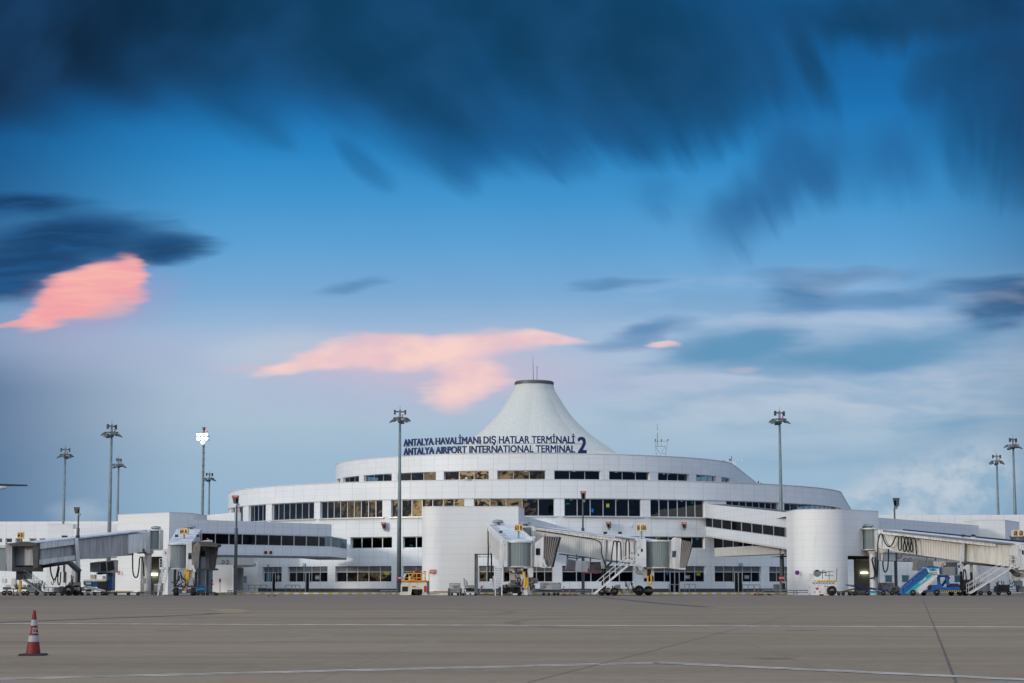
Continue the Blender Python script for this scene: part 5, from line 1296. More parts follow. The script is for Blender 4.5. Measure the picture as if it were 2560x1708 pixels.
mb = MB(); mb.pbox(501, 1392, 513, 1421, Yh+1.9, .08); mb.build('cab_door', 'bridge_white', b)
mb = MB(); mb.pbox(494, 1421, 537, 1426, Yh-.2, 2.5); mb.build('bumper', 'black_metal', b)
mb = MB(); mb.ppoly([(480, 1357), (522, 1349.5), (523.5, 1354), (483, 1360)], Yh+.5, 2.6); mb.build('cab_roof', 'bridge_white', b)
mb = MB(); mb.ptube([(481.5, 1413, Yh-.3), (484, 1422, Yh-.3), (488, 1430, Yh-.3)], .14); mb.build('sensor_arm', 'white_paint', b)
board(b, 449, 469.5, 1321, 1336.5, 231., '64 A', 1354)
for x_ in (438.5, 492):
    mb = MB(); mb.pbox(x_-3.3, 1337, x_+3.3, 1343, 229, .5); mb.build('flood_lamp', 'black_metal', b)
mb = MB(); mb.tube([P(519.5, 1348.5, Yh+1), P(519.5, 1345.5, Yh+1)], .1, 8); mb.build('beacon', 'red', b)
mb = MB(); mb.ppoly([(407, 1373.5), (418.5, 1373.5), (418.5, 1417), (407, 1417)], 225.2, .15); dr = mb.build('service_door', 'bridge_white', b)
mb = MB(); mb.pbox(411, 1379.5, 414, 1386, 225.15, .04); mb.build('door_window', 'shade_grey', dr)
mb = MB(); mb.pbox(398, 1418, 420, 1424, 223.8, 1.6)
for x_ in (399, 406, 418): mb.ptube([(x_, 1419, 223.8), (x_, 1397, 223.8)], .035)
for y_ in (1397, 1405, 1412): mb.ptube([(399, y_, 223.8), (418, y_, 223.8)], .03)
mb.build('landing', 'white_paint', b)
stairs_front(b, 409, 421, 1422, 224.5, 221.2, 17)
mb = MB(); mb.pbox(434, 1424, 439, 1468, 224.4, .5); mb.pbox(487, 1424, 492, 1468, 224.4, .5); mb.build('lift_leg', 'black_metal', b)
mb = MB(); mb.pbox(461, 1424, 473, 1452, 224, .5); mb.ppoly([(463, 1448), (469, 1448), (466.5, 1478), (461, 1478)], 223.9, .4); mb.build('yellow_strut', 'yellow', b)
mb = MB(); mb.pbox(473, 1426, 487, 1444, 224.2, .7); mb.build('control_cabinet', 'bridge_cream', b)
mb = MB(); mb.pbox(447, 1473, 480, 1484, 224, 1.3); mb.pbox(440, 1464, 488, 1468, 224.3, .6); mb.build('bogie', 'dark_steel', b)
mb = MB(); mb.pbox(456, 1477, 466, 1482, 223.9, .1); mb.build('bogie_lettering', 'white_letter', b)
wheels(b, [(441, .46, 0.), (484, .46, 0.)], 224.4, .52, 0.)
hose(b, [(446, 1428, 223.8), (445, 1448, 223.8), (442, 1458, 223.8), (438, 1463, 223.9)], .07); hose(b, [(450, 1430, 223.9), (456, 1444, 223.9), (465, 1452, 223.9)], .07)
hose(b, [(438, 1466, 223.6), (448, 1462, 223.6), (458, 1455, 223.7)], .06)

# --- 64 B, colour darkened for the dim left edge, rising to the right
b = thing('jet_bridge', 'edge-darkened grey jet bridge marked 64 B rising to the right at the far left', 'jet bridge', (X(385, 238), 238, 0), 0, GJ)
section(b, 'tunnel', (322, 1337, 1384.5, 234.2), (366, 1331, 1379.5, 237.), 2.4, 'bridge_white')
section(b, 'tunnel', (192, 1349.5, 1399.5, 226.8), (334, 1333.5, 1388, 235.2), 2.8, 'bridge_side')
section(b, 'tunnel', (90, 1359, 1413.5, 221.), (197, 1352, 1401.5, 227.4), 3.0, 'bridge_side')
rail_on(b, 'side_band', (92, 1374, 221.), (189, 1361, 226.5), .62, .1, 'bridge_white', .06); rail_on(b, 'side_band', (92, 1412.5, 221.), (189, 1400, 226.5), .52, .1, 'bridge_white', .06)
rail_on(b, 'roof', (90, 1359.5, 221.), (366, 1328.5, 237.), .16, 3., 'bridge_roof', .12)
drum(b, 386.5, 1327, 1373, 238.6, .75, 'rotunda', lip=.2)
mb = MB(); mb.pbox(361, 1325, 373, 1383.5, 237.6, 2.6); mb.pbox(395, 1326, 399, 1374, 238., 2.); mb.build('end_frame', 'bridge_white', b)
mb = MB(); mb.lathe((X(383.5, 238), 239., Z(1325, 238)), [(.3, -.1), (.35, .12), (.65, .2), (.5, .42), (.1, .5)], 20); mb.build('roof_vent', 'steel', b)
mb = MB(); mb.tube([(X(369.5, 238.4), 238.4, 0), (X(369.5, 238.4), 238.4, Z(1388, 238)), (X(369.5, 238.4), 238.4, Z(1383, 238))], [.40, .40, .55], 20); mb.build('column', 'bridge_white', b)
mb = MB(); mb.pbox(354, 1446, 364, 1459, 236.8, .5); mb.build('junction_box', 'bridge_white', b)
mb = MB(); mb.ppoly([(340, 1378), (360, 1371), (362, 1383), (342, 1384)], 236.4, 1.5); mb.build('drive_box', 'canopy', b)
hose(b, [(331.5, 1381, 235.), (332, 1425, 235.2), (335, 1440, 235.2), (339.5, 1443.5, 235.2), (344, 1440, 235.2), (347.5, 1420, 235.2), (349, 1398, 235.4), (352, 1392, 235.6)], .08)
hose(b, [(355, 1392, 237), (358, 1410, 237), (360, 1440, 237)], .08)
mb = MB(); mb.ppoly([(186.5, 1346), (194, 1346), (199.5, 1429), (193, 1429)], 226.2, .5); post = mb.build('lift_leg', 'bridge_white', b)
mb = MB(); mb.pbox(194.5, 1429, 199.5, 1478, 226.3, .4); mb.build('lift_piston', 'black_metal', post)
mb = MB(); mb.pbox(186.5, 1338.5, 195, 1344, 226.2, .5); mb.pbox(151.5, 1339, 164, 1344, 228.6, .5); mb.build('flood_lamp', 'black_metal', b)
mb = MB(); mb.ppoly([(93, 1414), (172, 1403.5), (196, 1425), (191, 1432), (167, 1410), (93, 1421)], 223.5, 1.8); mb.build('underframe', 'black_metal', b)
mb = MB(); mb.pbox(-14, 1368, 14.5, 1427, 221.2, 2.8); mb.build('cab', 'shutter', b)
mb = MB(); mb.ppoly([(-20, 1366), (14, 1362), (18, 1366), (18, 1370), (-20, 1370)], 221., 3.); mb.build('cab_roof', 'bridge_white', b)
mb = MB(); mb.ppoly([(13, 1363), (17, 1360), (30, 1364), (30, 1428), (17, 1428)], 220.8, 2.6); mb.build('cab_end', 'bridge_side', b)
mb = MB(); mb.ppoly([(16, 1359), (60, 1354), (96, 1357.5), (90, 1365), (32, 1366)], 220.4, 2.4); mb.build('canopy_top', 'canopy', b)
mb = MB(); mb.ppoly([(80, 1361), (96, 1358), (94, 1420), (83, 1422)], 220.5, 2.2); mb.build('canopy_side', 'canopy', b)
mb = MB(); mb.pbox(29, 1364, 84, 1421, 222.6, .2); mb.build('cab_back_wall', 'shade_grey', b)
mb = MB(); mb.pbox(56, 1376, 82, 1420, 222.5, .06); mb.build('cab_door', 'bridge_side', b); mb = MB(); mb.pbox(55, 1379, 70, 1395.5, 222.42, .05); mb.build('cab_door_window', 'black_metal', b)
mb = MB(); mb.pbox(30, 1418, 94, 1429, 220.6, 2.6); mb.pbox(40, 1429, 60, 1450, 221.5, 1.4); mb.build('bumper', 'black_metal', b)
board(b, 43.5, 58, 1330, 1346.5, 223., '64 B', 1358)
mb = MB(); mb.ptube([(16, 1361, 221), (16, 1357.5, 221)], .1); mb.build('beacon', 'red', b)
mb = MB(); mb.ppoly([(48, 1450), (53, 1452), (51, 1482), (46, 1482)], 221.6, .4); mb.build('yellow_strut', 'yellow', b)
mb = MB(); mb.pbox(60, 1428, 76, 1448, 222, .9); mb.build('control_cabinet', 'bridge_side', b)
stairs(b, (60, 1448), (112, 1486), 220.2, 1., 18, mat='galv')
mb = MB(); mb.pbox(165, 1468, 200, 1478, 224.4, 2.6); mb.pbox(172, 1456, 195, 1469, 224.8, 1.6); mb.build('bogie', 'bogie_shade_paint', b)
wheels(b, [(173, .60, -.3), (192, .60, .4)], 224.4)
hose(b, [(125.5, 1412, 224), (127, 1430, 224), (131, 1444, 224), (135.5, 1449, 224), (141, 1440, 224), (145, 1420, 224), (147, 1413, 224)], .08)
hose(b, [(149, 1418, 224.2), (144.5, 1440, 224.2), (145, 1458, 224.2), (148, 1462, 224.2), (151, 1452, 224.2), (152, 1430, 224.2)], .07)
mb = MB(); mb.pbox(157, 1413, 160.5, 1430, 227, .5); mb.pbox(158.5, 1430, 164.5, 1457, 227.1, .4); mb.build('lift_leg', 'bridge_side', b)
mb = MB(); mb.ppoly([(225, 1407), (250, 1404), (250, 1432), (225, 1430)], 231, 2.); acx = mb.build('cooling_unit', 'shade_grey', b)
mb = MB(); mb.ppoly([(249.5, 1404), (287, 1400), (286, 1432), (250, 1431)], 230.8, 2.); ac4 = mb.build('cooling_unit', 'silver_box', b)
mb = MB(); mb.ppoly([(251, 1407), (264, 1405), (266, 1429), (252, 1429)], 230.7, .1); mb.ppoly([(267.5, 1405), (283, 1402), (286, 1424), (269, 1428)], 230.7, .1); mb.build('grille', 'rubber', ac4)

# --- 62 A, long cream one sloping down to the right edge
b = thing('jet_bridge', 'long cream jet bridge at the right with looped black cables along its side', 'jet bridge', (X(2172, 240), 240, 0), 0, GJ)
section(b, 'tunnel', (2196, 1333, 1370, 236.2), (2236, 1337, 1378, 234.5), 2.4, 'bridge_white')
section(b, 'tunnel', (2231, 1336, 1378.5, 234.7), (2412, 1355, 1404.5, 225.2), 2.8, 'tunnel_ribs_cream')
section(b, 'tunnel', (2405, 1353, 1402, 225.8), (2551, 1366, 1420, 216.2), 2.6, 'bridge_cream')
rail_on(b, 'roof_edge', (2196, 1334, 236.1), (2490, 1367, 219.8), .40, .4, 'bridge_white'); rail_on(b, 'roof', (2196, 1326.5, 236.1), (2552, 1363, 216.2), .12, 3., 'bridge_roof')
rail_on(b, 'pipe_run', (2212, 1329.5, 235.4), (2540, 1363.5, 217), .20, .22, 'galv', .3)
rail_on(b, 'far_edge', (2220, 1327, 240.8), (2560, 1361, 219.), .22, .12, 'black_metal', -2.2)
drum(b, 2175.5, 1323.5, 1373, 237.3, .95, 'rotunda', lip=.3)
mb = MB(); mb.pbox(2155, 1325, 2158.5, 1372, 236.9, 1.2); mb.pbox(2188.5, 1321.5, 2197, 1380, 236.3, 2.6); mb.build('end_frame', 'bridge_white', b)
mb = MB(); mb.lathe((X(2171, 238), 237.3, Z(1322, 240)), [(.5, -.1), (.42, .12), (.68, .2), (.5, .42), (.1, .5)], 20); mb.build('roof_vent', 'steel', b)
mb = MB(); mb.tube([(X(2183, 236.8), 236.8, 0), (X(2183, 236.8), 236.8, Z(1386, 236.8)), (X(2183, 236.8), 236.8, Z(1378, 236.8))], [.42, .42, .62], 20); mb.build('column', 'bridge_white', b)
hose(b, [(2192, 1444, 235.6), (2193.5, 1400, 235.6), (2194.5, 1362, 235.4), (2197, 1345, 235.4), (2201.5, 1334.5, 235.7), (2206, 1338, 235.4), (2212, 1356, 235.0), (2221, 1366.5, 234.4), (2230, 1362, 233.8),
          (2238, 1345, 233.4), (2242, 1340, 233.2), (2246, 1345, 233.0), (2246, 1370, 232.9), (2250, 1376.5, 232.7), (2253, 1370, 232.6), (2253, 1346, 232.4), (2257, 1341, 232.2), (2261, 1350, 232.0), (2265, 1372, 231.8),
          (2262, 1379, 231.8), (2258, 1372, 231.9), (2262, 1348, 231.8), (2265.5, 1342, 231.7), (2269, 1350, 231.5), (2273, 1372, 231.3), (2270, 1379, 231.4), (2267, 1372, 231.4), (2270, 1350, 231.3), (2274, 1343, 231.2), (2278, 1352, 231.0), (2282, 1372, 230.8),
          (2279, 1380, 230.9), (2276, 1372, 230.9), (2278, 1352, 230.9), (2283, 1345, 230.7), (2288, 1350, 230.4), (2290, 1372, 230.2), (2292, 1387, 230.1)], .075, sub=4)
hose(b, [(2184, 1394, 236.0), (2180, 1400, 236.0), (2186, 1425, 236.0), (2186, 1443, 236.0), (2175, 1446, 236.0)], .09); hose(b, [(2188, 1393, 235.9), (2189, 1425, 235.9), (2192, 1442, 235.9), (2194, 1430, 235.9), (2195, 1400, 235.9)], .08)
hose(b, [(2207, 1394, 235.4), (2207.5, 1415, 235.4), (2210, 1427, 235.4), (2214, 1430, 235.4), (2219, 1420, 235.4), (2221, 1395, 235.2), (2221, 1373, 235.0)], .08)
mb = MB(); mb.ppoly([(2198, 1372), (2218, 1372), (2214, 1381), (2200, 1383)], 235.2, 1.5); mb.pbox(2205, 1381, 2208, 1402, 235.3, .4); mb.build('drive_box', 'bridge_cream', b)
mb = MB(); mb.ppoly([(2406, 1345), (2413, 1345), (2408, 1429), (2400, 1429)], 224.6, .5); post = mb.build('lift_leg', 'bridge_white', b)
mb = MB(); mb.pbox(2401, 1429, 2406, 1478, 224.7, .4); mb.build('lift_piston', 'black_metal', post)
mb = MB(); mb.pbox(2427, 1410, 2433, 1431, 228.6, .5); post = mb.build('lift_leg', 'bridge_cream', b)
mb = MB(); mb.pbox(2427, 1431, 2432, 1470, 228.7, .4); mb.build('lift_piston', 'black_metal', post)
for x_, Yx in ((2411.5, 224.8), (2437, 223.4)):
    mb = MB(); mb.pbox(x_-4.5, 1336.5, x_+4.5, 1342, Yx, .5); mb.build('flood_lamp', 'black_metal', b)
mb = MB(); mb.pbox(2407, 1341.5, 2413, 1347, 224.9, .4); mb.pbox(2432, 1342, 2441, 1347, 223.5, .4); mb.build('lamp_bracket', 'white_paint', b)
stairs(b, (2528, 1418), (2422, 1484), 214.6, 1., 24, land=2549)
mb = MB()
for x_ in (2530, 2541, 2549): mb.ptube([(x_, 1418, 214.6), (x_, 1391, 214.6)], .025)
for y_ in (1391, 1400, 1409): mb.ptube([(2528, y_, 214.6), (2549, y_, 214.6)], .022)
mb.build('landing_gate', 'white_paint', b)
mb = MB(); mb.pbox(2527, 1388, 2541, 1413, 215.4, .4); fb = mb.build('fan_box', 'bridge_cream', b); mb = MB()
for y_ in (1393.5, 1403.5):
    p = P(2532, y_, 215.36); mb.tube([p, p+Vector((0, .03, 0))], .19, 16)
mb.build('fan', 'black_metal', fb)
mb = MB(); mb.pbox(2547, 1362, 2640, 1425, 214.6, 3.4); cab = mb.build('cab', 'bridge_white', b)
mb = MB(); mb.pbox(2557, 1376, 2561, 1386, 214.53, .06); mb.build('cab_window', 'glass_dark', cab)
mb = MB(); p = P(2549, 1374.5, 214.5); mb.tube([p, p+Vector((0, .08, 0))], .12, 12); mb.build('cab_lamp', 'bridge_cream', cab)
mb = MB(); mb.pbox(2536, 1425.5, 2600, 1448, 215.5, 2.); mb.build('underbox', 'bridge_cream', b)
hose(b, [(2520, 1418, 216), (2530, 1428, 215.6), (2538, 1436, 215.4), (2550, 1437, 215.2)], .22, 'canopy', 'hose')
mb = MB(); mb.ppoly([(2412, 1404), (2490, 1411.5), (2520, 1416), (2520, 1419), (2412, 1409)], 223., 2.); mb.build('underframe', 'dark_steel', b)
mb = MB(); mb.ppoly([(2395, 1414), (2420, 1404), (2425, 1408), (2400, 1421)], 224.8, .5); mb.ppoly([(2424, 1405), (2505, 1412), (2500, 1418), (2424, 1410)], 222.4, .5); mb.build('air_duct', 'canopy', b)
mb = MB()
for x_ in (2294, 2317, 2339, 2366): mb.ptube([(x_, 1385, 231.6), (x_, 1402, 231.4)], .07)
mb.ptube([(2245, 1384, 234.5), (2400, 1401, 226.5)], .09); mb.build('hanger', 'galv', b)
mb = MB(); mb.ppoly([(2289, 1426), (2292, 1395), (2317, 1398.5), (2314, 1427)], 229.8, 2.); ac = mb.build('cooling_unit', 'silver_box', b)
mb = MB(); mb.ppoly([(2291.5, 1423.5), (2294, 1399), (2315, 1402), (2312.5, 1425)], 229.72, .1); mb.build('grille', 'louvre', ac)
mb = MB(); mb.ppoly([(2315, 1420), (2318, 1398.5), (2338, 1401), (2335, 1422)], 229.7, 2.); ac = mb.build('cooling_unit', 'silver_box', b)
mb = MB(); mb.ppoly([(2317.5, 1418), (2319.5, 1402), (2335.5, 1404), (2333, 1420)], 229.62, .1); mb.build('grille', 'louvre', ac)
mb = MB(); mb.pbox(2337.5, 1404, 2366, 1414, 229., 2.); mb.build('cooling_unit', 'bridge_white', b)
mb = MB(); mb.pbox(2367, 1406, 2394, 1424, 229., 2.); mb.build('cooling_unit', 'louvre', b)
mb = MB(); mb.pbox(2400, 1466, 2440, 1478, 224.2, 3.); mb.pbox(2410, 1449, 2432, 1466, 224.8, 1.6); mb.build('bogie', 'dark_steel', b)
wheels(b, [(2412, .5, 0), (2431, .5, .6)], 224.)
hose(b, [(2409, 1480, 223.9), (2408, 1440, 223.9), (2410.5, 1424.5, 223.9), (2414, 1430, 223.9), (2416, 1450, 223.9)], .07)
# neighbour at the edge
b = thing('jet_bridge', 'dark rounded end of a jet bridge marked 62 B at the right picture edge', 'jet bridge', (X(2590, 262), 262, 0), 0, GJ)
drum(b, 2555, 1343, 1365, 262, 1.5, 'rotunda', 'dark_steel', 'dark_steel')
section(b, 'tunnel', (2560, 1345, 1396, 261.), (2720, 1350, 1402, 252.), 3., 'tunnel_ribs')
mb = MB(); mb.tube([(X(2570, 262), 262, 0), (X(2570, 262), 262, Z(1367, 262))], .5, 18); mb.build('column', 'bridge_white', b)
mb = MB(); mb.pbox(2519, 1338, 2524, 1352, 274, .5); mb.build('bracket', 'dark_steel', b) if False else None
board(b, 2533.5, 2558, 1325, 1341.5, 256., '62B', 1346, side=1, faces=((0, .42), (.55, 1.)))

# ------------------------------------------------------------------ ground equipment
def eq(name, label, cat, px, Y, group=None): return thing(name, label, cat, (X(px, Y), Y, 0), 0, group)
# cream container loader
Y_ = 228.; o = eq('container_loader', 'cream container loader with an orange railed platform carrying a maroon tarpaulin bundle', 'loader', 1035, Y_)
mb = MB(); mb.ppoly([(1002, 1464), (1004, 1456.5), (1067, 1456), (1067, 1488), (1056, 1488), (1056, 1473), (1030, 1473), (1027, 1488), (999, 1488), (999, 1481), (1002, 1480)], Y_, 2.8); body = mb.build('body', 'cream_paint', o)
mb = MB(); mb.pbox(1005.5, 1466.5, 1020, 1479, Y_-.03, .05); mb.build('grille', 'rubber', body)
mb = MB(); mb.pbox(1060, 1465, 1066.5, 1480, Y_-.06, .2); mb.build('red_panel', 'red', body)
mb = MB(); addtext(mb, 'ECC', P(1035.5, 1467, Y_-.02), 9.5/F*Y_, 4.2/F*Y_); mb.build('body_lettering', 'red_letter', body)
wheels(o, [(1046, .62, .5), (1036, .45, 1.4)], Y_, .5)
mb = MB(); mb.pbox(1006, 1450.5, 1065, 1454.8, Y_+.1, 2.4); mb.pbox(1022, 1448, 1038, 1453, Y_, 2.6); mb.build('platform', 'orange', o)
mb = MB(); mb.pbox(992, 1453.5, 1068, 1456.2, Y_+.2, 2.2); mb.build('scissor_deck', 'black_metal', o)
mb = MB()
for x_ in (1011, 1022, 1032, 1042, 1053, 1063): mb.ptube([(x_ + (0 if x_ > 1011 else 0), 1450.5, Y_+.2), (x_ + (4 if x_ == 1011 else 0), 1434, Y_+.2)], .045)
mb.ptube([(1015, 1434, Y_+.2), (1063, 1434, Y_+.2)], .05); mb.ptube([(1012, 1445, Y_+.2), (1063, 1445, Y_+.2)], .04); mb.ptube([(1026, 1445, Y_+.2), (1036, 1428, Y_+.3), (1035, 1440, Y_+.3)], .05)
mb.ptube([(1063, 1455, Y_+.2), (1063, 1428.5, Y_+.2)], .07); mb.ptube([(1072.5, 1478, Y_+1.), (1072.5, 1427, Y_+1.)], .05); mb.build('railing', 'yellow', o)
mb = MB(); mb.ptube([(1009.5, 1444, Y_), (1014.5, 1434.5, Y_)], .12); mb.ptube([(1024.5, 1450, Y_), (1024.5, 1440, Y_)], .08); mb.build('lamp_tube', 'white_paint', o)
mb = MB(); mb.tube([P(1061, 1430.5, Y_), P(1061, 1428, Y_)], .12, 8); mb.build('beacon', 'red', o)
mb = MB(); mb.pbox(1067.5, 1453, 1072.5, 1484, Y_+.6, 1.6); mb.build('rear_frame', 'galv', o)
mb = MB(); mb.ppoly([(1066, 1488), (1067, 1483), (1104, 1482), (1112, 1481.5), (1120, 1482.5), (1121, 1487.5), (1112, 1488.5)], Y_+.3, 2.2); mb.build('front_bridge', 'cream_paint', o)
mb = MB(); mb.pbox(1069, 1479.5, 1120, 1481.5, Y_+.4, 2.); mb.pbox(1072, 1484, 1099, 1485.2, Y_+.27, .1); mb.build('roller_deck', 'black_metal', o)
mb = MB(); mb.pbox(1084, 1478, 1120, 1479.5, Y_+.5, .3); mb.build('guide_rail', 'orange', o)
t_ = o
o = thing('tarpaulin_bundle', 'maroon tarpaulin bundle lashed on the orange platform of the cream loader', 'bundle', (X(1043, Y_+1), Y_+1.2, Z(1449.8, Y_)))
mb = MB(); c_ = P(1043, 1437.5, Y_+1.2); n_ = 14; rg = random.Random(3)
prof_ = [(.05, -.52), (.46, -.50), (.50, -.1), (.47, .2), (.34, .46), (.14, .56), (.02, .57)]
rings_ = []
for (r, z) in prof_:
    rings_.append([mb.a(c_+Vector((math.sin(6.283*k/n_)*r*(1+rg.uniform(-.12, .12)), -math.cos(6.283*k/n_)*r*1.2*(1+rg.uniform(-.12, .12)), z+rg.uniform(-.03, .03)))) for k in range(n_)])
for i in range(len(rings_)-1):
    for k in range(n_): mb.f.append([rings_[i][k], rings_[i][(k+1) % n_], rings_[i+1][(k+1) % n_], rings_[i+1][k]]); mb.uv.append(None); mb.mi.append(0)
mb.build('tarpaulin', 'maroon', o)
mb = MB()
for dx_ in (-.22, .05, .28):
    mb.tube([c_+Vector((dx_, -.62, -.5)), c_+Vector((dx_, -.6, .15)), c_+Vector((dx_*.6, -.3, .52)), c_+Vector((dx_, .5, .3))], .025, 5)
mb.build('strap', 'rubber', o)
# mesh trolley
Y_ = 225.5; o = eq('baggage_trolley', 'caged baggage trolley with a small blue and yellow sticker, between loader and belt trailer', 'trolley', 1137, Y_)
mb = MB(); mb.pbox(1120, 1481, 1154, 1483, Y_, 2.2); mb.pbox(1120, 1471, 1124, 1481, Y_, 2.2); mb.pbox(1150, 1471, 1154, 1481, Y_, 2.2); mb.build('chassis', 'dark_steel', o)
mb = MB()
for x_ in range(1124, 1152, 3): mb.ptube([(x_, 1481, Y_+.1), (x_, 1458, Y_+.1)], .028)
for y_ in (1459, 1464, 1475, 1481): mb.ptube([(1123, y_, Y_+.1), (1151, y_, Y_+.1)], .028)
mb.build('cage', 'galv', o)
mb = MB(); mb.pbox(1125, 1460, 1149, 1480, Y_+.6, 1.4); mb.build('cover', 'cladding_fine' if False else 'white_paint', o)
mb = MB(); mb.pbox(1130, 1465, 1145, 1469, Y_+.5, .05); st_ = mb.build('sticker', 'white_letter', o)
mb = MB(); mb.pbox(1134, 1466, 1144, 1468, Y_+.46, .03); mb.build('sticker_print', 'blue_letter', st_); mb = MB(); mb.pbox(1131, 1466, 1133, 1468, Y_+.46, .03); mb.build('sticker_print', 'kerb_yellow', st_)
wheels(o, [(1123, .19, .1), (1130, .19, 1.6), (1145, .19, 1.6), (1152, .19, .1)], Y_, .2, 0.)
# belt trailer end-on
Y_ = 223.5; o = eq('belt_trailer', 'short belt trailer seen end-on with upright bars behind, right of the caged trolley', 'trailer', 1172, Y_)
mb = MB(); mb.ppoly([(1161, 1469), (1166, 1463.5), (1186.5, 1463), (1187, 1467), (1184, 1472), (1166, 1468)], Y_, 3.); mb.build('belt', 'galv', o)
mb = MB(); mb.ppoly([(1163, 1470), (1187, 1470), (1184, 1480), (1166, 1480)], Y_+.4, 2.4); mb.build('tray', 'black_metal', o)
mb = MB(); 
for a_, b_ in (((1161, 1480), (1188, 1480)), ((1161, 1488), (1188, 1488)), ((1161, 1480), (1161, 1489)), ((1188, 1480), (1188, 1489)), ((1163, 1468), (1160, 1480)), ((1186, 1467), (1190, 1480))): mb.ptube([(a_[0], a_[1], Y_), (b_[0], b_[1], Y_)], .06)
mb.build('frame', 'steel', o)
mb = MB()
for x_, y_ in ((1160, 1445), (1162.5, 1448), (1166, 1450), (1168.5, 1455)): mb.ptube([(x_, y_, Y_+2.8), (x_+.3, 1468, Y_+2.8)], .04)
mb.build('upright', 'galv', o)
mb = MB(); mb.pbox(1155, 1464, 1161, 1484, Y_+1., .6); mb.build('side_box', 'white_paint', o)
wheels(o, [(1158, .16, 0), (1163, .16, .8), (1176, .14, .2), (1189, .17, 0)], Y_, .2, 0.)
# drawbar
o = eq('tow_bar', 'rusty tow bar propped up beside the grey recess of the centre gate tower', 'tow bar', 1200, 226)
mb = MB(); mb.ptube([(1196, 1486, 226), (1205, 1467, 226.5)], .09); mb.ptube([(1193, 1484, 226), (1201, 1480, 226)], .06); mb.build('bar', 'steel', o)
mb = MB(); mb.ptube([(1202, 1473, 226.4), (1205.5, 1465, 226.5)], .11); mb.build('hitch', 'red', o)
# ground power trailer
Y_ = 225.; o = eq('power_trailer', 'white box-shaped ground power trailer with a red logo under the cab of 63 B', 'trailer', 1375, Y_)
mb = MB(); mb.hexa([P(1350, 1474, Y_), P(1391, 1474.5, Y_), P(1403, 1474, Y_+2.), P(1353, 1474, Y_+2.), P(1350, 1456, Y_), P(1391, 1457.5, Y_), P(1403, 1456.5, Y_+2.), P(1353, 1455, Y_+2.)]); body = mb.build('body', 'white_paint', o)
mb = MB(); mb.pbox(1358, 1459.5, 1373, 1461, Y_-.04, .05); mb.build('vent_slot', 'black_metal', body)
mb = MB(); addtext(mb, 'ECC', P(1362, 1467, Y_-.02), 7/F*Y_, 4.5/F*Y_); addtext(mb, 'EC', P(1398, 1458.5, Y_+.9), 4/F*Y_, 3.6/F*Y_); mb.build('body_lettering', 'red_letter', body)
mb = MB(); mb.pbox(1348, 1475, 1402, 1478, Y_+.1, 1.8); mb.build('chassis', 'dark_steel', o)
wheels(o, [(1359, .17, 0), (1372, .17, 0), (1386, .18, 0), (1395, .18, .3)], Y_, .25)
# cones
def cone_mesh(label, px, Y, h, w, first=None, lean=False, lettered=False):
    t_ = thing('traffic_cone', label, 'traffic cone', (X(px, Y, 1634 if Y < 60 else 1480), Y, 0), 0, 'red and white traffic cones'); Mx = WM[t_.name]
    r0, r1 = w*.30, w*.055
    def rr(f): return r0+(r1-r0)*f
    segs = [(0.03, .31, 'cone_red'), (.31, .45, 'cone_white'), (.45, .67, 'cone_red'), (.67, .80, 'cone_white'), (.80, 1., 'cone_red')]
    mb = MB(Mx); mb.hexa([(-w/2, -w/2, 0), (w/2, -w/2, 0), (w/2, w/2, 0), (-w/2, w/2, 0), (-w*.46, -w*.46, .035*h/.75), (w*.46, -w*.46, .035*h/.75), (w*.46, w*.46, .035*h/.75), (-w*.46, w*.46, .035*h/.75)]); mb.build('base', 'rubber', t_)
    mb = MB(Mx)
    for k, (a_, b_, m_) in enumerate(segs): mb.lathe((0, 0, 0), [(rr(a_)+(.003 if m_ == 'cone_white' else 0), a_*h), (rr(b_)+(.003 if m_ == 'cone_white' else 0), b_*h)], 28, mi=1 if m_ == 'cone_white' else 0)
    mb.lathe((0, 0, 0), [(r1, h), (r1*.8, h*1.01), (.004, h*1.012)], 28); mb.build('body', ['cone_red', 'cone_white'], t_, True)
    return t_, Mx, rr
t_, Mx, rr = cone_mesh('big dirty, edge-darkened red and white cone standing alone in the foreground', 83, 38.0, .84, .47)
mb = MB(Mx)
def on_cone(a_, f_, h=.84, push=.004): r = rr(f_)+push; return Vector((math.sin(a_)*r, -math.cos(a_)*r, f_*h))
def bar_on(a0_, a1_, f0, f1):
    n_ = 6
    for k in range(n_):
        u0, u1 = a0_+(a1_-a0_)*k/n_, a0_+(a1_-a0_)*(k+1)/n_; mb.face([on_cone(u0, f0), on_cone(u1, f0), on_cone(u1, f1), on_cone(u0, f1)])
# block letters 7 and E wrapped round the red band
bar_on(-1.5, -.75, .59, .62); bar_on(-1.0, -.75, .50, .60); bar_on(-1.4, -.95, .50, .525)
bar_on(-.05, .12, .50, .62); bar_on(.0, 1.3, .60, .62); bar_on(.0, 1.3, .495, .52); bar_on(.45, .62, .52, .585); bar_on(.45, 1.3, .575, .59)
mb.build('cone_lettering', 'cone_white', t_)
cone_mesh('faded cone with a black pole end stuck in its tip, right of the power trailer', 1408, 223.5, .80, .45)
mb = MB(); mb.ptube([(1408.5, 1472, 223.5), (1411, 1465, 223.5)], .035); mb.build('stick', 'rubber', bpy.data.objects['traffic_cone.001'])
cone_mesh('white-banded cone right of the cone with the stick, before the blue-white wall', 1424, 223.2, .76, .45)
cone_mesh('taller cone of the pair left of the right light mast', 1887, 228, .85, .42)
cone_mesh('shorter cone of the pair left of the right light mast', 1895.5, 228, .74, .42)
cone_mesh('dull cone at far left under the hood of 64 B, nearer the picture edge', 33.5, 221, .82, .45)
cone_mesh('dull cone at far left beside the yellow strut of 64 B', 43.5, 221.3, .82, .45)
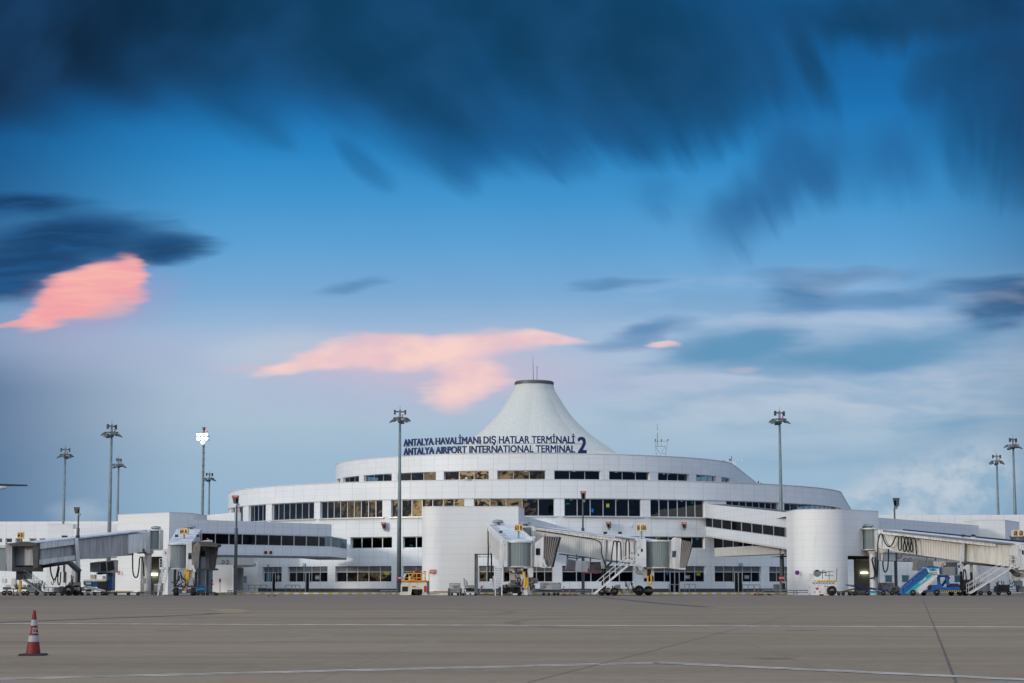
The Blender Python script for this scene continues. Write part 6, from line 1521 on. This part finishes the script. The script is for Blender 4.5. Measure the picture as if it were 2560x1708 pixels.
for px_, lab, cnt in ((1438, 'flat black rubber chock right of the white-banded cone', 1), (1412, 'low black rubber mat under the cone with the stick', 0)):
    mb = MB(); mb.ppoly([(px_-7, 1489), (px_-6, 1486.8), (px_+6, 1486.8), (px_+7, 1489)], 222.6 if cnt else 224.4, .3); tofloor(mb, 'wheel_chock', 'rubber', lab, 'wheel chock')
for px_, lab in ((672, 'small black chock on the apron, left one of the pair before gate door 203'), (686, 'yellow-black chock on the apron, right one of the pair before gate door 203')):
    mb = MB(); mb.ppoly([(px_-(2 if px_ < 680 else 4.5), 1490.5), (px_-2, 1488.4), (px_+2, 1488.4), (px_+(2 if px_ < 680 else 4.5), 1490.5)], 214, .3); tofloor(mb, 'wheel_chock', 'rubber', lab, 'wheel chock')
for px_, lab in ((1904, 'left dark chock beside the taller cone pair at the right mast'), (1924, 'right dark chock beside the taller cone pair at the right mast')):
    mb = MB(); mb.ppoly([(px_-5, 1488.5), (px_-4, 1485.5), (px_+5, 1485.5), (px_+6, 1488.5)], 228.5, .3); tofloor(mb, 'wheel_chock', 'rubber', lab, 'wheel chock')
# blue passenger stairs truck
Y_ = 221.; o = eq('passenger_stairs_truck', 'blue and turquoise passenger stairs truck under the right jet bridge', 'stairs truck', 2330, Y_)
mb = MB(); mb.ppoly([(2258, 1485), (2260, 1470), (2316, 1420), (2322, 1440), (2270, 1486)], Y_, 2.2); fl = mb.build('stair_flight', 'blue_paint', o)
mb = MB(); mb.ppoly([(2262, 1484), (2320, 1436), (2332, 1437), (2276, 1485)], Y_-.06, .1); mb.build('side_stripe', 'turquoise', fl)
mb = MB(); addtext(mb, 'ÇELEBİ', P(2307, 1452, Y_-.09), 22/F*Y_, 5/F*Y_, Vector((.80, 0, .60)), Vector((-.60, 0, .80))); mb.build('stair_lettering', 'white_letter', fl)
mb = MB(); mb.ptube([(2258, 1484, Y_+.05), (2257.5, 1466, Y_+.05), (2262, 1461.5, Y_+.05), (2313, 1423, Y_+.05)], .05); mb.ptube([(2262, 1468, Y_+.05), (2312, 1430, Y_+.05)], .04)
for k in range(6): mb.ptube([(2263+9*k, 1466-7.3*k, Y_+.05), (2263+9*k, 1461-7.3*k, Y_+.05)], .04)
mb.build('handrail', 'navy', o)
mb = MB(); mb.ppoly([(2291, 1474), (2340, 1437), (2345, 1440), (2300, 1486)], Y_-.25, .25); mb.build('side_skirt', 'white_paint', o)
mb = MB(); mb.ppoly([(2316, 1419.5), (2320, 1415), (2347, 1417), (2349, 1437), (2323, 1434)], Y_-.1, 2.4); hd = mb.build('head_panel', 'white_paint', o)
mb = MB(); mb.ppoly([(2316.5, 1418.5), (2320, 1414.6), (2347, 1416.5), (2347, 1420.5), (2317.5, 1420)], Y_-.16, 2.5); mb.build('head_cap', 'blue_paint', hd)
mb = MB(); mb.ppoly([(2319, 1421), (2345, 1421.5), (2340, 1424), (2342, 1427.5), (2322, 1427), (2324, 1424)], Y_-.15, .05); mb.build('wing_emblem', 'turquoise', hd)
mb = MB(); mb.ppoly([(2330, 1421.5), (2334, 1421.5), (2334, 1427.5), (2330, 1427.5)], Y_-.19, .05); mb.build('emblem_core', 'blue_paint', hd)
mb = MB(); addtext(mb, 'ÇELEBİ', P(2333, 1432, Y_-.13), 21/F*Y_, 4.2/F*Y_); mb.build('head_lettering', 'turquoise', hd)
mb = MB(); mb.pbox(2352, 1417.5, 2389, 1436, Y_+.1, 2.); mb.pbox(2347, 1436, 2401, 1438.5, Y_, 2.4); mb.pbox(2393, 1419, 2396, 1436, Y_, 2.2); mb.build('top_platform', 'silver_box', o)
mb = MB()
for x_ in (2353, 2389): mb.ptube([(x_, 1437, Y_+.0), (x_, 1414, Y_+.0)], .06)
mb.build('platform_post', 'blue_paint', o)
mb = MB(); mb.tube([P(2356, 1413.5, Y_), P(2356, 1409, Y_)], .10, 8); mb.build('beacon', 'red', o)
mb = MB(); mb.ppoly([(2343, 1438), (2349, 1438), (2353, 1465), (2346, 1470)], Y_+.2, .3); mb.ppoly([(2362, 1438), (2370, 1438), (2375, 1464), (2368, 1464)], Y_+.3, .3); mb.ppoly([(2344, 1438), (2372, 1438), (2372, 1443), (2344, 1443)], Y_+.4, 1.8); mb.ppoly([(2370, 1440), (2376, 1445), (2356, 1468), (2350, 1468)], Y_+1.2, .3); mb.build('lift_frame', 'blue_paint', o)
mb = MB(); mb.ppoly([(2328, 1463), (2354, 1462), (2356, 1468), (2400, 1467), (2400, 1479), (2310, 1482), (2310, 1477), (2328, 1475)], Y_+.1, 2.); ch = mb.build('chassis', 'blue_paint', o)
mb = MB()
for k in range(11): mb.ppoly([(2349+5*k, 1476), (2351.5+5*k, 1476), (2353.5+5*k, 1479.5), (2351+5*k, 1479.5)], Y_+.03, .05)
mb.build('hazard_stripe', 'kerb_yellow', ch)
mb = MB(); mb.pbox(2347, 1475.6, 2405, 1480, Y_+.09, .6); mb.build('bumper', 'rubber', ch)
mb = MB(); mb.pbox(2342, 1467, 2344, 1471, Y_+.03, .05); mb.build('tail_lamp', 'red', ch)
mb = MB(); mb.ppoly([(2374, 1464), (2380, 1459), (2395, 1459), (2401, 1464), (2400, 1468), (2376, 1468)], Y_+.2, 1.8); mb.build('engine_cover', 'navy', o)
wheels(o, [(2281, .34, .0), (2340.5, .35, .0), (2308, .30, 1.8), (2377, .30, 1.6), (2398, .30, 1.)], Y_, .28)
# white scissor loader at the right tower
Y_ = 223.; o = eq('scissor_loader', 'white scissor loader with a raised yellow deck and a round lamp', 'loader', 2058, Y_)
mb = MB(); mb.ppoly([(2027, 1463), (2090, 1462), (2091, 1474), (2081, 1468), (2072, 1474), (2070, 1486), (2028, 1485.5)], Y_, 2.2); body = mb.build('body', 'white_paint', o)
mb = MB(); mb.pbox(2039, 1469.5, 2045.5, 1474, Y_-.04, .05); mb.pbox(2066.5, 1464.5, 2069.5, 1467, Y_-.04, .05); mb.pbox(2082, 1464.5, 2085, 1467, Y_-.04, .05); mb.build('red_mark', 'red', body)
mb = MB(); mb.pbox(2034.5, 1478, 2037, 1482, Y_-.04, .05); mb.pbox(2047, 1478, 2050, 1482, Y_-.04, .05); mb.pbox(2060, 1464.5, 2064, 1467, Y_-.04, .05); mb.build('lamp', 'shade_grey', body)
mb = MB(); mb.ppoly([(2060, 1484), (2073, 1482.5), (2073, 1484), (2062, 1486)], Y_-.1, .3); mb.build('step', 'kerb_yellow', body)
mb = MB(); mb.pbox(2034, 1451, 2092, 1453.5, Y_+.1, 1.8); mb.pbox(2050, 1453, 2092, 1455, Y_+.1, 1.8); mb.build('deck', 'yellow', o)
mb = MB(); 
for k in range(7):
    mb.ppoly([(2030+8*k, 1461), (2032+8*k, 1461), (2040+8*k, 1455.5), (2038+8*k, 1455.5)], Y_+.3, .1); mb.ppoly([(2030+8*k, 1455.5), (2032+8*k, 1455.5), (2040+8*k, 1461), (2038+8*k, 1461)], Y_+.5, .1)
mb.build('scissor', 'dark_steel', o)
mb = MB(); mb.pbox(2024, 1450.5, 2034, 1453.5, Y_+.1, 1.6); mb.pbox(2026, 1435, 2034, 1449, Y_+.6, .6); mb.pbox(2035, 1425, 2045, 1429, Y_+.2, .6); mb.build('control_stand', 'white_paint', o)
mb = MB(); p = P(2044, 1433.5, Y_+.2); mb.tube([p, p+Vector((0, .5, 0))], .40, 18); mb.tube([p+Vector((.1, .2, .1)), p+Vector((1.0, .2, .12))], .10, 8); mb.build('round_lamp', 'shade_grey', o)
mb = MB()
for a_, b_ in (((2056, 1426), (2056, 1448)), ((2062, 1440), (2068, 1429)), ((2068, 1429), (2084, 1429)), ((2073, 1429), (2073, 1450)), ((2064, 1439.5), (2084, 1439.5)), ((2091, 1452), (2092, 1424)), ((2056, 1432), (2062, 1432)), ((2056, 1426), (2063, 1426))): mb.ptube([(a_[0], a_[1], Y_+.3), (b_[0], b_[1], Y_+.3)], .045)
mb.build('railing', 'galv', o)
mb = MB(); mb.tube([P(2092, 1426, Y_+.3), P(2092, 1422, Y_+.3)], .10, 8); mb.build('beacon', 'orange', o)
wheels(o, [(2078.5, .55, -.1), (2053, .3, 1.2)], Y_, .4)
# conveyor loader and flat dollies behind it
Y_ = 226.; o = eq('conveyor_loader', 'low conveyor belt loader with a long dark blue boom near the lit recess at right', 'belt loader', 2180, Y_)
mb = MB(); mb.ppoly([(2118, 1461), (2135, 1462.5), (2222, 1476), (2222, 1480), (2140, 1468), (2118, 1464)], Y_, 1.2); boom = mb.build('boom', 'navy', o)
mb = MB(); mb.ppoly([(2117, 1461.5), (2135, 1462), (2135, 1465.5), (2118, 1464)], Y_-.05, 1.3); mb.build('boom_tip', 'galv', boom)
mb = MB(); mb.ppoly([(2130, 1479), (2160, 1477), (2215, 1479), (2215, 1484), (2130, 1484)], Y_+.1, 1.8); mb.build('chassis', 'dark_steel', o)
mb = MB(); mb.pbox(2171, 1479.5, 2191, 1484, Y_+.0, .3); mb.build('side_panel', 'turquoise', o)
mb = MB(); mb.ptube([(2096, 1480, Y_+1), (2140, 1472, Y_+1), (2165, 1470, Y_+1)], .08); mb.ptube([(2190, 1474, Y_), (2212, 1484, Y_)], .06); mb.ptube([(2216, 1479, Y_), (2200, 1486, Y_)], .06); mb.build('link_arm', 'galv', o)
wheels(o, [(2136, .24, 0), (2166, .26, 0), (2207, .26, 0)], Y_, .25)
Y_ = 228.5; o = eq('flat_dolly', 'low flat dolly with an orange edge, right behind the white scissor loader', 'dolly', 2110, Y_)
mb = MB(); mb.pbox(2092, 1478, 2130, 1481, Y_, 2.); mb.build('deck', 'dark_steel', o); mb = MB(); mb.pbox(2094, 1476.6, 2128, 1478, Y_+.1, .2); mb.build('edge_rail', 'kerb_yellow', o)
wheels(o, [(2096, .22, 0), (2107, .22, 0), (2123, .22, 0)], Y_, .2)
# bright metal water cabinet
o = eq('metal_cabinet', 'shiny metal cabinet on the ground right of the lit recess', 'cabinet', 2219, 238)
mb = MB(); mb.pbox(2205, 1457, 2219, 1474, 238, 2.); mb.build('body', 'silver_box', o); mb = MB(); mb.pbox(2219, 1457, 2235, 1480, 238.2, 2.); mb.build('side', 'galv', o)
mb = MB(); mb.pbox(2209, 1459, 2215, 1461, 237.95, .05); mb.build('handle', 'dark_steel', o)
o = eq('metal_cabinet', 'white electric cabinet on a stand at the left gate tower recess, beside the lit tube', 'cabinet', 395, 241)
mb = MB(); mb.pbox(385, 1458.5, 405.5, 1479, 241, 1.2); bd_ = mb.build('body', 'silver_box', o); mb = MB(); mb.pbox(385, 1479, 387, None, 241.1, .2); mb.pbox(403, 1479, 405, None, 241.1, .2); mb.build('legs', 'galv', o)
mb = MB(); mb.pbox(386, 1461, 394, 1463, 240.96, .03); mb.pbox(397, 1461, 404, 1464, 240.96, .03); mb.build('notice', 'white_letter', bd_)
# red safety signs on walls and masts
def sign(px0, y0, px1, y1, Y, label, lines=('',), mat='red'):
    t_ = thing('safety_sign', label, 'sign', (X((px0+px1)/2, Y), Y, Z(y1, Y)), 0, 'small red safety signs')
    mb = MB(); mb.pbox(px0, y0, px1, y1, Y, .04); mb.build('sign_plate', mat, t_)
    mb = MB(); n_ = len(lines)
    for i, l_ in enumerate(lines): addtext(mb, l_, P((px0+px1)/2, y0+(y1-y0)*(i+.5)/n_, Y-.015), (px1-px0)*(.85 if i < 2 else .5)/F*Y, (y1-y0)/n_*.58/F*Y)
    mb.build('sign_lettering', 'white_letter', t_); return t_
sign(1074.5, 1424, 1089, 1434.5, 239.9, 'red sign with white writing on the centre gate tower', ('DIKKAT', 'APRON', 'JET'))
sign(293.8, 1427, 300.5, 1436.8, 252., 'red sign on the left face of the sharp-cornered gate tower', ('DUR', 'STOP'))
sign(994, 1441.5, 1006, 1448.5, 257.2, 'red sign wrapped on the base of the central mast', ('64-63',))
sign(1947, 1441, 1961, 1449, 257.2, 'red sign wrapped on the base of the right mast', ('63 62',))
sign(1954, 1452, 1961, 1459, 257.1, 'lower red sign on the base of the right mast', ('62',))
# sign stands at left
def stand(px, ytop, Y, label, kind):
    t_ = thing('sign_stand', label, 'sign', (X(px, Y), Y, 0), 0, 'sign stands by the left tower')
    mb = MB(); mb.ptube([(px, ytop, Y), (px, 1488, Y)], .04)
    if kind == 'cart': mb.pbox(px-9, 1480, px+10, 1482, Y, .6)
    mb.build('post', 'dark_steel', t_)
    if kind == 'cart':
        mb = MB(); mb.ppoly([(px-4, 1459), (px+5.5, 1459), (px+4.5, 1463), (px-5, 1463)], Y-.1, .05); mb.build('red_plate', 'red', t_)
        mb = MB(); p = P(px+1.5, 1452, Y-.1); mb.tube([p, p+Vector((0, .04, 0))], .12, 14); mb.build('round_plate', 'blue_letter', t_)
        wheels(t_, [(px-9, .16, 0), (px+11, .16, 0), (px+15, .16, .4)], Y, .14)
    else:
        mb = MB(); mb.pbox(px-2.4, 1447, px+2.4, 1456, Y-.05, .05); mb.build('red_plate', 'red', t_)
    return t_
stand(528.5, 1450, 226, 'wheeled stand with a blue disc above a small red plate', 'cart'); stand(550, 1447, 270, 'slim post with an upright red plate behind the barrier', 'plate')
# blue cart by tower 64
o = eq('service_cart', 'small blue service cart with loose hoses between 64 A and the sign stand', 'cart', 502, 232)
mb = MB(); mb.ppoly([(490, 1467), (512, 1465), (513, 1478), (492, 1480)], 232, 1.4); mb.build('body', 'blue_paint', o); mb = MB(); mb.ppoly([(492, 1472), (513, 1471), (513, 1474), (492, 1476)], 231.9, .1); mb.build('side_stripe', 'turquoise', o)
wheels(o, [(495, .22, 0), (509, .22, 0)], 232, .2)
# blue loader at far left
Y_ = 232.; o = eq('container_loader', 'blue container loader with a raised yellow-edged deck under the edge-darkened bridge', 'loader', 245, Y_)
mb = MB(); mb.ppoly([(208, 1453), (268, 1453), (268, 1469), (216, 1467), (209, 1462)], Y_, 2.4); mb.build('body', 'blue_paint', o)
mb = MB(); mb.pbox(209, 1449.5, 268, 1451.5, Y_-.1, 2.6); mb.build('deck', 'yellow', o)
mb = MB(); mb.pbox(269, 1430, 281, 1477, Y_+.3, 1.8); mb.ppoly([(240, 1433), (262, 1428), (270, 1430), (270, 1434), (244, 1437)], Y_+.2, 1.6); mb.build('mast', 'blue_paint', o)
mb = MB(); mb.pbox(244, 1453, 268, 1476, Y_-.1, .8); mb.build('engine_bay', 'black_metal', o)
mb = MB(); mb.pbox(226, 1437, 238, 1448, Y_+.4, .8); mb.build('console', 'white_paint', o); mb = MB(); mb.pbox(256, 1440, 262, 1448, Y_+.1, .4); mb.build('console', 'white_paint', o)
mb = MB()
for k in range(5): mb.ptube([(215+2.6*k, 1456, Y_-.1), (217+2.6*k, 1461, Y_-.1)], .06)
mb.build('hook', 'cream_paint', o)
wheels(o, [(222, .34, .6), (262, .34, .4)], Y_, .35)
Y_ = 227.; o = eq('conveyor_loader', 'small white and green belt loader lying low in front of the blue loader at left', 'belt loader', 230, Y_)
mb = MB(); mb.ppoly([(208, 1466), (218, 1465), (260, 1476), (260, 1479), (246, 1478), (210, 1470)], Y_, 1.); mb.build('boom', 'cream_paint', o)
mb = MB(); mb.pbox(211, 1479, 232, 1484, Y_-.2, 1.2); bd_ = mb.build('body', 'white_paint', o); mb = MB(); mb.pbox(217, 1480.4, 225, 1482, Y_-.23, .04); mb.build('print', 'blue_letter', bd_)
mb = MB(); mb.pbox(203, 1473, 232, 1477, Y_+.3, 1.); mb.pbox(232, 1480, 262, 1482, Y_, 1.); mb.build('frame', 'dark_steel', o)
wheels(o, [(206, .2, 0), (238, .2, 0), (258, .22, 0)], Y_, .2)
Y_ = 229.; o = eq('flat_dolly', 'long low dolly with a yellow top edge before the left gate tower', 'dolly', 300, Y_)
mb = MB(); mb.pbox(262, 1481, 352, 1484, Y_, 2.); mb.build('deck', 'dark_steel', o); mb = MB(); mb.pbox(270, 1477.5, 335, 1479, Y_+.2, .2); mb.pbox(262, 1479.3, 330, 1480.6, Y_+.1, .2); mb.build('edge_rail', 'kerb_yellow', o)
wheels(o, [(268, .2, 0), (290, .2, 0), (322, .2, 0), (346, .2, 0)], Y_, .2)
for (xa, xb, Y_, lab) in ((112, 131, 226, 'small dark open dolly left of the twin black wheels of 64 B'), (134, 160, 225, 'dark dolly loaded with crates just left of the twin black wheels')):
    o = eq('flat_dolly', lab, 'dolly', (xa+xb)/2, Y_)
    mb = MB(); mb.pbox(xa, 1480, xb, 1483, Y_, 1.8); mb.build('deck', 'dark_steel', o)
    mb = MB()
    for x_ in (xa, (xa+xb)/2, xb): mb.ptube([(x_, 1481, Y_), (x_, 1468, Y_)], .04)
    mb.ptube([(xa, 1469, Y_), (xb, 1469, Y_)], .04); mb.ptube([(xa, 1475, Y_), (xb, 1475, Y_)], .03); mb.build('side_rail', 'steel', o)
    if xb > 150:
        mb = MB(); mb.pbox(136, 1470, 147, 1480, Y_+.4, 1.); mb.pbox(149, 1466, 156, 1480, Y_+.5, 1.); mb.build('crate', 'shade_grey', o)
    wheels(o, [(xa+3, .22, 0), (xb-3, .22, 0)], Y_, .2)
o = eq('storage_rack', 'white lidded boxes stacked on a low rack at the far left edge', 'rack', 30, 230)
mb = MB(); mb.pbox(5, 1447, 14, 1458, 230, .8); mb.pbox(29, 1446, 39, 1472, 230, .8); mb.build('box', 'white_paint', o)
mb = MB(); mb.pbox(8, 1468, 62, 1474, 230.2, 1.6); mb.ptube([(10, 1484, 230), (24, 1470, 230)], .06); mb.ptube([(10, 1470, 230), (24, 1484, 230)], .06); mb.build('frame', 'dark_steel', o)
mb = MB(); mb.pbox(15, 1462, 60, 1468, 230.4, 1.2); mb.build('lid', 'cream_paint', o)
wheels(o, [(12, .28, 0), (26, .28, 0), (60, .25, 0)], 230, .25)
# white utility vehicle parts behind the right mast
o = eq('ladder_trolley', 'white ladder trolley between the right mast and the rounded right gate tower', 'trolley', 1975, 246)
mb = MB()
for x_ in (1966, 1972, 1981): mb.ptube([(x_, 1478, 246), (x_, 1436, 246)], .06)
for y_ in range(1440, 1476, 6): mb.ptube([(1966, y_, 246), (1981, y_, 246)], .05)
mb.build('ladder', 'galv', o); mb = MB(); mb.pbox(1968, 1442, 1981, 1446, 245.8, .4); mb.pbox(1974, 1461, 1983, 1477, 245.6, .6); mb.build('box', 'white_paint', o)
mb = MB(); mb.pbox(1977, 1468, 1983, 1472, 245.55, .04); mb.build('red_mark', 'red', o)
o = eq('metal_cabinet', 'grey-green cabinet standing at the foot of the right mast', 'cabinet', 1942, 259)
mb = MB(); mb.pbox(1935, 1461, 1952, 1478, 259, 1.); mb.build('body', 'steel', o); mb = MB(); mb.pbox(1943, 1462, 1943.6, 1477, 258.96, .03); mb.build('door_gap', 'black_metal', o)
# rails and barriers
def rail(name, label, xs, y0, y1, Y, r=.045, mat='galv', mid=True, cat='railing'):
    t_ = thing(name, label, cat, (X(sum(xs)/len(xs), Y), Y, max(0., min(.15, Z(y1, Y)))), 0, 'metal railings before the ground floor')
    mb = MB()
    mb.ptube([(xs[0], y0, Y), (xs[-1], y0, Y)], r)
    if mid: mb.ptube([(xs[0], (y0+y1)/2, Y), (xs[-1], (y0+y1)/2, Y)], r*.8)
    mb.build('bar', mat, t_)
    for x_ in xs:
        mb = MB(); mb.ptube([(x_, y0, Y), (x_, y1, Y)], r); mb.build('post', mat, t_)
rail('railing', 'grey railing left of gate door 201 on the left side', [607, 622, 637, 652, 667], 1463, 1478, 270)
rail('railing', 'grey railing left of the tall open doorway 203', [714, 730, 738, 750], 1463, 1478, 272, mid=False)
rail('railing', 'grey hoop railing right of the doorway near window number 202', [1712, 1723, 1738], 1460.5, 1479, 268, mid=False)
rail('railing', 'grey railing across the doorway left of window number 202', [1673, 1684, 1697], 1461.5, 1479, 268, mid=False)
rail('railing', 'grey railing right of the doorway near window number 201', [1856, 1870, 1885, 1900], 1462.5, 1479, 268, mid=False)
rail('guard_rail', 'low double guard rail running from the right mast to the scissor loader', [1906, 1940, 1985, 1992, 2024], 1476, 1487, 231, .06, 'galv', True, 'guard rail')
rail('guard_rail', 'low guard rail with crossbars before the left docking pole', [570, 578, 592, 601], 1477, 1486, 243, .05, 'galv', True, 'guard rail')
rail('guard_rail', 'low guard rail under the centre docking pole', [1440, 1452, 1466, 1476], 1477, 1486, 250, .05, 'galv', True, 'guard rail')
rail('guard_rail', 'low guard rail just left of the cream loader', [952, 965, 978, 990], 1477, 1485, 250, .05, 'galv', True, 'guard rail')
rail('guard_rail', 'low guard rail at the far right edge, behind the steep stairs', [2450, 2480, 2520, 2556, 2600], 1474, 1485, 240, .05, 'galv', True, 'guard rail')
rail('guard_rail', 'low guard rail in front of the recess of the left gate tower', [346, 360, 384, 405], 1480, 1487, 236, .05, 'galv', True, 'guard rail')
# service gear at the far right edge
o = eq('pump_unit', 'grey pump unit with pipes at the far right edge under the jet bridge', 'pump', 2550, 232)
mb = MB(); mb.pbox(2541, 1452, 2556, 1466, 232, 1.4); mb.build('body', 'galv', o); mb = MB(); mb.pbox(2545, 1466, 2570, 1480, 232.2, 1.2); mb.build('base', 'shade_grey', o)
mb = MB(); mb.ptube([(2543, 1466, 231.9), (2546, 1476, 231.9), (2556, 1478, 231.9)], .08); mb.ptube([(2548, 1452, 232), (2548, 1444, 232), (2560, 1443, 232)], .07); mb.build('pipe', 'steel', o)
# airliner tail reaching in at the left edge
Yp = 172.; zc = Z(1219, Yp); xt = X(15, Yp, 1219)
o = thing('airliner', 'tapering tail end of a parked white airliner, just entering at the left edge', 'airliner', (xt-30, Yp, 0))
mb = MB(); pts_ = [(0, 0, .12), (1.2, -.10, .22), (3, -.35, .55), (6, -.8, 1.1), (10, -1.4, 1.9), (15, -2., 2.5), (22, -2.4, 2.8), (45, -2.4, 2.8), (50, -2.6, 2.2), (53, -2.9, 1.2), (54.5, -3., .3)]
mb.tube([(xt-a_, Yp, zc+b_) for a_, b_, _ in pts_], [c_ for _, _, c_ in pts_], 24); mb.build('fuselage', 'white_paint', o, True)
mb = MB()
for sg in (-1, 1):
    q = [(xt-1.4, Yp+sg*7, zc+.45), (xt+.15, Yp+sg*7, zc+.45), (xt-4, Yp+sg*.3, zc+.3), (xt-8, Yp+sg*.3, zc+.1)]
    if sg > 0: q = [q[1], q[0], q[3], q[2]]
    mb.hexa([Vector(v) for v in q] + [Vector(v)+Vector((0, 0, .14)) for v in q])
mb.build('tailplane', 'dark_steel', o)
mb = MB(); mb.hexa([(xt-8.5, Yp-.15, zc), (xt-3, Yp-.1, zc), (xt-3, Yp+.1, zc), (xt-8.5, Yp+.15, zc), (xt-3.6, Yp-.05, zc+7.5), (xt-1.6, Yp-.05, zc+7.5), (xt-1.6, Yp+.05, zc+7.5), (xt-3.6, Yp+.05, zc+7.5)]); mb.build('fin', 'navy', o) if False else None
mb = MB(); mb.hexa([(xt-28, Yp-2, zc-3.6), (xt-22, Yp-2, zc-3.6), (xt-18, Yp-20, zc-2.6), (xt-20, Yp-20, zc-2.6), (xt-28, Yp-2, zc-3.1), (xt-22, Yp-2, zc-3.1), (xt-18, Yp-20, zc-2.4), (xt-20, Yp-20, zc-2.4)])
mb.hexa([(xt-22, Yp+2, zc-3.6), (xt-28, Yp+2, zc-3.6), (xt-20, Yp+20, zc-2.6), (xt-18, Yp+20, zc-2.6), (xt-22, Yp+2, zc-3.1), (xt-28, Yp+2, zc-3.1), (xt-20, Yp+20, zc-2.4), (xt-18, Yp+20, zc-2.4)]); mb.build('wing', 'galv', o)
for dx_, dy_ in ((24, -3), (24, 3), (48, 0)):
    mb = MB(); mb.tube([(xt-dx_, Yp+dy_, .6), (xt-dx_, Yp+dy_, zc-4)], .16, 8); g_ = mb.build('landing_gear', 'galv', o)
    mb = MB(); mb.wheel((xt-dx_, Yp+dy_, .6), .6, .7, math.pi/2); mb.build('wheel', 'rubber', g_)


for (host, x0, x1, y0, y1, Yh_, n_) in (('jet_bridge', 1500, 1600, 1452, 1482, 224.2, 9), ('jet_bridge.001', 1254, 1345, 1436, 1484, 222., 12), ('jet_bridge.002', 430, 500, 1436, 1478, 223.7, 8),
                                        ('jet_bridge.003', 20, 200, 1432, 1480, 222.8, 14), ('jet_bridge.004', 2400, 2550, 1440, 1482, 221.6, 14)):
    rg = random.Random(x0)
    for k in range(n_):
        xa = rg.uniform(x0, x1); ya = rg.uniform(y0, y1-14); w_ = rg.uniform(3, 12)*rg.choice((-1, 1)); d_ = rg.uniform(6, 16)
        hose(bpy.data.objects[host], [(xa, ya, Yh_), (xa+w_*.3, ya+d_, Yh_-.1), (xa+w_*.7, ya+d_*1.05, Yh_-.1), (xa+w_, ya+rg.uniform(-4, 8), Yh_)], rg.uniform(.035, .07), 'rubber', 'hose', 6, 4)
# equipment parked in the dusk under the right bridge and at the far left
for (xa, xb, yt, Y_, lab, mt) in ((2447, 2475, 1455, 231, 'dark wheeled generator under the steep stairs at the far right', 'shade_grey'), (2492, 2524, 1462, 233, 'low dark equipment trailer at the far right, behind the foot of the stairs', 'black_metal'),
                                  (66, 96, 1458, 229, 'dark wheeled generator behind the slanting stairs at the far left', 'shade_grey'), (2226, 2250, 1466, 231, 'low dark tug parked left of the blue stairs truck', 'dark_steel')):
    o = eq('equipment_trailer', lab, 'trailer', (xa+xb)/2, Y_)
    w_ = xb-xa; mb = MB(); mb.ppoly([(xa, 1479), (xa+1, yt+5), (xa+w_*.3, yt), (xb-3, yt), (xb, yt+4), (xb, 1479)], Y_, 1.6); bd_ = mb.build('body', mt, o)
    mb = MB(); mb.pbox(xa+w_*.2, yt+4, xa+w_*.5, yt+9, Y_-.04, .05); mb.build('vent', 'rubber', bd_)
    mb = MB(); mb.pbox(xa-3, 1479.5, xb+3, 1482, Y_+.1, 1.4); mb.build('chassis', 'black_metal', o)
    wheels(o, [(xa+3, .26, 0), (xb-3, .26, 0)], Y_, .22)
# blinds and room lamps on the upper floor
for k_, x_ in enumerate((824, 868, 907, 1005, 1140, 1215, 1300, 1432, 1552, 1660, 1722)):
    p_ = outer.pos(outer.px(x_), -1.9); mb = MB(); mb.lathe((p_.x, p_.y, z_ring_b-.12), [(.16, -.03), (.16, 0)], 10, cap=True); mb.build('ceiling_lamp', 'ceiling_lamp', term)
